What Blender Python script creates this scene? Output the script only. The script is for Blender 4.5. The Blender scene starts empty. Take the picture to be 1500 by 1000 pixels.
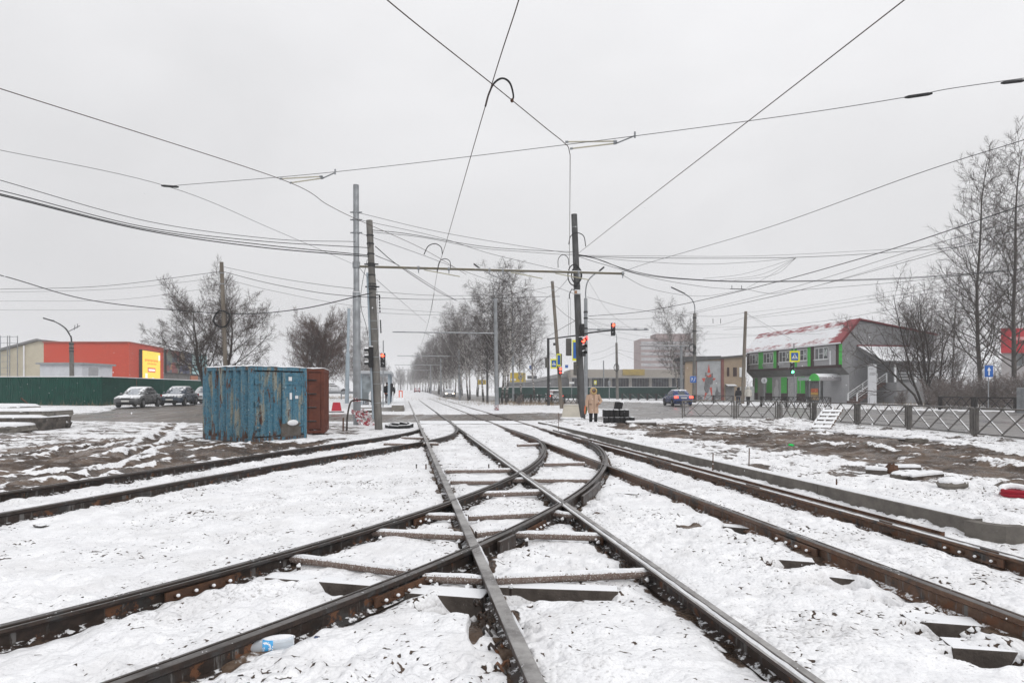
import bpy, math, random
import numpy as np
from mathutils import Vector as V, Matrix
random.seed(7)
SC = bpy.context.scene
COL = SC.collection
# The place is laid out in metres: x to the side, y along the view, z up, rail heads at z = 0.
FOC, HZ, EYE = 920.0, 568.0, 1.6          # focal length and horizon in photo pixels, eye height

def sstep(x, a, b):
    t = np.clip((x - a) / (b - a), 0, 1)
    return t * t * (3 - 2 * t)

def base_h(x, y):
    """smooth height of the terrain"""
    z = -0.125 + 0.10 * sstep(y, 20.0, 29.0)
    z = z + 0.13 * sstep(x + 0.2 * y, 6.98, 7.12) * (1 - sstep(y, 20, 29)) * sstep(y, 7.1, 7.4)
    z = z + 0.28 * sstep(-x, 11, 20) * sstep(y, 27, 40)
    return z

def G(px, py):
    """terrain point seen at photo pixel px, py"""
    z = 0.0
    for _ in range(8):
        y = (EYE - z) * FOC / (py - HZ)
        x = (px - 750) * y / FOC
        z = float(base_h(x, y))
    return V((x, y, z))

def A(px, py, y):
    """point at depth y seen at photo pixel px, py"""
    return V(((px - 750) * y / FOC, y, EYE - (py - HZ) * y / FOC))

def bp(px, py, z=0.0):
    y = (EYE - z) * FOC / (py - HZ)
    return V(((px - 750) * y / FOC, y, z))

# ------------------------------------------------------------------ objects
def thing(name, label, cat, loc=(0, 0, 0), rz=0.0, group=None):
    o = bpy.data.objects.new(name, None)
    COL.objects.link(o)
    o.empty_display_size = 0.3
    o.location = loc
    o.rotation_euler = (0, 0, rz)
    o['label'] = label
    o['category'] = cat
    if group:
        o['group'] = group
    return o

def tag(o, label, cat, group=None):
    o['label'] = label
    o['category'] = cat
    if group:
        o['group'] = group
    return o

def copy_tree(o, parent=None):
    c = o.copy()
    COL.objects.link(c)
    if parent:
        c.parent = parent
    for ch in list(o.children):
        copy_tree(ch, c)
    return c

def frame_of(o):
    return Matrix.Translation(o.location) @ o.rotation_euler.to_matrix().to_4x4()

class MB:
    """collects vertices and faces of one mesh"""
    def __init__(self):
        self.v, self.f = [], []

    def add(self, vs, fs):
        n = len(self.v)
        self.v += [tuple(p) for p in vs]
        self.f += [tuple(i + n for i in q) for q in fs]
        return self

    def box(self, c, s, M=None, rz=0.0, taper=1.0):
        hx, hy, hz = s[0] / 2, s[1] / 2, s[2] / 2
        R = M or Matrix.Rotation(rz, 4, 'Z')
        c = V(c)
        vs = []
        for z, t in ((-hz, 1.0), (hz, taper)):
            for x, y in ((-hx, -hy), (hx, -hy), (hx, hy), (-hx, hy)):
                vs.append(c + (R @ V((x * t, y * t, z))))
        return self.add(vs, [(3, 2, 1, 0), (4, 5, 6, 7), (0, 1, 5, 4), (1, 2, 6, 5), (2, 3, 7, 6), (3, 0, 4, 7)])

    def bar(self, p0, p1, w, h, up=(0, 0, 1)):
        p0, p1 = V(p0), V(p1)
        t = (p1 - p0).normalized()
        u = V(up)
        if abs(t.dot(u)) > 0.98:
            u = V((0, 1, 0))
        s = t.cross(u).normalized()
        u = s.cross(t)
        vs = []
        for p in (p0, p1):
            for a, b in ((-1, -1), (1, -1), (1, 1), (-1, 1)):
                vs.append(p + s * (a * w / 2) + u * (b * h / 2))
        return self.add(vs, [(0, 1, 2, 3), (7, 6, 5, 4), (0, 4, 5, 1), (1, 5, 6, 2), (2, 6, 7, 3), (3, 7, 4, 0)])

    def tube(self, pts, r, n=6, cap=True):
        pts = [V(p) for p in pts]
        m = len(pts)
        rs = r if isinstance(r, (list, tuple)) else [r] * m
        t0 = (pts[1] - pts[0]).normalized()
        u = V((0, 0, 1)) if abs(t0.z) < 0.9 else V((1, 0, 0))
        vs, fs = [], []
        for i, p in enumerate(pts):
            t = (pts[min(i + 1, m - 1)] - pts[max(i - 1, 0)]).normalized()
            s = t.cross(u)
            if s.length < 1e-6:
                s = t.orthogonal()
            s.normalize()
            u = s.cross(t).normalized()
            for k in range(n):
                a = 2 * math.pi * k / n
                vs.append(p + (s * math.cos(a) + u * math.sin(a)) * rs[i])
        for i in range(m - 1):
            for k in range(n):
                k2 = (k + 1) % n
                fs.append((i * n + k, i * n + k2, (i + 1) * n + k2, (i + 1) * n + k))
        if cap:
            fs.append(tuple(range(n - 1, -1, -1)))
            fs.append(tuple((m - 1) * n + k for k in range(n)))
        return self.add(vs, fs)

    def cyl(self, p0, p1, r0, r1=None, n=12):
        return self.tube([p0, p1], [r0, r0 if r1 is None else r1], n)

    def loft(self, secs, closed=True, caps=True):
        n = len(secs[0])
        vs = [p for s in secs for p in s]
        fs = []
        for i in range(len(secs) - 1):
            for k in range(n if closed else n - 1):
                k2 = (k + 1) % n
                fs.append((i * n + k, i * n + k2, (i + 1) * n + k2, (i + 1) * n + k))
        if caps and closed:
            fs.append(tuple(range(n - 1, -1, -1)))
            fs.append(tuple((len(secs) - 1) * n + k for k in range(n)))
        return self.add(vs, fs)

    def prism(self, poly, d0, d1, M=None):
        """poly in local x,z, extruded along local y from d0 to d1"""
        M = M or Matrix.Identity(4)
        return self.loft([[M @ V((x, d, z)) for x, z in poly] for d in (d0, d1)])

    def ball(self, c, r, nu=10, nv=7):
        c = V(c)
        rr = r if isinstance(r, (tuple, list)) else (r, r, r)
        vs = [c + V((0, 0, -rr[2]))]
        fs = []
        for j in range(1, nv):
            a = -math.pi / 2 + math.pi * j / nv
            for i in range(nu):
                b = 2 * math.pi * i / nu
                vs.append(c + V((rr[0] * math.cos(a) * math.cos(b), rr[1] * math.cos(a) * math.sin(b), rr[2] * math.sin(a))))
        vs.append(c + V((0, 0, rr[2])))
        for i in range(nu):
            fs.append((0, 1 + (i + 1) % nu, 1 + i))
            fs.append((len(vs) - 1, 1 + (nv - 2) * nu + i, 1 + (nv - 2) * nu + (i + 1) % nu))
        for j in range(nv - 2):
            for i in range(nu):
                a, b = 1 + j * nu + i, 1 + j * nu + (i + 1) % nu
                fs.append((a, b, b + nu, a + nu))
        return self.add(vs, fs)

    def quad(self, a, b, c, d):
        return self.add([a, b, c, d], [(0, 1, 2, 3)])

    def xf(self, M):
        self.v = [tuple(M @ V(p)) for p in self.v]
        return self

    def build(self, name, m, parent=None, smooth=False, bevel=0.0, world=False):
        if world and parent is not None:
            I = frame_of(parent).inverted()
            self.v = [tuple(I @ V(p)) for p in self.v]
        me = bpy.data.meshes.new(name)
        me.from_pydata(self.v, [], self.f)
        me.validate()
        if smooth:
            me.shade_smooth()
            me.set_sharp_from_angle(angle=math.radians(42))
        o = bpy.data.objects.new(name, me)
        COL.objects.link(o)
        me.materials.append(m)
        if parent is not None:
            o.parent = parent
        if bevel:
            b = o.modifiers.new('bevel', 'BEVEL')
            b.width = bevel
            b.segments = 2
            b.limit_method = 'ANGLE'
        return o

# ------------------------------------------------------------------ materials
SNOW = (0.80, 0.81, 0.83)
MATS = {}

def nodes(name):
    m = bpy.data.materials.new(name)
    m.use_nodes = True
    nt = m.node_tree
    return m, nt, nt.nodes['Principled BSDF']

def rgba(c):
    return (c[0], c[1], c[2], 1)

def mixc(nt, fac, a, b):
    n = nt.nodes.new('ShaderNodeMix')
    n.data_type = 'RGBA'
    for i, s in ((0, fac), (6, a), (7, b)):
        if isinstance(s, bpy.types.NodeSocket):
            nt.links.new(s, n.inputs[i])
        elif isinstance(s, (tuple, list)):
            n.inputs[i].default_value = rgba(s)
        else:
            n.inputs[i].default_value = s
    return n.outputs[2]

def math_n(nt, op, a, b=0.0, clamp=False):
    n = nt.nodes.new('ShaderNodeMath')
    n.operation = op
    n.use_clamp = clamp
    for i, s in ((0, a), (1, b)):
        if isinstance(s, bpy.types.NodeSocket):
            nt.links.new(s, n.inputs[i])
        else:
            n.inputs[i].default_value = s
    return n.outputs[0]

def ramp(nt, s, a, b, lo=0.0, hi=1.0):
    n = nt.nodes.new('ShaderNodeMapRange')
    n.interpolation_type = 'SMOOTHSTEP'
    nt.links.new(s, n.inputs[0])
    for i, v in ((1, a), (2, b), (3, lo), (4, hi)):
        n.inputs[i].default_value = v
    return n.outputs[0]

def coords(nt, sc=(1, 1, 1), rz=0.0):
    t = nt.nodes.new('ShaderNodeTexCoord')
    mp = nt.nodes.new('ShaderNodeMapping')
    mp.inputs['Scale'].default_value = sc
    mp.inputs['Rotation'].default_value = (0, 0, rz)
    nt.links.new(t.outputs['Object'], mp.inputs[0])
    return mp.outputs[0]

def noise(nt, co, sc, det=4, rough=0.55, dist=0.0):
    n = nt.nodes.new('ShaderNodeTexNoise')
    nt.links.new(co, n.inputs['Vector'])
    n.inputs['Scale'].default_value = sc
    n.inputs['Detail'].default_value = det
    n.inputs['Roughness'].default_value = rough
    n.inputs['Distortion'].default_value = dist
    return n.outputs[0]

def bump(nt, bsdf, h, strength, dist=0.02):
    b = nt.nodes.new('ShaderNodeBump')
    b.inputs['Strength'].default_value = strength
    b.inputs['Distance'].default_value = dist
    nt.links.new(h, b.inputs['Height'])
    nt.links.new(b.outputs[0], bsdf.inputs['Normal'])

def mat(name, c, c2=None, sc=4.0, rough=0.7, metal=0.0, bmp=0.15, snow=0.0, streak=1.0, wear=None, wamt=0.5, spec=0.1, wsc=None):
    """two-tone noisy surface; wear = third colour in blotches; snow = lies on upward faces"""
    if name in MATS:
        return MATS[name]
    m, nt, b = nodes(name)
    co = coords(nt, (1, 1, streak))
    c2 = c2 or tuple(k * 0.72 for k in c)
    n1 = noise(nt, co, sc, 6, 0.62)
    col = mixc(nt, ramp(nt, n1, 0.34, 0.66), c, c2)
    if wear:
        n2 = noise(nt, co, wsc or sc * 1.7, 8, 0.68, 0.3)
        col = mixc(nt, ramp(nt, n2, 0.70 - 0.3 * wamt, 0.76 - 0.3 * wamt), col, wear)
    r = ramp(nt, n1, 0.3, 0.7, max(0.05, rough - 0.1), min(1, rough + 0.1))
    if snow:
        g = nt.nodes.new('ShaderNodeNewGeometry')
        s = nt.nodes.new('ShaderNodeSeparateXYZ')
        nt.links.new(g.outputs['True Normal'], s.inputs[0])
        k = math_n(nt, 'ADD', s.outputs[2], math_n(nt, 'MULTIPLY', math_n(nt, 'SUBTRACT', noise(nt, co, sc * 2.2, 4), 0.5), 0.9))
        f = ramp(nt, k, 1.0 - 0.55 * snow, 1.12 - 0.55 * snow)
        col = mixc(nt, f, col, SNOW)
        r = math_n(nt, 'MAXIMUM', r, math_n(nt, 'MULTIPLY', f, 0.8))
        mt = math_n(nt, 'MULTIPLY', math_n(nt, 'SUBTRACT', 1.0, f), metal)
        nt.links.new(mt, b.inputs['Metallic'])
    else:
        b.inputs['Metallic'].default_value = metal
    nt.links.new(col, b.inputs['Base Color'])
    nt.links.new(r, b.inputs['Roughness'])
    b.inputs['Specular IOR Level'].default_value = spec
    if bmp:
        bump(nt, b, noise(nt, co, sc * 6, 5), bmp, 0.02)
    MATS[name] = m
    return m

def emit(name, c, strength, back=(0.02, 0.02, 0.02)):
    if name in MATS:
        return MATS[name]
    m, nt, b = nodes(name)
    b.inputs['Base Color'].default_value = rgba(back)
    b.inputs['Emission Color'].default_value = rgba(c)
    b.inputs['Emission Strength'].default_value = strength
    MATS[name] = m
    return m

def glass(name, c=(0.05, 0.055, 0.06), rough=0.08):
    if name in MATS:
        return MATS[name]
    m, nt, b = nodes(name)
    co = coords(nt)
    nt.links.new(mixc(nt, ramp(nt, noise(nt, co, 0.9, 2), 0.4, 0.6), c, tuple(k * 1.9 for k in c)), b.inputs['Base Color'])
    b.inputs['Roughness'].default_value = rough
    b.inputs['Specular IOR Level'].default_value = 0.6
    MATS[name] = m
    return m

def snow_mat():
    m, nt, b = nodes('settled_snow')
    co = coords(nt)
    n = noise(nt, co, 7, 5)
    nt.links.new(mixc(nt, ramp(nt, n, 0.3, 0.7), (0.82, 0.825, 0.84), (0.72, 0.73, 0.75)), b.inputs['Base Color'])
    b.inputs['Roughness'].default_value = 0.85
    b.inputs['Specular IOR Level'].default_value = 0.2
    bump(nt, b, noise(nt, co, 24, 5), 0.5, 0.03)
    return m
M_SNOW = snow_mat()

# ------------------------------------------------------------------ camera, sky, sun
cam = bpy.data.cameras.new('camera')
cam.sensor_width = 36.0
cam.lens = FOC / 1500 * 36
cam.shift_y = (HZ - 500) / 1500
cam.clip_start = 0.05
cam.clip_end = 6000
co_ = bpy.data.objects.new('camera', cam)
co_.location = (0, 0, EYE)
co_.rotation_euler = (math.pi / 2, 0, 0)
COL.objects.link(co_)
SC.camera = co_

SUN_EL, SUN_AZ = math.radians(38), math.radians(150)
w = bpy.data.worlds.new('World')
SC.world = w
w.use_nodes = True
nt = w.node_tree
bg = nt.nodes['Background']
sky = nt.nodes.new('ShaderNodeTexSky')
sky.sky_type = 'NISHITA'
sky.sun_disc = False
sky.sun_elevation = SUN_EL
sky.sun_rotation = SUN_AZ
sky.dust_density = 6.0
sky.air_density = 1.5
hs = nt.nodes.new('ShaderNodeHueSaturation')
hs.inputs['Saturation'].default_value = 0.12
hs.inputs['Value'].default_value = 0.75
nt.links.new(sky.outputs[0], hs.inputs['Color'])
tc = nt.nodes.new('ShaderNodeTexCoord')
# a closed cloud deck: soft blotches, brighter overhead than at the horizon
mp = nt.nodes.new('ShaderNodeMapping')
mp.inputs['Scale'].default_value = (1.0, 1.0, 2.2)
nt.links.new(tc.outputs['Generated'], mp.inputs[0])
cl = noise(nt, mp.outputs[0], 2.1, 4, 0.5, 0.4)
sx = nt.nodes.new('ShaderNodeSeparateXYZ')
nt.links.new(tc.outputs['Generated'], sx.inputs[0])
up = ramp(nt, sx.outputs[2], 0.0, 0.9, 7.25, 10.6)
side = ramp(nt, sx.outputs[0], -0.6, 0.7, 0.955, 1.05)
val = math_n(nt, 'MULTIPLY', math_n(nt, 'MULTIPLY', up, side), ramp(nt, cl, 0.25, 0.75, 0.94, 1.06))
cmb = nt.nodes.new('ShaderNodeCombineColor')
nt.links.new(val, cmb.inputs[0])
nt.links.new(val, cmb.inputs[1])
nt.links.new(math_n(nt, 'MULTIPLY', val, 1.02), cmb.inputs[2])
nt.links.new(mixc(nt, 0.9, hs.outputs[0], cmb.outputs[0]), bg.inputs['Color'])
bg.inputs['Strength'].default_value = 0.1

sl = bpy.data.lights.new('sun', 'SUN')
sl.energy = 1.0
sl.angle = math.radians(28)
sl.color = (1.0, 0.98, 0.95)
so = bpy.data.objects.new('sun', sl)
so.location = (0, 0, 60)
d = V((math.sin(SUN_AZ) * math.cos(SUN_EL), math.cos(SUN_AZ) * math.cos(SUN_EL), math.sin(SUN_EL)))
so.rotation_euler = d.to_track_quat('Z', 'Y').to_euler()
COL.objects.link(so)

SC.view_settings.view_transform = 'Standard'
SC.view_settings.look = 'None'
SC.view_settings.exposure = 0.08
SC.view_settings.gamma = 1.0
SC.render.engine = 'CYCLES'
SC.cycles.use_denoising = True
SC.cycles.max_bounces = 6
SC.cycles.volume_bounces = 2
SC.cycles.transparent_max_bounces = 8
SC.cycles.sample_clamp_indirect = 6.0
# ================================================================== tracks: where the rails run
def catmull(P, n=10):
    P = [np.array(p, float) for p in P]
    P = [2 * P[0] - P[1]] + P + [2 * P[-1] - P[-2]]
    out = []
    for i in range(1, len(P) - 2):
        for k in range(n):
            t = k / n
            a, b, c, d_ = P[i - 1], P[i], P[i + 1], P[i + 2]
            out.append(0.5 * (2 * b + (c - a) * t + (2 * a - 5 * b + 4 * c - d_) * t * t + (3 * b - a - 3 * c + d_) * t ** 3))
    out.append(P[-2])
    return np.array(out)

YS = np.concatenate([np.arange(1.2, 30, 0.4), np.arange(30, 60, 2.0), np.arange(60, 420, 12.0)])
def straight(f):
    return np.array([(f(y), y) for y in YS])
def fr1(y):
    return 4.36 - 0.183 * y if y < 27 else 4.36 - 0.183 * 27 - 0.1755 * (y - 27)
def fr2(y):
    return 5.93 - 0.188 * y if y < 27 else 5.93 - 0.188 * 27 - 0.1745 * (y - 27)
def fl1(y):
    return 0.733 - 0.1745 * y
def fl2(y):
    return 2.27 - 0.1749 * y
CC = np.array([-22.4, 17.7])
def arc(r, a0, a1, n=60):
    t = np.radians(np.linspace(a0, a1, n))
    return np.stack([CC[0] + r * np.cos(t), CC[1] + r * np.sin(t)], 1)
RC1, RC2 = 24.78, 23.26
c1 = arc(RC1, -44, 7.5)
c1 = np.concatenate([c1, [(2.02, 21.9), (1.58, 23.6)]])
c2 = arc(RC2, -46, 5.5)
c2 = np.concatenate([c2, [(0.62, 20.9), (0.33, 22.3), (-0.1, 24.4)]])
d2 = catmull([(-8.2, 3.6), (-7.15, 6.0), (-6.55, 8.0), (-6.05, 9.6), (-5.5, 11.4), (-4.6, 14.0), (-3.55, 16.5), (-2.55, 19.2), (-2.08, 21.6), (-2.08, 24.0), (-2.45, 27.2)], 8)
d1 = catmull([(-9.6, 4.4), (-8.55, 7.2), (-7.9, 9.4), (-7.4, 11.2), (-6.75, 13.2), (-5.85, 15.9), (-4.9, 18.6), (-4.05, 21.2), (-3.68, 23.3), (-3.62, 25.2)], 8)
RAILS = {
    'L1': straight(fl1), 'L2': straight(fl2), 'R1': straight(fr1), 'R2': straight(fr2),
    'C1': c1, 'C2': c2, 'D1': d1, 'D2': d2}

# ================================================================== terrain
def hash2(ix, iy, seed):
    h = (ix * 374761393 + iy * 668265263 + seed * 974634777) & 0xFFFFFFFF
    h = ((h ^ (h >> 13)) * 1274126177) & 0xFFFFFFFF
    return ((h ^ (h >> 16)) & 0xFFFF) / 65535.0

def vnoise(x, y, seed=0):
    ix, iy = np.floor(x).astype(np.int64), np.floor(y).astype(np.int64)
    fx, fy = x - ix, y - iy
    fx, fy = fx * fx * (3 - 2 * fx), fy * fy * (3 - 2 * fy)
    a, b = hash2(ix, iy, seed), hash2(ix + 1, iy, seed)
    c, d_ = hash2(ix, iy + 1, seed), hash2(ix + 1, iy + 1, seed)
    return (a * (1 - fx) + b * fx) * (1 - fy) + (c * (1 - fx) + d_ * fx) * fy

def fbm(x, y, seed=0, o=4):
    s, a, t = 0, 0.5, 0
    for i in range(o):
        s = s + a * vnoise(x * 2 ** i, y * 2 ** i, seed + i * 17)
        t += a
        a *= 0.5
    return s / t

def poly_sd(X, Y, poly):
    """signed distance to a polygon, positive inside"""
    P = np.array(poly, float)
    n = len(P)
    dmin = np.full(X.shape, 1e18)
    ins = np.zeros(X.shape, bool)
    for i in range(n):
        a, b = P[i], P[(i + 1) % n]
        ab = b - a
        t = np.clip(((X - a[0]) * ab[0] + (Y - a[1]) * ab[1]) / (ab @ ab + 1e-12), 0, 1)
        dmin = np.minimum(dmin, (X - a[0] - t * ab[0]) ** 2 + (Y - a[1] - t * ab[1]) ** 2)
        c = ((a[1] > Y) != (b[1] > Y)) & (X < (b[0] - a[0]) * (Y - a[1]) / (b[1] - a[1] + 1e-12) + a[0])
        ins ^= c
    d_ = np.sqrt(dmin)
    return np.where(ins, d_, -d_)

def line_d(X, Y, P):
    dmin = np.full(X.shape, 1e18)
    for a, b in zip(P[:-1], P[1:]):
        ab = b - a
        t = np.clip(((X - a[0]) * ab[0] + (Y - a[1]) * ab[1]) / (ab @ ab + 1e-12), 0, 1)
        dmin = np.minimum(dmin, (X - a[0] - t * ab[0]) ** 2 + (Y - a[1] - t * ab[1]) ** 2)
    return np.sqrt(dmin)

def gp(L):
    return [tuple(G(*p))[:2] for p in L]

# roads (photo outlines turned into metres once)
CROSS_ROAD = gp([(-400, 616), (0, 613), (120, 616), (300, 620), (470, 616), (560, 618), (720, 617), (840, 614), (862, 606), (800, 603.5), (700, 606), (600, 606.5), (470, 605), (330, 600), (240, 598), (168, 600), (120, 605), (0, 604.5), (-400, 604)])
MAIN_ROAD = gp([(850, 613), (905, 616), (998, 611.5), (1075, 612), (1140, 614.5), (1190, 616.5), (1256, 622), (1331, 628), (1427, 637), (1560, 652), (1900, 690), (2300, 740)]) + [(60, 12), (58, 28), (38, 41), (30, 45.5), (25, 52), (20, 62), (13, 75), (2, 102), (-7, 140), (-48, 380), (-58, 380), (-14, 118), (-7.5, 84), (1.0, 66), (6.0, 56), (7.5, 47), (6.0, 39)]
LEFT_YARD = gp([(150, 602), (165, 597), (300, 592), (300, 589), (430, 590), (480, 600), (470, 606), (240, 604)])
MUD_LEFT = gp([(-300, 690), (-100, 665), (0, 655), (80, 648), (200, 640), (300, 643), (400, 648), (470, 643), (500, 632), (540, 637), (420, 662), (300, 680), (150, 708), (0, 726), (-300, 760)])
YARD_EDGE = gp([(-300, 618), (0, 622), (120, 620), (300, 622), (560, 620), (560, 640), (300, 646), (200, 645), (0, 660), (-300, 690)])
MUD_RIGHT = gp([(870, 617), (1000, 620), (1100, 625), (1250, 634), (1400, 650), (1550, 672), (1900, 715), (1900, 795), (1500, 712), (1330, 688), (1180, 664), (1040, 647), (930, 636)])
PITS = [  # x px, y px, half width m across, half depth m along, depth m
    (1380, 921, .27, .16, .17), (1440, 960, .27, .14, .17), (1228, 853, .25, .18, .16), (1162, 826, .25, .18, .14), (1080, 772, .18, .22, .07), (1500, 690, .1, .1, .02),
    (488, 862, .50, .14, .15), (655, 886, .28, .17, .16), (820, 871, .46, .12, .14), (700, 905, .06, .5, .06), (1300, 880, .10, .15, .06), (1010, 765, .2, .2, .06)]

py = np.concatenate([np.array([5200, 3600, 2600, 2000, 1650, 1400, 1250, 1150]), np.arange(1100, 760, -1.1), np.arange(760, 640, -0.8), np.arange(640, 582, -0.45), np.arange(582, 570, -0.3), np.array([569.7, 569.3, 569.0])])
gy = EYE * FOC / (py - HZ)
px = np.concatenate([np.linspace(-3200, -260, 60), np.arange(-250, 1750, 1.45), np.linspace(1760, 4700, 60)])
PX, GY = np.meshgrid((px - 750) / FOC, gy)
X, Y = PX * GY, GY
NR, NC = X.shape
near = Y < 34
Z = base_h(X, Y)
rd = np.full(X.shape, 9.0)
xs, ys = X[near], Y[near]
dd = np.full(xs.shape, 9.0)
for k, P in RAILS.items():
    dd = np.minimum(dd, line_d(xs, ys, P[(P[:, 1] < 36)]))
rd[near] = dd
bed = (1 - sstep(Y, 23.5, 26.5))
u = X + 0.176 * Y                       # distance across, measured square to the straight tracks
# snow lumps
Z += bed * (0.075 * (fbm(X / 1.3, Y / 1.3, 1, 3) - 0.5) + 0.075 * (fbm(X / 0.33, Y / 0.33, 5, 3) - 0.5))
lump = vnoise(X / 0.075, Y / 0.075, 11)
lump2 = vnoise(X / 0.16, Y / 0.16, 31)
cl_ = fbm(X / 0.9, Y / 0.9, 23, 3)
Z += np.where(Y < 22, (0.018 + 0.034 * sstep(cl_, .45, .65)) * (lump - 0.5) + 0.034 * (lump2 - 0.5), 0)
Z += np.where(Y >= 22, 0.05 * (fbm(X / 0.8, Y / 0.8, 41, 3) - 0.5), 0)
# snow is thinner along the rails, with ragged banks
ragged = fbm(X / 0.45, Y / 0.45, 51, 3)
Z -= bed * 0.02 * (1 - sstep(rd, 0.07, 0.20 + 0.22 * ragged))
Z -= bed * 0.04 * (1 - sstep(rd, 0.05, 0.12)) * sstep(ragged, .35, .6)
for (a, b, rx, ry, dp) in PITS:
    c = bp(a, b, -0.13)
    e = np.sqrt(((X - c.x + 0.17 * 0) / rx) ** 2 + ((Y - c.y) / ry) ** 2) + 0.5 * (ragged - 0.5)
    Z -= dp * (1 - sstep(e, 0.8, 1.15))
# mud: churned with wheel ruts
sdl, sdr = poly_sd(X, Y, MUD_LEFT), poly_sd(X, Y, MUD_RIGHT)
wob = 1.1 * (fbm(X / 1.6, Y / 1.6, 61, 4) - 0.5)
mud = np.maximum(sstep(sdl + 1.6 * wob, -0.5, 0.7), sstep(sdr + 1.6 * wob, -0.5, 0.6))
rut = np.abs(np.sin((X * 0.93 + Y * 0.36 + 0.8 * fbm(X / 3, Y / 3, 71, 2)) * 2.1))
Z += mud * (0.10 * (fbm(X / 0.5, Y / 0.5, 81, 4) - 0.5) + 0.05 * (rut - 0.5))
# rubble edge beside the kerb and the railing
rub = sstep(u, 6.4, 7.2) * (1 - sstep(u, 22, 24)) * sstep(Y, 9, 11) * (1 - sstep(Y, 33, 35)) * (1 - mud)
Z += rub * 0.10 * (fbm(X / 0.22, Y / 0.22, 91, 3) - 0.45)
heap = np.exp(-(((X - G(1090, 612).x) / 3.5) ** 2 + ((Y - G(1090, 616).y + .9) / 0.8) ** 2)) + np.exp(-(((X - G(870, 616).x + .6) / 1.8) ** 2 + ((Y - 26.6) / 0.9) ** 2))
Z += heap * (0.10 + 0.22 * (fbm(X / 0.3, Y / 0.3, 95, 3) - 0.4))
# the kerb holds back the ground on its far side
mud_att = mud * (0.60 + 0.32 * fbm(X / 2.2, Y / 2.2, 101, 3))
mud_att = np.maximum(mud_att, 0.52 * sstep(poly_sd(X, Y, YARD_EDGE) + wob, -.5, 1.5) * sstep(fbm(X / 2.5, Y / 1.6, 171, 3), .25, .55))
mud_att = np.maximum(mud_att, 0.43 * rub * sstep(fbm(X / 1.1, Y / 1.1, 105, 3), .35, .6))
mud_att = np.maximum(mud_att, 0.5 * np.clip(heap, 0, 1))
mud_att = np.maximum(mud_att, 0.40 * (1 - sstep(np.abs(Y - 27), 1.5, 4.0)) * sstep(np.abs(u - 3), 4.0, 5.5))
mud_att = np.maximum(mud_att, 0.75 * bed * (1 - sstep(rd, 0.09, 0.14)))
mud_att = np.maximum(mud_att, 0.60 * bed * (1 - sstep(rd, 0.12, 0.24)) * sstep(fbm(X / .3, Y / .3, 55, 3), .42, .62))
for (a, b, rx, ry, dp) in PITS:
    c = bp(a, b, -0.13)
    e = np.sqrt(((X - c.x) / rx) ** 2 + ((Y - c.y) / ry) ** 2) + 0.5 * (ragged - 0.5)
    mud_att = np.maximum(mud_att, 0.8 * (1 - sstep(e, 0.75, 1.0)))
# wheel ruts: dark grooves between thrown-up ridges
RUTS = [gp([(262, 612), (232, 640), (190, 664), (110, 688), (-20, 712), (-120, 722)]), gp([(300, 640), (240, 652), (160, 672), (60, 690), (-100, 704)]), gp([(200, 640), (120, 656), (20, 668), (-120, 676)]),
        gp([(460, 645), (330, 655), (220, 676), (120, 700)]), gp([(940, 626), (1100, 636), (1300, 655), (1500, 682), (1700, 712)]), gp([(960, 622), (1120, 630), (1300, 645), (1500, 668), (1700, 694)]), gp([(1000, 632), (1150, 644), (1320, 664), (1500, 690)])]
for k, P in enumerate(RUTS):
    P = catmull(P, 6)
    ok = (np.abs(X) < 40) & (Y < 30) & (Y > 6)
    d_ = np.full(X.shape, 9.0)
    d_[ok] = line_d(X[ok] + 0.25 * (ragged[ok] - .5), Y[ok], P)
    gv = np.exp(-(d_ / .16) ** 2)
    rg = np.exp(-((d_ - .40) / .14) ** 2) * (0.4 + 1.2 * fbm(X / .7, Y / .7, 131 + k, 3))
    brk = sstep(fbm(X / 1.9, Y / 1.9, 141 + k, 2), .3, .5)
    Z += (0.06 * rg - 0.07 * gv) * brk
    mud_att = np.clip(mud_att + (0.30 * gv - 0.46 * rg * (k < 4) - 0.30 * rg * (k >= 4)) * brk, 0, 1)
# roads
wr = 0.7 * (fbm(X / 1.2, Y / 1.2, 111, 4) - 0.5)
far_soft = 1 + 0 * X
s_cross = poly_sd(X, Y, CROSS_ROAD)
s_main = poly_sd(X, Y, MAIN_ROAD)
s_yard = poly_sd(X, Y, LEFT_YARD)
road_f = np.maximum(np.maximum(s_cross, s_yard), s_main)
Z = np.where(road_f > 0, base_h(X, Y) - 0.015, Z)
Z -= 0.01 * (Y > 30) * sstep(road_f, -1, 0)
verge = np.clip(1 - np.abs(road_f) / 1.2, 0, 1) * (road_f < 0) * (Y < 60)
mud_att = np.maximum(mud_att, 0.5 * verge)
rail_far = np.minimum(np.minimum(np.abs(u - 0.733), np.abs(u - 2.27)), np.minimum(np.abs(u - 4.17), np.abs(u - 5.66)))
mud_att = np.maximum(mud_att, 0.0)

verts = np.stack([X, Y, Z], -1).reshape(-1, 3)
idx = np.arange(NR * NC).reshape(NR, NC)
quads = np.stack([idx[:-1, :-1], idx[:-1, 1:], idx[1:, 1:], idx[1:, :-1]], -1).reshape(-1, 4)
def fmean(a):
    return (a[:-1, :-1] + a[:-1, 1:] + a[1:, 1:] + a[1:, :-1]).reshape(-1) / 4
kind = np.zeros(len(quads), int)
kind[fmean(s_main + wr) > 0] = 2
kind[(fmean(np.maximum(s_cross, s_yard) + wr) > 0) & (kind == 0)] = 1

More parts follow.
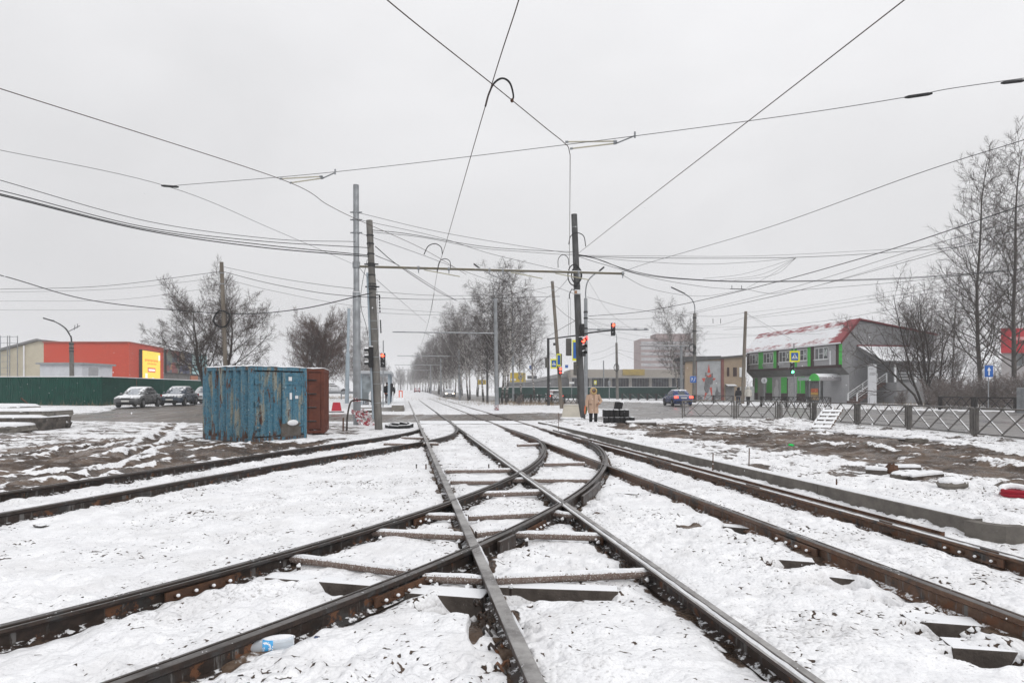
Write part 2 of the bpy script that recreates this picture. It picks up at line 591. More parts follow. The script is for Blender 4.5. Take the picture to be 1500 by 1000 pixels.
def sheet(name, sel, m, atts, label=None):
    q = quads[sel]
    used, inv = np.unique(q, return_inverse=True)
    me = bpy.data.meshes.new(name)
    me.vertices.add(len(used))
    me.vertices.foreach_set('co', verts[used].astype(np.float32).ravel())
    n = len(q)
    me.loops.add(n * 4)
    me.polygons.add(n)
    me.loops.foreach_set('vertex_index', inv.astype(np.int32).ravel())
    me.polygons.foreach_set('loop_start', (np.arange(n) * 4).astype(np.int32))
    me.polygons.foreach_set('use_smooth', np.ones(n, bool))
    me.update(calc_edges=True)
    for an, arr in atts.items():
        a = me.attributes.new(an, 'FLOAT', 'POINT')
        a.data.foreach_set('value', arr.reshape(-1)[used].astype(np.float32))
    o = bpy.data.objects.new(name, me)
    COL.objects.link(o)
    me.materials.append(m)
    o['kind'] = 'structure'
    if label:
        o['label'] = label
    return o

def attr(nt, name):
    a = nt.nodes.new('ShaderNodeAttribute')
    a.attribute_name = name
    return a.outputs['Fac']

def ground_mat():
    m, nt, b = nodes('snow_over_soil')
    co = coords(nt)
    mud_s = attr(nt, 'mud')
    big = noise(nt, co, 0.9, 4)
    mid = noise(nt, co, 4.5, 6, 0.62)
    stri = noise(nt, coords(nt, (1.0, 1.5, 1), 0.45), 1.25, 6, 0.60, 0.5)
    fine = noise(nt, co, 24, 3, 0.6)
    grit = noise(nt, co, 75, 3, 0.6)
    # snow-capped stones: rounded caps, dark gaps between them where the snow is thin
    warp = nt.nodes.new('ShaderNodeVectorMath')
    warp.operation = 'MULTIPLY_ADD'
    nz = nt.nodes.new('ShaderNodeTexNoise')
    nt.links.new(co, nz.inputs['Vector'])
    nz.inputs['Scale'].default_value = 9.0
    nz.inputs['Detail'].default_value = 3
    nt.links.new(nz.outputs['Color'], warp.inputs[0])
    warp.inputs[1].default_value = (.05, .05, .05)
    nt.links.new(co, warp.inputs[2])
    vo = nt.nodes.new('ShaderNodeTexVoronoi')
    vo.feature = 'SMOOTH_F1'
    vo.inputs['Scale'].default_value = 27.0
    vo.inputs['Smoothness'].default_value = 0.35
    nt.links.new(warp.outputs[0], vo.inputs['Vector'])
    cell = vo.outputs['Distance']
    clus = noise(nt, co, 1.0, 5, 0.65)
    cl2 = noise(nt, co, 5.0, 3, 0.6)
    pit = math_n(nt, 'ADD', math_n(nt, 'MULTIPLY', cell, 0.8), math_n(nt, 'ADD', math_n(nt, 'MULTIPLY', math_n(nt, 'SUBTRACT', clus, 0.5), 0.95), math_n(nt, 'MULTIPLY', math_n(nt, 'SUBTRACT', cl2, 0.5), 0.55)))
    speck = ramp(nt, pit, 0.668, 0.715)
    thin = ramp(nt, math_n(nt, 'ADD', noise(nt, co, 30, 4), math_n(nt, 'MULTIPLY', math_n(nt, 'SUBTRACT', noise(nt, co, 0.7, 3), 0.5), 0.6)), 0.58, 0.80, 0.0, 0.5)
    cov = math_n(nt, 'ADD', math_n(nt, 'MULTIPLY', math_n(nt, 'SUBTRACT', stri, 0.5), 1.9), math_n(nt, 'MULTIPLY', math_n(nt, 'SUBTRACT', mid, 0.5), 0.75))
    bare = ramp(nt, math_n(nt, 'ADD', mud_s, cov), 0.44, 0.56)
    bare = math_n(nt, 'MULTIPLY', bare, ramp(nt, mud_s, 0.02, 0.2))
    bare = math_n(nt, 'MAXIMUM', math_n(nt, 'MAXIMUM', bare, speck), thin, True)
    soil = mixc(nt, ramp(nt, mid, 0.35, 0.65), (0.050, 0.033, 0.023), (0.092, 0.064, 0.047))
    soil = mixc(nt, ramp(nt, fine, 0.5, 0.62), soil, (0.022, 0.017, 0.014))
    soil = mixc(nt, math_n(nt, 'MULTIPLY', ramp(nt, big, 0.45, 0.6), ramp(nt, mud_s, .3, .6)), soil, (0.128, 0.090, 0.065))
    snow = mixc(nt, ramp(nt, mid, 0.35, 0.7), (0.86, 0.865, 0.88), (0.76, 0.765, 0.785))
    snow = mixc(nt, ramp(nt, noise(nt, co, 1.7, 5, 0.65), 0.42, 0.68, 0.0, 0.55), snow, (0.66, 0.655, 0.66))
    snow = mixc(nt, ramp(nt, grit, 0.50, 0.70, 0.0, 0.5), snow, (0.60, 0.595, 0.60))
    nt.links.new(mixc(nt, bare, snow, soil), b.inputs['Base Color'])
    wet = ramp(nt, math_n(nt, 'ADD', stri, math_n(nt, 'MULTIPLY', big, 0.5)), 0.70, 0.84, 0.75, 0.22)
    rr = nt.nodes.new('ShaderNodeMix')
    nt.links.new(bare, rr.inputs[0])
    rr.inputs[2].default_value = 0.9
    nt.links.new(wet, rr.inputs[3])
    nt.links.new(rr.outputs[0], b.inputs['Roughness'])
    b.inputs['Specular IOR Level'].default_value = 0.22
    h = math_n(nt, 'SUBTRACT', math_n(nt, 'MULTIPLY', fine, 0.35), math_n(nt, 'MULTIPLY', math_n(nt, 'POWER', cell, 2.0), ramp(nt, clus, 0.35, 0.6, 0.7, 2.4)))
    h = math_n(nt, 'SUBTRACT', h, math_n(nt, 'MULTIPLY', bare, 0.45))
    bump(nt, b, h, 0.36, 0.03)
    return m

def road_mat(name, c, c2, mudc, wet_lo, snow_amt):
    m, nt, b = nodes(name)
    co = coords(nt)
    lane = noise(nt, coords(nt, (1.0, 0.12, 1), 0.2), 1.3, 5, 0.6)
    pat = noise(nt, co, 0.45, 5, 0.6)
    grit = noise(nt, co, 60, 3)
    c_ = mixc(nt, ramp(nt, lane, 0.4, 0.62), c, c2)
    c_ = mixc(nt, ramp(nt, pat, 0.5, 0.64), c_, mudc)
    sl_ = ramp(nt, math_n(nt, 'ADD', noise(nt, co, 1.8, 6, 0.65), math_n(nt, 'MULTIPLY', attr(nt, 'edge'), 0.42)), 0.83 - snow_amt, 0.90 - snow_amt)
    c_ = mixc(nt, sl_, c_, SNOW)
    nt.links.new(c_, b.inputs['Base Color'])
    r = ramp(nt, math_n(nt, 'ADD', lane, math_n(nt, 'MULTIPLY', pat, 0.6)), 0.65, 0.95, wet_lo, 0.6)
    nt.links.new(math_n(nt, 'MAXIMUM', r, math_n(nt, 'MULTIPLY', sl_, 0.9)), b.inputs['Roughness'])
    b.inputs['Specular IOR Level'].default_value = 0.5
    bump(nt, b, math_n(nt, 'ADD', grit, math_n(nt, 'MULTIPLY', pat, 2.0)), 0.25, 0.012)
    return m

edge = 1 - sstep(road_f, 0.0, 0.9)
sheet('ground', kind == 0, ground_mat(), {'mud': mud_att})
sheet('crossing_road', kind == 1, road_mat('muddy_asphalt', (0.085, 0.070, 0.059), (0.125, 0.104, 0.089), (0.160, 0.132, 0.110), 0.22, 0.0), {'edge': edge})
sheet('main_road', kind == 2, road_mat('wet_asphalt', (0.165, 0.160, 0.158), (0.215, 0.205, 0.20), (0.20, 0.185, 0.175), 0.22, 0.0), {'edge': edge})

# ================================================================== haze: falling snow and mist fill the air
hz = MB().box((0, 400, 20), (7200, 2600, 43)).build('haze', None or M_SNOW)
hm = bpy.data.materials.new('snowy_air')
hm.use_nodes = True
n_ = hm.node_tree
n_.nodes.remove(n_.nodes['Principled BSDF'])
vp = n_.nodes.new('ShaderNodeVolumePrincipled')
vp.inputs['Color'].default_value = (0.90, 0.905, 0.92, 1)
vp.inputs['Density'].default_value = 0.0010
n_.links.new(vp.outputs[0], n_.nodes['Material Output'].inputs['Volume'])
hz.data.materials[0] = hm
hz['kind'] = 'stuff'
# ================================================================== rails
def rail_mat(name, rust, rust2, st=((0.17, 0.16, 0.155), (0.085, 0.078, 0.074))):
    m, nt, b = nodes(name)
    co = coords(nt)
    g = nt.nodes.new('ShaderNodeNewGeometry')
    s = nt.nodes.new('ShaderNodeSeparateXYZ')
    nt.links.new(g.outputs['True Normal'], s.inputs[0])
    sp = nt.nodes.new('ShaderNodeSeparateXYZ')
    nt.links.new(co, sp.inputs[0])
    top = math_n(nt, 'MULTIPLY', ramp(nt, s.outputs[2], 0.55, 0.8), ramp(nt, sp.outputs[2], -0.06, -0.05))
    n1 = noise(nt, co, 3.0, 6, 0.65)
    n2 = noise(nt, co, 16, 5, 0.65)
    side = mixc(nt, ramp(nt, n2, 0.35, 0.65), rust, rust2)
    side = mixc(nt, ramp(nt, n1, 0.52, 0.62), side, (0.05, 0.048, 0.047))
    steel = mixc(nt, ramp(nt, n1, 0.35, 0.65), st[0], st[1])
    web = math_n(nt, 'MULTIPLY', ramp(nt, sp.outputs[2], -0.15, -0.13), ramp(nt, sp.outputs[2], -0.05, -0.065))
    drip = noise(nt, coords(nt, (1, 1, 0.12)), 13, 6, 0.7)
    side = mixc(nt, math_n(nt, 'MULTIPLY', web, ramp(nt, drip, 0.54, 0.64)), side, (0.15, 0.145, 0.14))
    side = mixc(nt, math_n(nt, 'MULTIPLY', web, ramp(nt, noise(nt, co, 5.5, 6, 0.7), 0.56, 0.62)), side, (0.15, 0.07, 0.038))
    foot = math_n(nt, 'MULTIPLY', ramp(nt, s.outputs[2], 0.3, 0.6), ramp(nt, sp.outputs[2], -0.13, -0.14))
    side = mixc(nt, math_n(nt, 'MULTIPLY', foot, ramp(nt, noise(nt, co, 14, 5, 0.7), 0.52, 0.58)), side, SNOW)
    c = mixc(nt, top, side, steel)
    frost = math_n(nt, 'MULTIPLY', ramp(nt, math_n(nt, 'ADD', noise(nt, co, 40, 4), math_n(nt, 'MULTIPLY', n1, 0.4)), 0.86, 0.92), top)
    c = mixc(nt, frost, c, SNOW)
    nt.links.new(c, b.inputs['Base Color'])
    nt.links.new(math_n(nt, 'MULTIPLY', math_n(nt, 'SUBTRACT', 1.0, frost), math_n(nt, 'MULTIPLY', top, 0.55)), b.inputs['Metallic'])
    nt.links.new(ramp(nt, n2, 0.3, 0.7, 0.34, 0.55), b.inputs['Roughness'])
    b.inputs['Specular IOR Level'].default_value = 0.2
    bump(nt, b, n2, 0.3, 0.01)
    return m
M_RDARK = rail_mat('dark_wet_rail', (0.028, 0.022, 0.019), (0.048, 0.034, 0.028))
M_RSTEEL = rail_mat('worn_bright_rail', (0.036, 0.027, 0.023), (0.060, 0.042, 0.034), ((0.42, 0.41, 0.40), (0.20, 0.19, 0.185)))
M_RRUST = rail_mat('rusty_rail', (0.095, 0.056, 0.038), (0.150, 0.090, 0.060))
M_RUST = mat('orange_rust', (0.12, 0.062, 0.038), (0.070, 0.042, 0.030), sc=9, rough=0.8, bmp=0.4, wear=(0.06, 0.045, 0.04), wamt=0.35)
M_FROST = mat('frosted_bar', (0.15, 0.105, 0.085), (0.22, 0.18, 0.16), sc=30, rough=0.8, bmp=0.5, snow=0.55, wear=(0.55, 0.54, 0.53), wamt=0.45, wsc=70)
M_DARKWOOD = mat('wet_dark_sleeper', (0.062, 0.052, 0.046), (0.10, 0.085, 0.075), sc=6, rough=0.7, bmp=0.4, snow=0.75, wear=(0.3, 0.29, 0.28), wamt=0.15, wsc=60)
M_CONC = mat('wet_concrete', (0.20, 0.185, 0.165), (0.14, 0.13, 0.115), sc=3, rough=0.8, bmp=0.35, snow=0.5, wear=(0.09, 0.085, 0.08), wamt=0.4, wsc=1.5)
M_KERB = mat('kerb_concrete', (0.165, 0.152, 0.135), (0.12, 0.11, 0.10), sc=5, rough=0.75, bmp=0.4, snow=0.0, wear=(0.33, 0.32, 0.31), wamt=0.2, wsc=50)

def resample(P, y0=-1e9, y1=1e9):
    P = np.array([p for p in P if y0 <= p[1] <= y1])
    return P

def laterals(P):
    T = np.gradient(P, axis=0)
    T /= np.linalg.norm(T, axis=1)[:, None]
    return T, np.stack([T[:, 1], -T[:, 0]], 1)

def sweep(mb, P, prof, closed=True, z=0.0):
    T, N = laterals(P)
    secs = [[V((p[0] + n[0] * u, p[1] + n[1] * u, z + h)) for u, h in prof] for p, n in zip(P, N)]
    mb.loft(secs, closed, True)
    return mb

def rail_prof(s, groove=True, wide=0.0):
    if groove:
        p = [(-.036, -.004), (-.030, 0), (.020, 0), (.025, -.006), (.027, -.034), (.056, -.036), (.060, -.010), (.064, -.006), (.080, -.008), (.082, -.03), (.050, -.056),
             (.010, -.062), (.009, -.14), (.07, -.165), (.07, -.18), (-.07, -.18), (-.07, -.165), (-.009, -.14), (-.009, -.058), (-.036, -.042)]
    else:
        w_ = .036 + wide
        p = [(-w_, -.005), (-w_ + .007, 0), (w_ - .007, 0), (w_, -.005), (w_, -.045), (.009, -.06), (.009, -.14), (.07, -.165), (.07, -.18), (-.07, -.18), (-.07, -.165), (-.009, -.14), (-.009, -.06), (-w_, -.045)]
    if s < 0:
        p = [(-a, b) for a, b in p][::-1]
    return p

def make_rail(key, label, m, s, z, groove=True, wide=0.0, y1=1e9, snow=None):
    P = resample(RAILS[key], -1e9, y1)
    mb = sweep(MB(), P, rail_prof(s, groove, wide)[::-1], z=z)
    o = tag(mb.build('tram_rail', m), label, 'rail', 'tram rails of the junction')
    if snow:
        u0, u1, h, dens, ya, yb = snow
        Q = RAILS[key]
        Q = Q[(Q[:, 1] > ya) & (Q[:, 1] < yb)]
        # finer points so the snow breaks up
        L = np.concatenate([[0], np.cumsum(np.linalg.norm(np.diff(Q, axis=0), axis=1))])
        S = np.arange(0, L[-1], 0.07)
        Q = np.stack([np.interp(S, L, Q[:, 0]), np.interp(S, L, Q[:, 1])], 1)
        T, N = laterals(Q)
        nn = fbm(S / 0.9, S * 0 + len(key) * 7.3 + ord(key[0]), 5, 3)
        run = []
        def flush():
            if len(run) > 1:
                secs = []
                for j, i in enumerate(run):
                    e = 0.25 if j in (0, len(run) - 1) else 1.0
                    jit = 0.006 * (random.random() - 0.5)
                    a, b_ = u0 * s + jit, u1 * s + jit
                    c = (a + b_) / 2
                    a, b_ = c + (a - c) * e, c + (b_ - c) * e
                    f = lambda u, hh: V((Q[i, 0] + N[i, 0] * u, Q[i, 1] + N[i, 1] * u, z + hh))
                    secs.append([f(a, h - .03), f(a, h), f(c, h + .008 + .006 * random.random()), f(b_, h), f(b_, h - .03)])
                MB().loft(secs).build('snow_strip', M_SNOW, o, smooth=True)
        for i in range(len(Q)):
            if nn[i] > dens:
                run.append(i)
            else:
                flush()
                run = []
        flush()
    return o

rl = {}
rl['L1'] = make_rail('L1', 'broad grey straight rail running from the near edge to the stop platform', M_RSTEEL, 1, 0.0, False, 0.012, snow=(0.040, 0.062, -0.004, 0.53, 2, 16))
rl['L2'] = make_rail('L2', 'straight rail with a snow-filled groove, the longest white stripe among the rails', M_RSTEEL, -1, 0.001, snow=(0.028, 0.060, -0.006, 0.25, 2, 22))
rl['R1'] = make_rail('R1', 'rusty straight rail of the kerbside track with dug-out sleepers beside it', M_RRUST, 1, -0.003, snow=(0.030, 0.056, -0.016, 0.50, 2, 22))
rl['R2'] = make_rail('R2', 'rusty straight rail beside the long kerb, nearest to the kerb of the four', M_RRUST, -1, -0.004, snow=(0.028, 0.060, -0.006, 0.42, 2, 26))
rl['C1'] = make_rail('C1', 'outer curved rail swinging across both tracks past the plastic bottle', M_RDARK, -1, 0.004)
rl['C2'] = make_rail('C2', 'inner curved rail swinging across the middle of the junction', M_RDARK, 1, 0.0045)
rl['D1'] = make_rail('D1', 'curved siding rail skirting the mud, closest to the blue container', M_RDARK, 1, 0.002)
rl['D2'] = make_rail('D2', 'curved siding rail between the mud-side rail and the open snow', M_RDARK, -1, 0.0025)

def at_y(P, y):
    i = int(np.argmin(abs(P[:, 1] - y)))
    T, N = laterals(P)
    return P[i], T[i], N[i]

def fishplate(key, y, length, side, m, nb=4):
    P = RAILS[key]
    p, t, n = at_y(P, y)
    off = 0.05 * side
    c = V((p[0] + n[0] * off, p[1] + n[1] * off, -0.098))
    rz = math.atan2(t[1], t[0])
    o = MB().box(c, (length, 0.022, 0.085), rz=rz).build('fishplate', m, rl[key], bevel=0.004)
    for k in range(nb):
        d_ = (k - (nb - 1) / 2) * length / nb
        q = V((p[0] + t[0] * d_ + n[0] * off * 1.25, p[1] + t[1] * d_ + n[1] * off * 1.25, -0.095))
        e = q + V((n[0] * side, n[1] * side, 0)) * 0.045
        mb = MB().cyl(q, e, 0.017, 0.015, 6)
        b_ = mb.build('bolt', M_RUST, o)
        MB().ball(e + V((0, 0, 0.010)), (0.017, 0.015, 0.014), 7, 5).build('snow_cap', M_SNOW, o, smooth=True)
fishplate('C2', bp(372, 835).y, 0.62, 1, M_RUST)
fishplate('C1', bp(610, 850).y, 0.72, 1, M_RUST, 5)
fishplate('C2', bp(640, 748).y, 0.5, 1, M_RUST, 4)
fishplate('C1', bp(800, 760).y + .1, 0.6, 1, M_RUST, 5)
fishplate('R1', bp(1150, 790).y + .3, 0.7, -1, M_RRUST, 4)
fishplate('R2', bp(1400, 800).y - .1, 0.7, -1, M_RRUST, 4)
fishplate('L2', bp(870, 775).y, 0.5, -1, M_RUST, 4)

# check plates standing in the flangeways and clips along the rail feet
def along(key, ya, yb, off, prof, name, m):
    P = RAILS[key]
    P = P[(P[:, 1] >= ya) & (P[:, 1] <= yb)]
    T, N = laterals(P)
    return sweep(MB(), P + N * off, prof, z=-.01).build(name, m, rl[key])
PLT = [(-.018, .0), (.018, .0), (.018, -.14), (-.018, -.14)]
along('C1', 6.35, 7.3, .105, PLT, 'check_plate', M_RDARK)
along('C1', 9.2, 10.9, .105, PLT, 'check_plate', M_RDARK)
def clips(key, ya, yb, step, side, size=.045):
    P = RAILS[key]
    y = ya
    while y < yb:
        p = np.array([np.interp(y, P[:, 1], P[:, 0]), y])
        _, t, n = at_y(P, y)
        c = V((p[0] + n[0] * side * .115, y + n[1] * side * .115, -.135))
        MB().tube([c + V((size * math.cos(a), size * .7 * math.sin(a), .02 + .035 * math.sin(a * 2))) for a in np.linspace(0, 5.2, 9)], .011, 6).build('rail_clip', M_RDARK, rl[key])
        y += step
clips('L1', 3.3, 5.3, .29, -1)
clips('L2', 5.6, 8.6, .5, -1)
clips('R1', 17.0, 25.0, .62, -1, .06)

# tie bars
TB = [((433, 818), (592, 838), 'long frosty tie bar slanting between the two curved rails'),
      ((628, 846), (699, 849), 'short frosty tie bar between the outer curve and the broad rail'),
      ((735, 849), (956, 839), 'long frosty tie bar beside the nearest exposed sleeper plank'),
      ((550, 780), (683, 786), 'frosty tie bar from the inner curve to the broad rail'),
      ((703, 782), (732, 779), 'stub of frosty tie bar between the broad rail and the outer curve'),
      ((761, 783), (885, 787), 'frosty tie bar ending under the snow-grooved rail'),
      ((621, 756), (668, 757), 'short frosty tie bar just before the inner curve meets the broad rail'),
      ((692, 758), (788, 753), 'frosty tie bar crossing the middle bay of the junction'),
      ((815, 753), (846, 757), 'stub of tie bar in the narrow angle of the crossing rails'),
      ((707, 724), (802, 721), 'tie bar level with the second rail crossing'),
      ((656, 690), (754, 689), 'tie bar in front of the two upright spikes'),
      ((664, 706), (744, 706), 'tie bar behind the inner curve and beside the broad rail'),
      ((752, 703), (868, 704), 'tie bar between the two curves under the kerbside track'),
      ((800, 680), (853, 679), 'tie bar close to where the outer curve turns away'),
      ((590, 641), (624, 642), 'thin tie bar at the siding turnout'),
      ((617, 650), (640, 650), 'tie bar where the siding rail leaves the broad rail'),
      ((565, 650), (611, 651), 'tie bar across the siding just before its turnout'),
      ((760, 652), (790, 651), 'thin tie bar by the tip of the inner curve')]
for a, b_, lab in TB:
    p, q = bp(a[0], a[1], -0.075), bp(b_[0], b_[1], -0.075)
    t_ = (q - p).normalized()
    p, q = p - t_ * .05, q + t_ * .05
    r_ = .042 if p.y < 9 else .045
    o = tag(MB().tube([p, p.lerp(q, .3), p.lerp(q, .7), q], r_, 10).build('tie_bar', M_FROST, smooth=True), lab, 'tie bar', 'tie bars between the rails')
    n_ = max(6, int((q - p).length / .12))
    pts, rs = [], []
    for i in range(n_ + 1):
        pts.append(p.lerp(q, .02 + .96 * i / n_) + V((0, 0, r_ * .72 + random.uniform(-.004, .004))))
        rs.append(.026 * random.uniform(.75, 1.1) if 0 < i < n_ else .008)
    MB().tube(pts, rs, 7).build('snow_strip', M_SNOW, o, smooth=True)
    if p.y < 11:
        for e, f in ((p, q), (q, p)):
            c = e + (f - e).normalized() * 0.13 + V((0.0, -0.10, -0.06))
            bo = MB().cyl(c + V((0, 0, -.06)), c + V((0, 0, .02)), 0.020, 0.018, 6).build('bolt', M_RDARK, o)
            MB().ball(c + V((0, 0, 0.028)), (0.024, 0.020, 0.018), 8, 6).ball(c + V((0.006, 0, 0.044)), (0.012, 0.014, 0.012), 7, 5).build('snow_cap', M_SNOW, o, smooth=True)

# exposed sleepers
SL = [((395, 848), (575, 862), .16, .10, 'wide dark sleeper under the long slanting tie bar'),
      ((600, 868), (712, 876), .24, .16, 'bare dark sleeper under the joint of the outer curve'),
      ((728, 862), (905, 868), .16, .10, 'dark sleeper with a snow lid in front of the long tie bar'),
      ((1325, 905), (1432, 913), .20, .13, 'concrete sleeper end at the biggest dug-out hole by the rusty rail'),
      ((1385, 943), (1490, 950), .20, .13, 'concrete sleeper end at the nearest dug-out hole by the rusty rail'),
      ((1185, 840), (1262, 848), .18, .12, 'concrete sleeper end at the second dug-out hole by the rusty rail'),
      ((1125, 817), (1192, 822), .18, .12, 'concrete sleeper end behind the second dug-out hole'),
      ((1060, 770), (1105, 774), .18, .12, 'small sleeper end far along the rusty rail, past the dug-out holes'),
      ((1125, 984), (1210, 985), .16, .10, 'sleeper end poking out beside the snow-grooved rail near the camera'),
      ((893, 721), (935, 724), .16, .08, 'sleeper end beyond the outer curve on the kerb side'),
      ((555, 785), (680, 792), .14, .08, 'sleeper behind the frosty bar of the inner curve'),
      ((645, 724), (668, 724), .16, .08, 'thin sleeper end poking out beyond the broad rail')]
for a, b_, w_, h_, lab in SL:
    p, q = bp(a[0], a[1], -0.15), bp(b_[0], b_[1], -0.15)
    z = V((0, 0, -h_ / 2 + (0.012 if a[0] < 800 and a[1] > 840 else -0.012)))
    o = MB().bar(p + z, q + z, w_, h_ + .06).build('sleeper', M_DARKWOOD, bevel=0.012)
    tag(o, lab, 'sleeper', 'exposed sleepers')

# upright spikes in the snow of the junction
for k, (x, y) in enumerate([(610, 686), (624, 686), (716, 686), (731, 686)]):
    p = G(x, y)
    o = MB().cyl(p + V((0, 0, -.05)), p + V((0, 0, .10)), 0.016, 0.016, 6).build('anchor_bolt', M_RDARK)
    MB().ball(p + V((0, 0, .11)), (0.03, 0.03, 0.02), 7, 5).build('snow_cap', M_SNOW, o, smooth=True)
    tag(o, ['anchor bolt in the snow outside the broad rail, farther from it', 'anchor bolt in the snow outside the broad rail, closer to it',
            'anchor bolt between the rails, closer to the broad rail', 'anchor bolt between the rails, closer to the curve'][k], 'bolt', 'anchor bolts in the snow')

# spare guard rail lying beside the kerbside rail
GR = RAILS['R2'][(RAILS['R2'][:, 1] > 7.2) & (RAILS['R2'][:, 1] < 25)] + np.array([0.36, 0])
o = tag(sweep(MB(), GR, [(-.03, 0), (.03, 0), (.03, -.05), (.06, -.16), (-.06, -.16), (-.03, -.05)], z=-0.045).build('guard_rail', M_RUST), 'orange rusty spare rail lying between the track and the kerb', 'rail')
sweep(MB(), GR, [(-.02, -.01), (0, .012), (.028, .0), (.028, -.012)], z=-0.045).build('snow_strip', M_SNOW, o, smooth=True)

# kerb
def kx(y):
    return 6.95 - 0.2 * y
ye = np.linspace(7.45, 28.8, 9)
KP = [(-.0, .035), (.02, .045), (.16, .045), (.16, -.22), (-.0, -.22)]
for a, b_ in zip(ye[:-1], ye[1:]):
    Q = np.array([(kx(a + .012), a + .012), (kx((a + b_) / 2), (a + b_) / 2), (kx(b_), b_)])
    o = sweep(MB(), Q, KP).build('kerb_stone', M_KERB)
    tag(o, 'grey concrete kerb stone in the long straight row beside the track', 'kerb', 'kerb stones of the straight row')
    top = [(.02, .046), (.05, .066), (.13, .075), (.20, .05), (.16, .04)]
    sweep(MB(), Q, top).build('snow_cap', M_SNOW, o, smooth=True)
Q = np.array([(kx(7.44), 7.44), (kx(7.3) + .04, 7.28), (kx(7.3) + .12, 7.20), (kx(7.3) + .3, 7.17)])
o = tag(sweep(MB(), Q, [(a, b) for a, b in KP]).build('kerb_corner', M_KERB), 'rounded kerb stone at the end of the row', 'kerb')
Q = np.array([(kx(7.3) + .3, 7.17), (6.4, 7.12)])
tag(sweep(MB(), Q, [(-.0, .02), (.02, .035), (.16, .035), (.16, -.22), (-.0, -.22)]).build('kerb_return', M_KERB), 'low kerb stone turning away from the track just past the rounded one', 'kerb')
Q = np.array([(6.41, 7.12), (7.9, 7.0)])
tag(sweep(MB(), Q, [(-.0, .0), (.02, .015), (.16, .015), (.16, -.22), (-.0, -.22)]).build('kerb_return', M_KERB), 'last low kerb stone where the return leaves the picture', 'kerb')

# rebar stakes along the kerb
for x, y0, y1, lab in [(1044, 690, 662, 'thin rebar stake standing first along the kerb'), (1097, 684, 655, 'thin rebar stake with a snow knob behind the kerb'), (1225, 713, 700, 'short rebar stub nearest the kerb corner'), (818, 632, 604, 'rebar stake near the woman in the hood')]:
    p = G(x, y0)
    q = A(x + .6, y1, p.y)
    o = MB().cyl(p - V((0, 0, .05)), q, .011, .011, 6).build('rebar_stake', M_RUST)
    MB().ball(q, (.022, .022, .016), 6, 4).build('snow_cap', M_SNOW, o, smooth=True)
    tag(o, lab, 'stake', 'rebar stakes along the kerb')

# crossing slabs
M_SLAB = mat('crossing_slab', (0.14, 0.122, 0.11), (0.095, 0.085, 0.078), sc=2.5, rough=0.7, bmp=0.3, snow=0.35)
M_SLAB2 = mat('snowed_slab', (0.14, 0.122, 0.11), (0.095, 0.085, 0.078), sc=2.5, rough=0.7, bmp=0.3, snow=0.85)
for f0, f1, m, lab in [(fl1, fl2, M_SLAB, 'muddy crossing slab between the broad rail and its pair'), (fl2, fr1, M_SLAB2, 'snow-covered crossing slab between the two tracks'), (fr1, fr2, M_SLAB2, 'crossing slab inside the kerbside track')]:
    secs = []
    for y in (28.3, 29.6, 30.9):
        xa, xb = f0(y) + .10, f1(y) - .10
        secs.append([V((xa, y, -.30)), V((xb, y, -.30)), V((xb, y, -.012)), V((xa, y, -.012))])
    tag(MB().loft(secs).build('crossing_slab', m), lab, 'slab', 'slabs of the level crossing')
# ================================================================== materials of things
M_GALV = mat('galvanised_steel', (0.30, 0.315, 0.33), (0.23, 0.24, 0.25), sc=2.5, rough=0.5, metal=0.35, bmp=0.05, snow=0.35, wear=(0.16, 0.165, 0.17), wamt=0.25)
M_LBLUE = mat('pale_blue_grey_paint', (0.36, 0.42, 0.47), (0.30, 0.35, 0.39), sc=2, rough=0.5, bmp=0.05)
M_POLEC = mat('dark_weathered_pole', (0.105, 0.105, 0.107), (0.065, 0.064, 0.064), sc=4, rough=0.75, bmp=0.3, streak=0.3, wear=(0.20, 0.165, 0.13), wamt=0.22)
M_POLEG = mat('grey_concrete_pole', (0.185, 0.175, 0.16), (0.12, 0.115, 0.108), sc=4, rough=0.8, bmp=0.35, streak=0.3, wear=(0.07, 0.068, 0.066), wamt=0.35)
M_WOOD = mat('weathered_pole_wood', (0.20, 0.175, 0.145), (0.13, 0.11, 0.09), sc=5, rough=0.85, bmp=0.4, streak=0.15)
M_BLACK = mat('black_plastic', (0.018, 0.018, 0.019), (0.028, 0.028, 0.029), sc=6, rough=0.55, bmp=0.05)
M_DARKM = mat('dark_metal', (0.05, 0.05, 0.052), (0.035, 0.035, 0.036), sc=5, rough=0.55, metal=0.3, bmp=0.1, snow=0.5)
M_RUSTY = mat('rusty_steel', (0.125, 0.062, 0.042), (0.085, 0.045, 0.035), sc=3, rough=0.85, bmp=0.3)
M_CABLE = mat('black_cable', (0.022, 0.022, 0.024), (0.035, 0.035, 0.036), sc=3, rough=0.6, bmp=0.0)
M_WIREG = mat('grey_wire', (0.10, 0.10, 0.105), (0.13, 0.13, 0.13), sc=3, rough=0.5, bmp=0.0)
M_COPPER = mat('contact_wire_copper', (0.075, 0.042, 0.034), (0.055, 0.034, 0.030), sc=3, rough=0.5, metal=0.4, bmp=0.0)
M_TAPE = mat('red_white_tape', (0.75, 0.75, 0.76), (0.70, 0.70, 0.71), sc=2, rough=0.5, bmp=0.0, wear=(0.32, 0.02, 0.035), wamt=0.75, wsc=9)
M_WHITE = mat('white_paint', (0.74, 0.75, 0.76), (0.66, 0.67, 0.68), sc=2, rough=0.5, bmp=0.03)
M_REDP = mat('red_plastic', (0.42, 0.03, 0.05), (0.36, 0.025, 0.04), sc=3, rough=0.45, bmp=0.0)

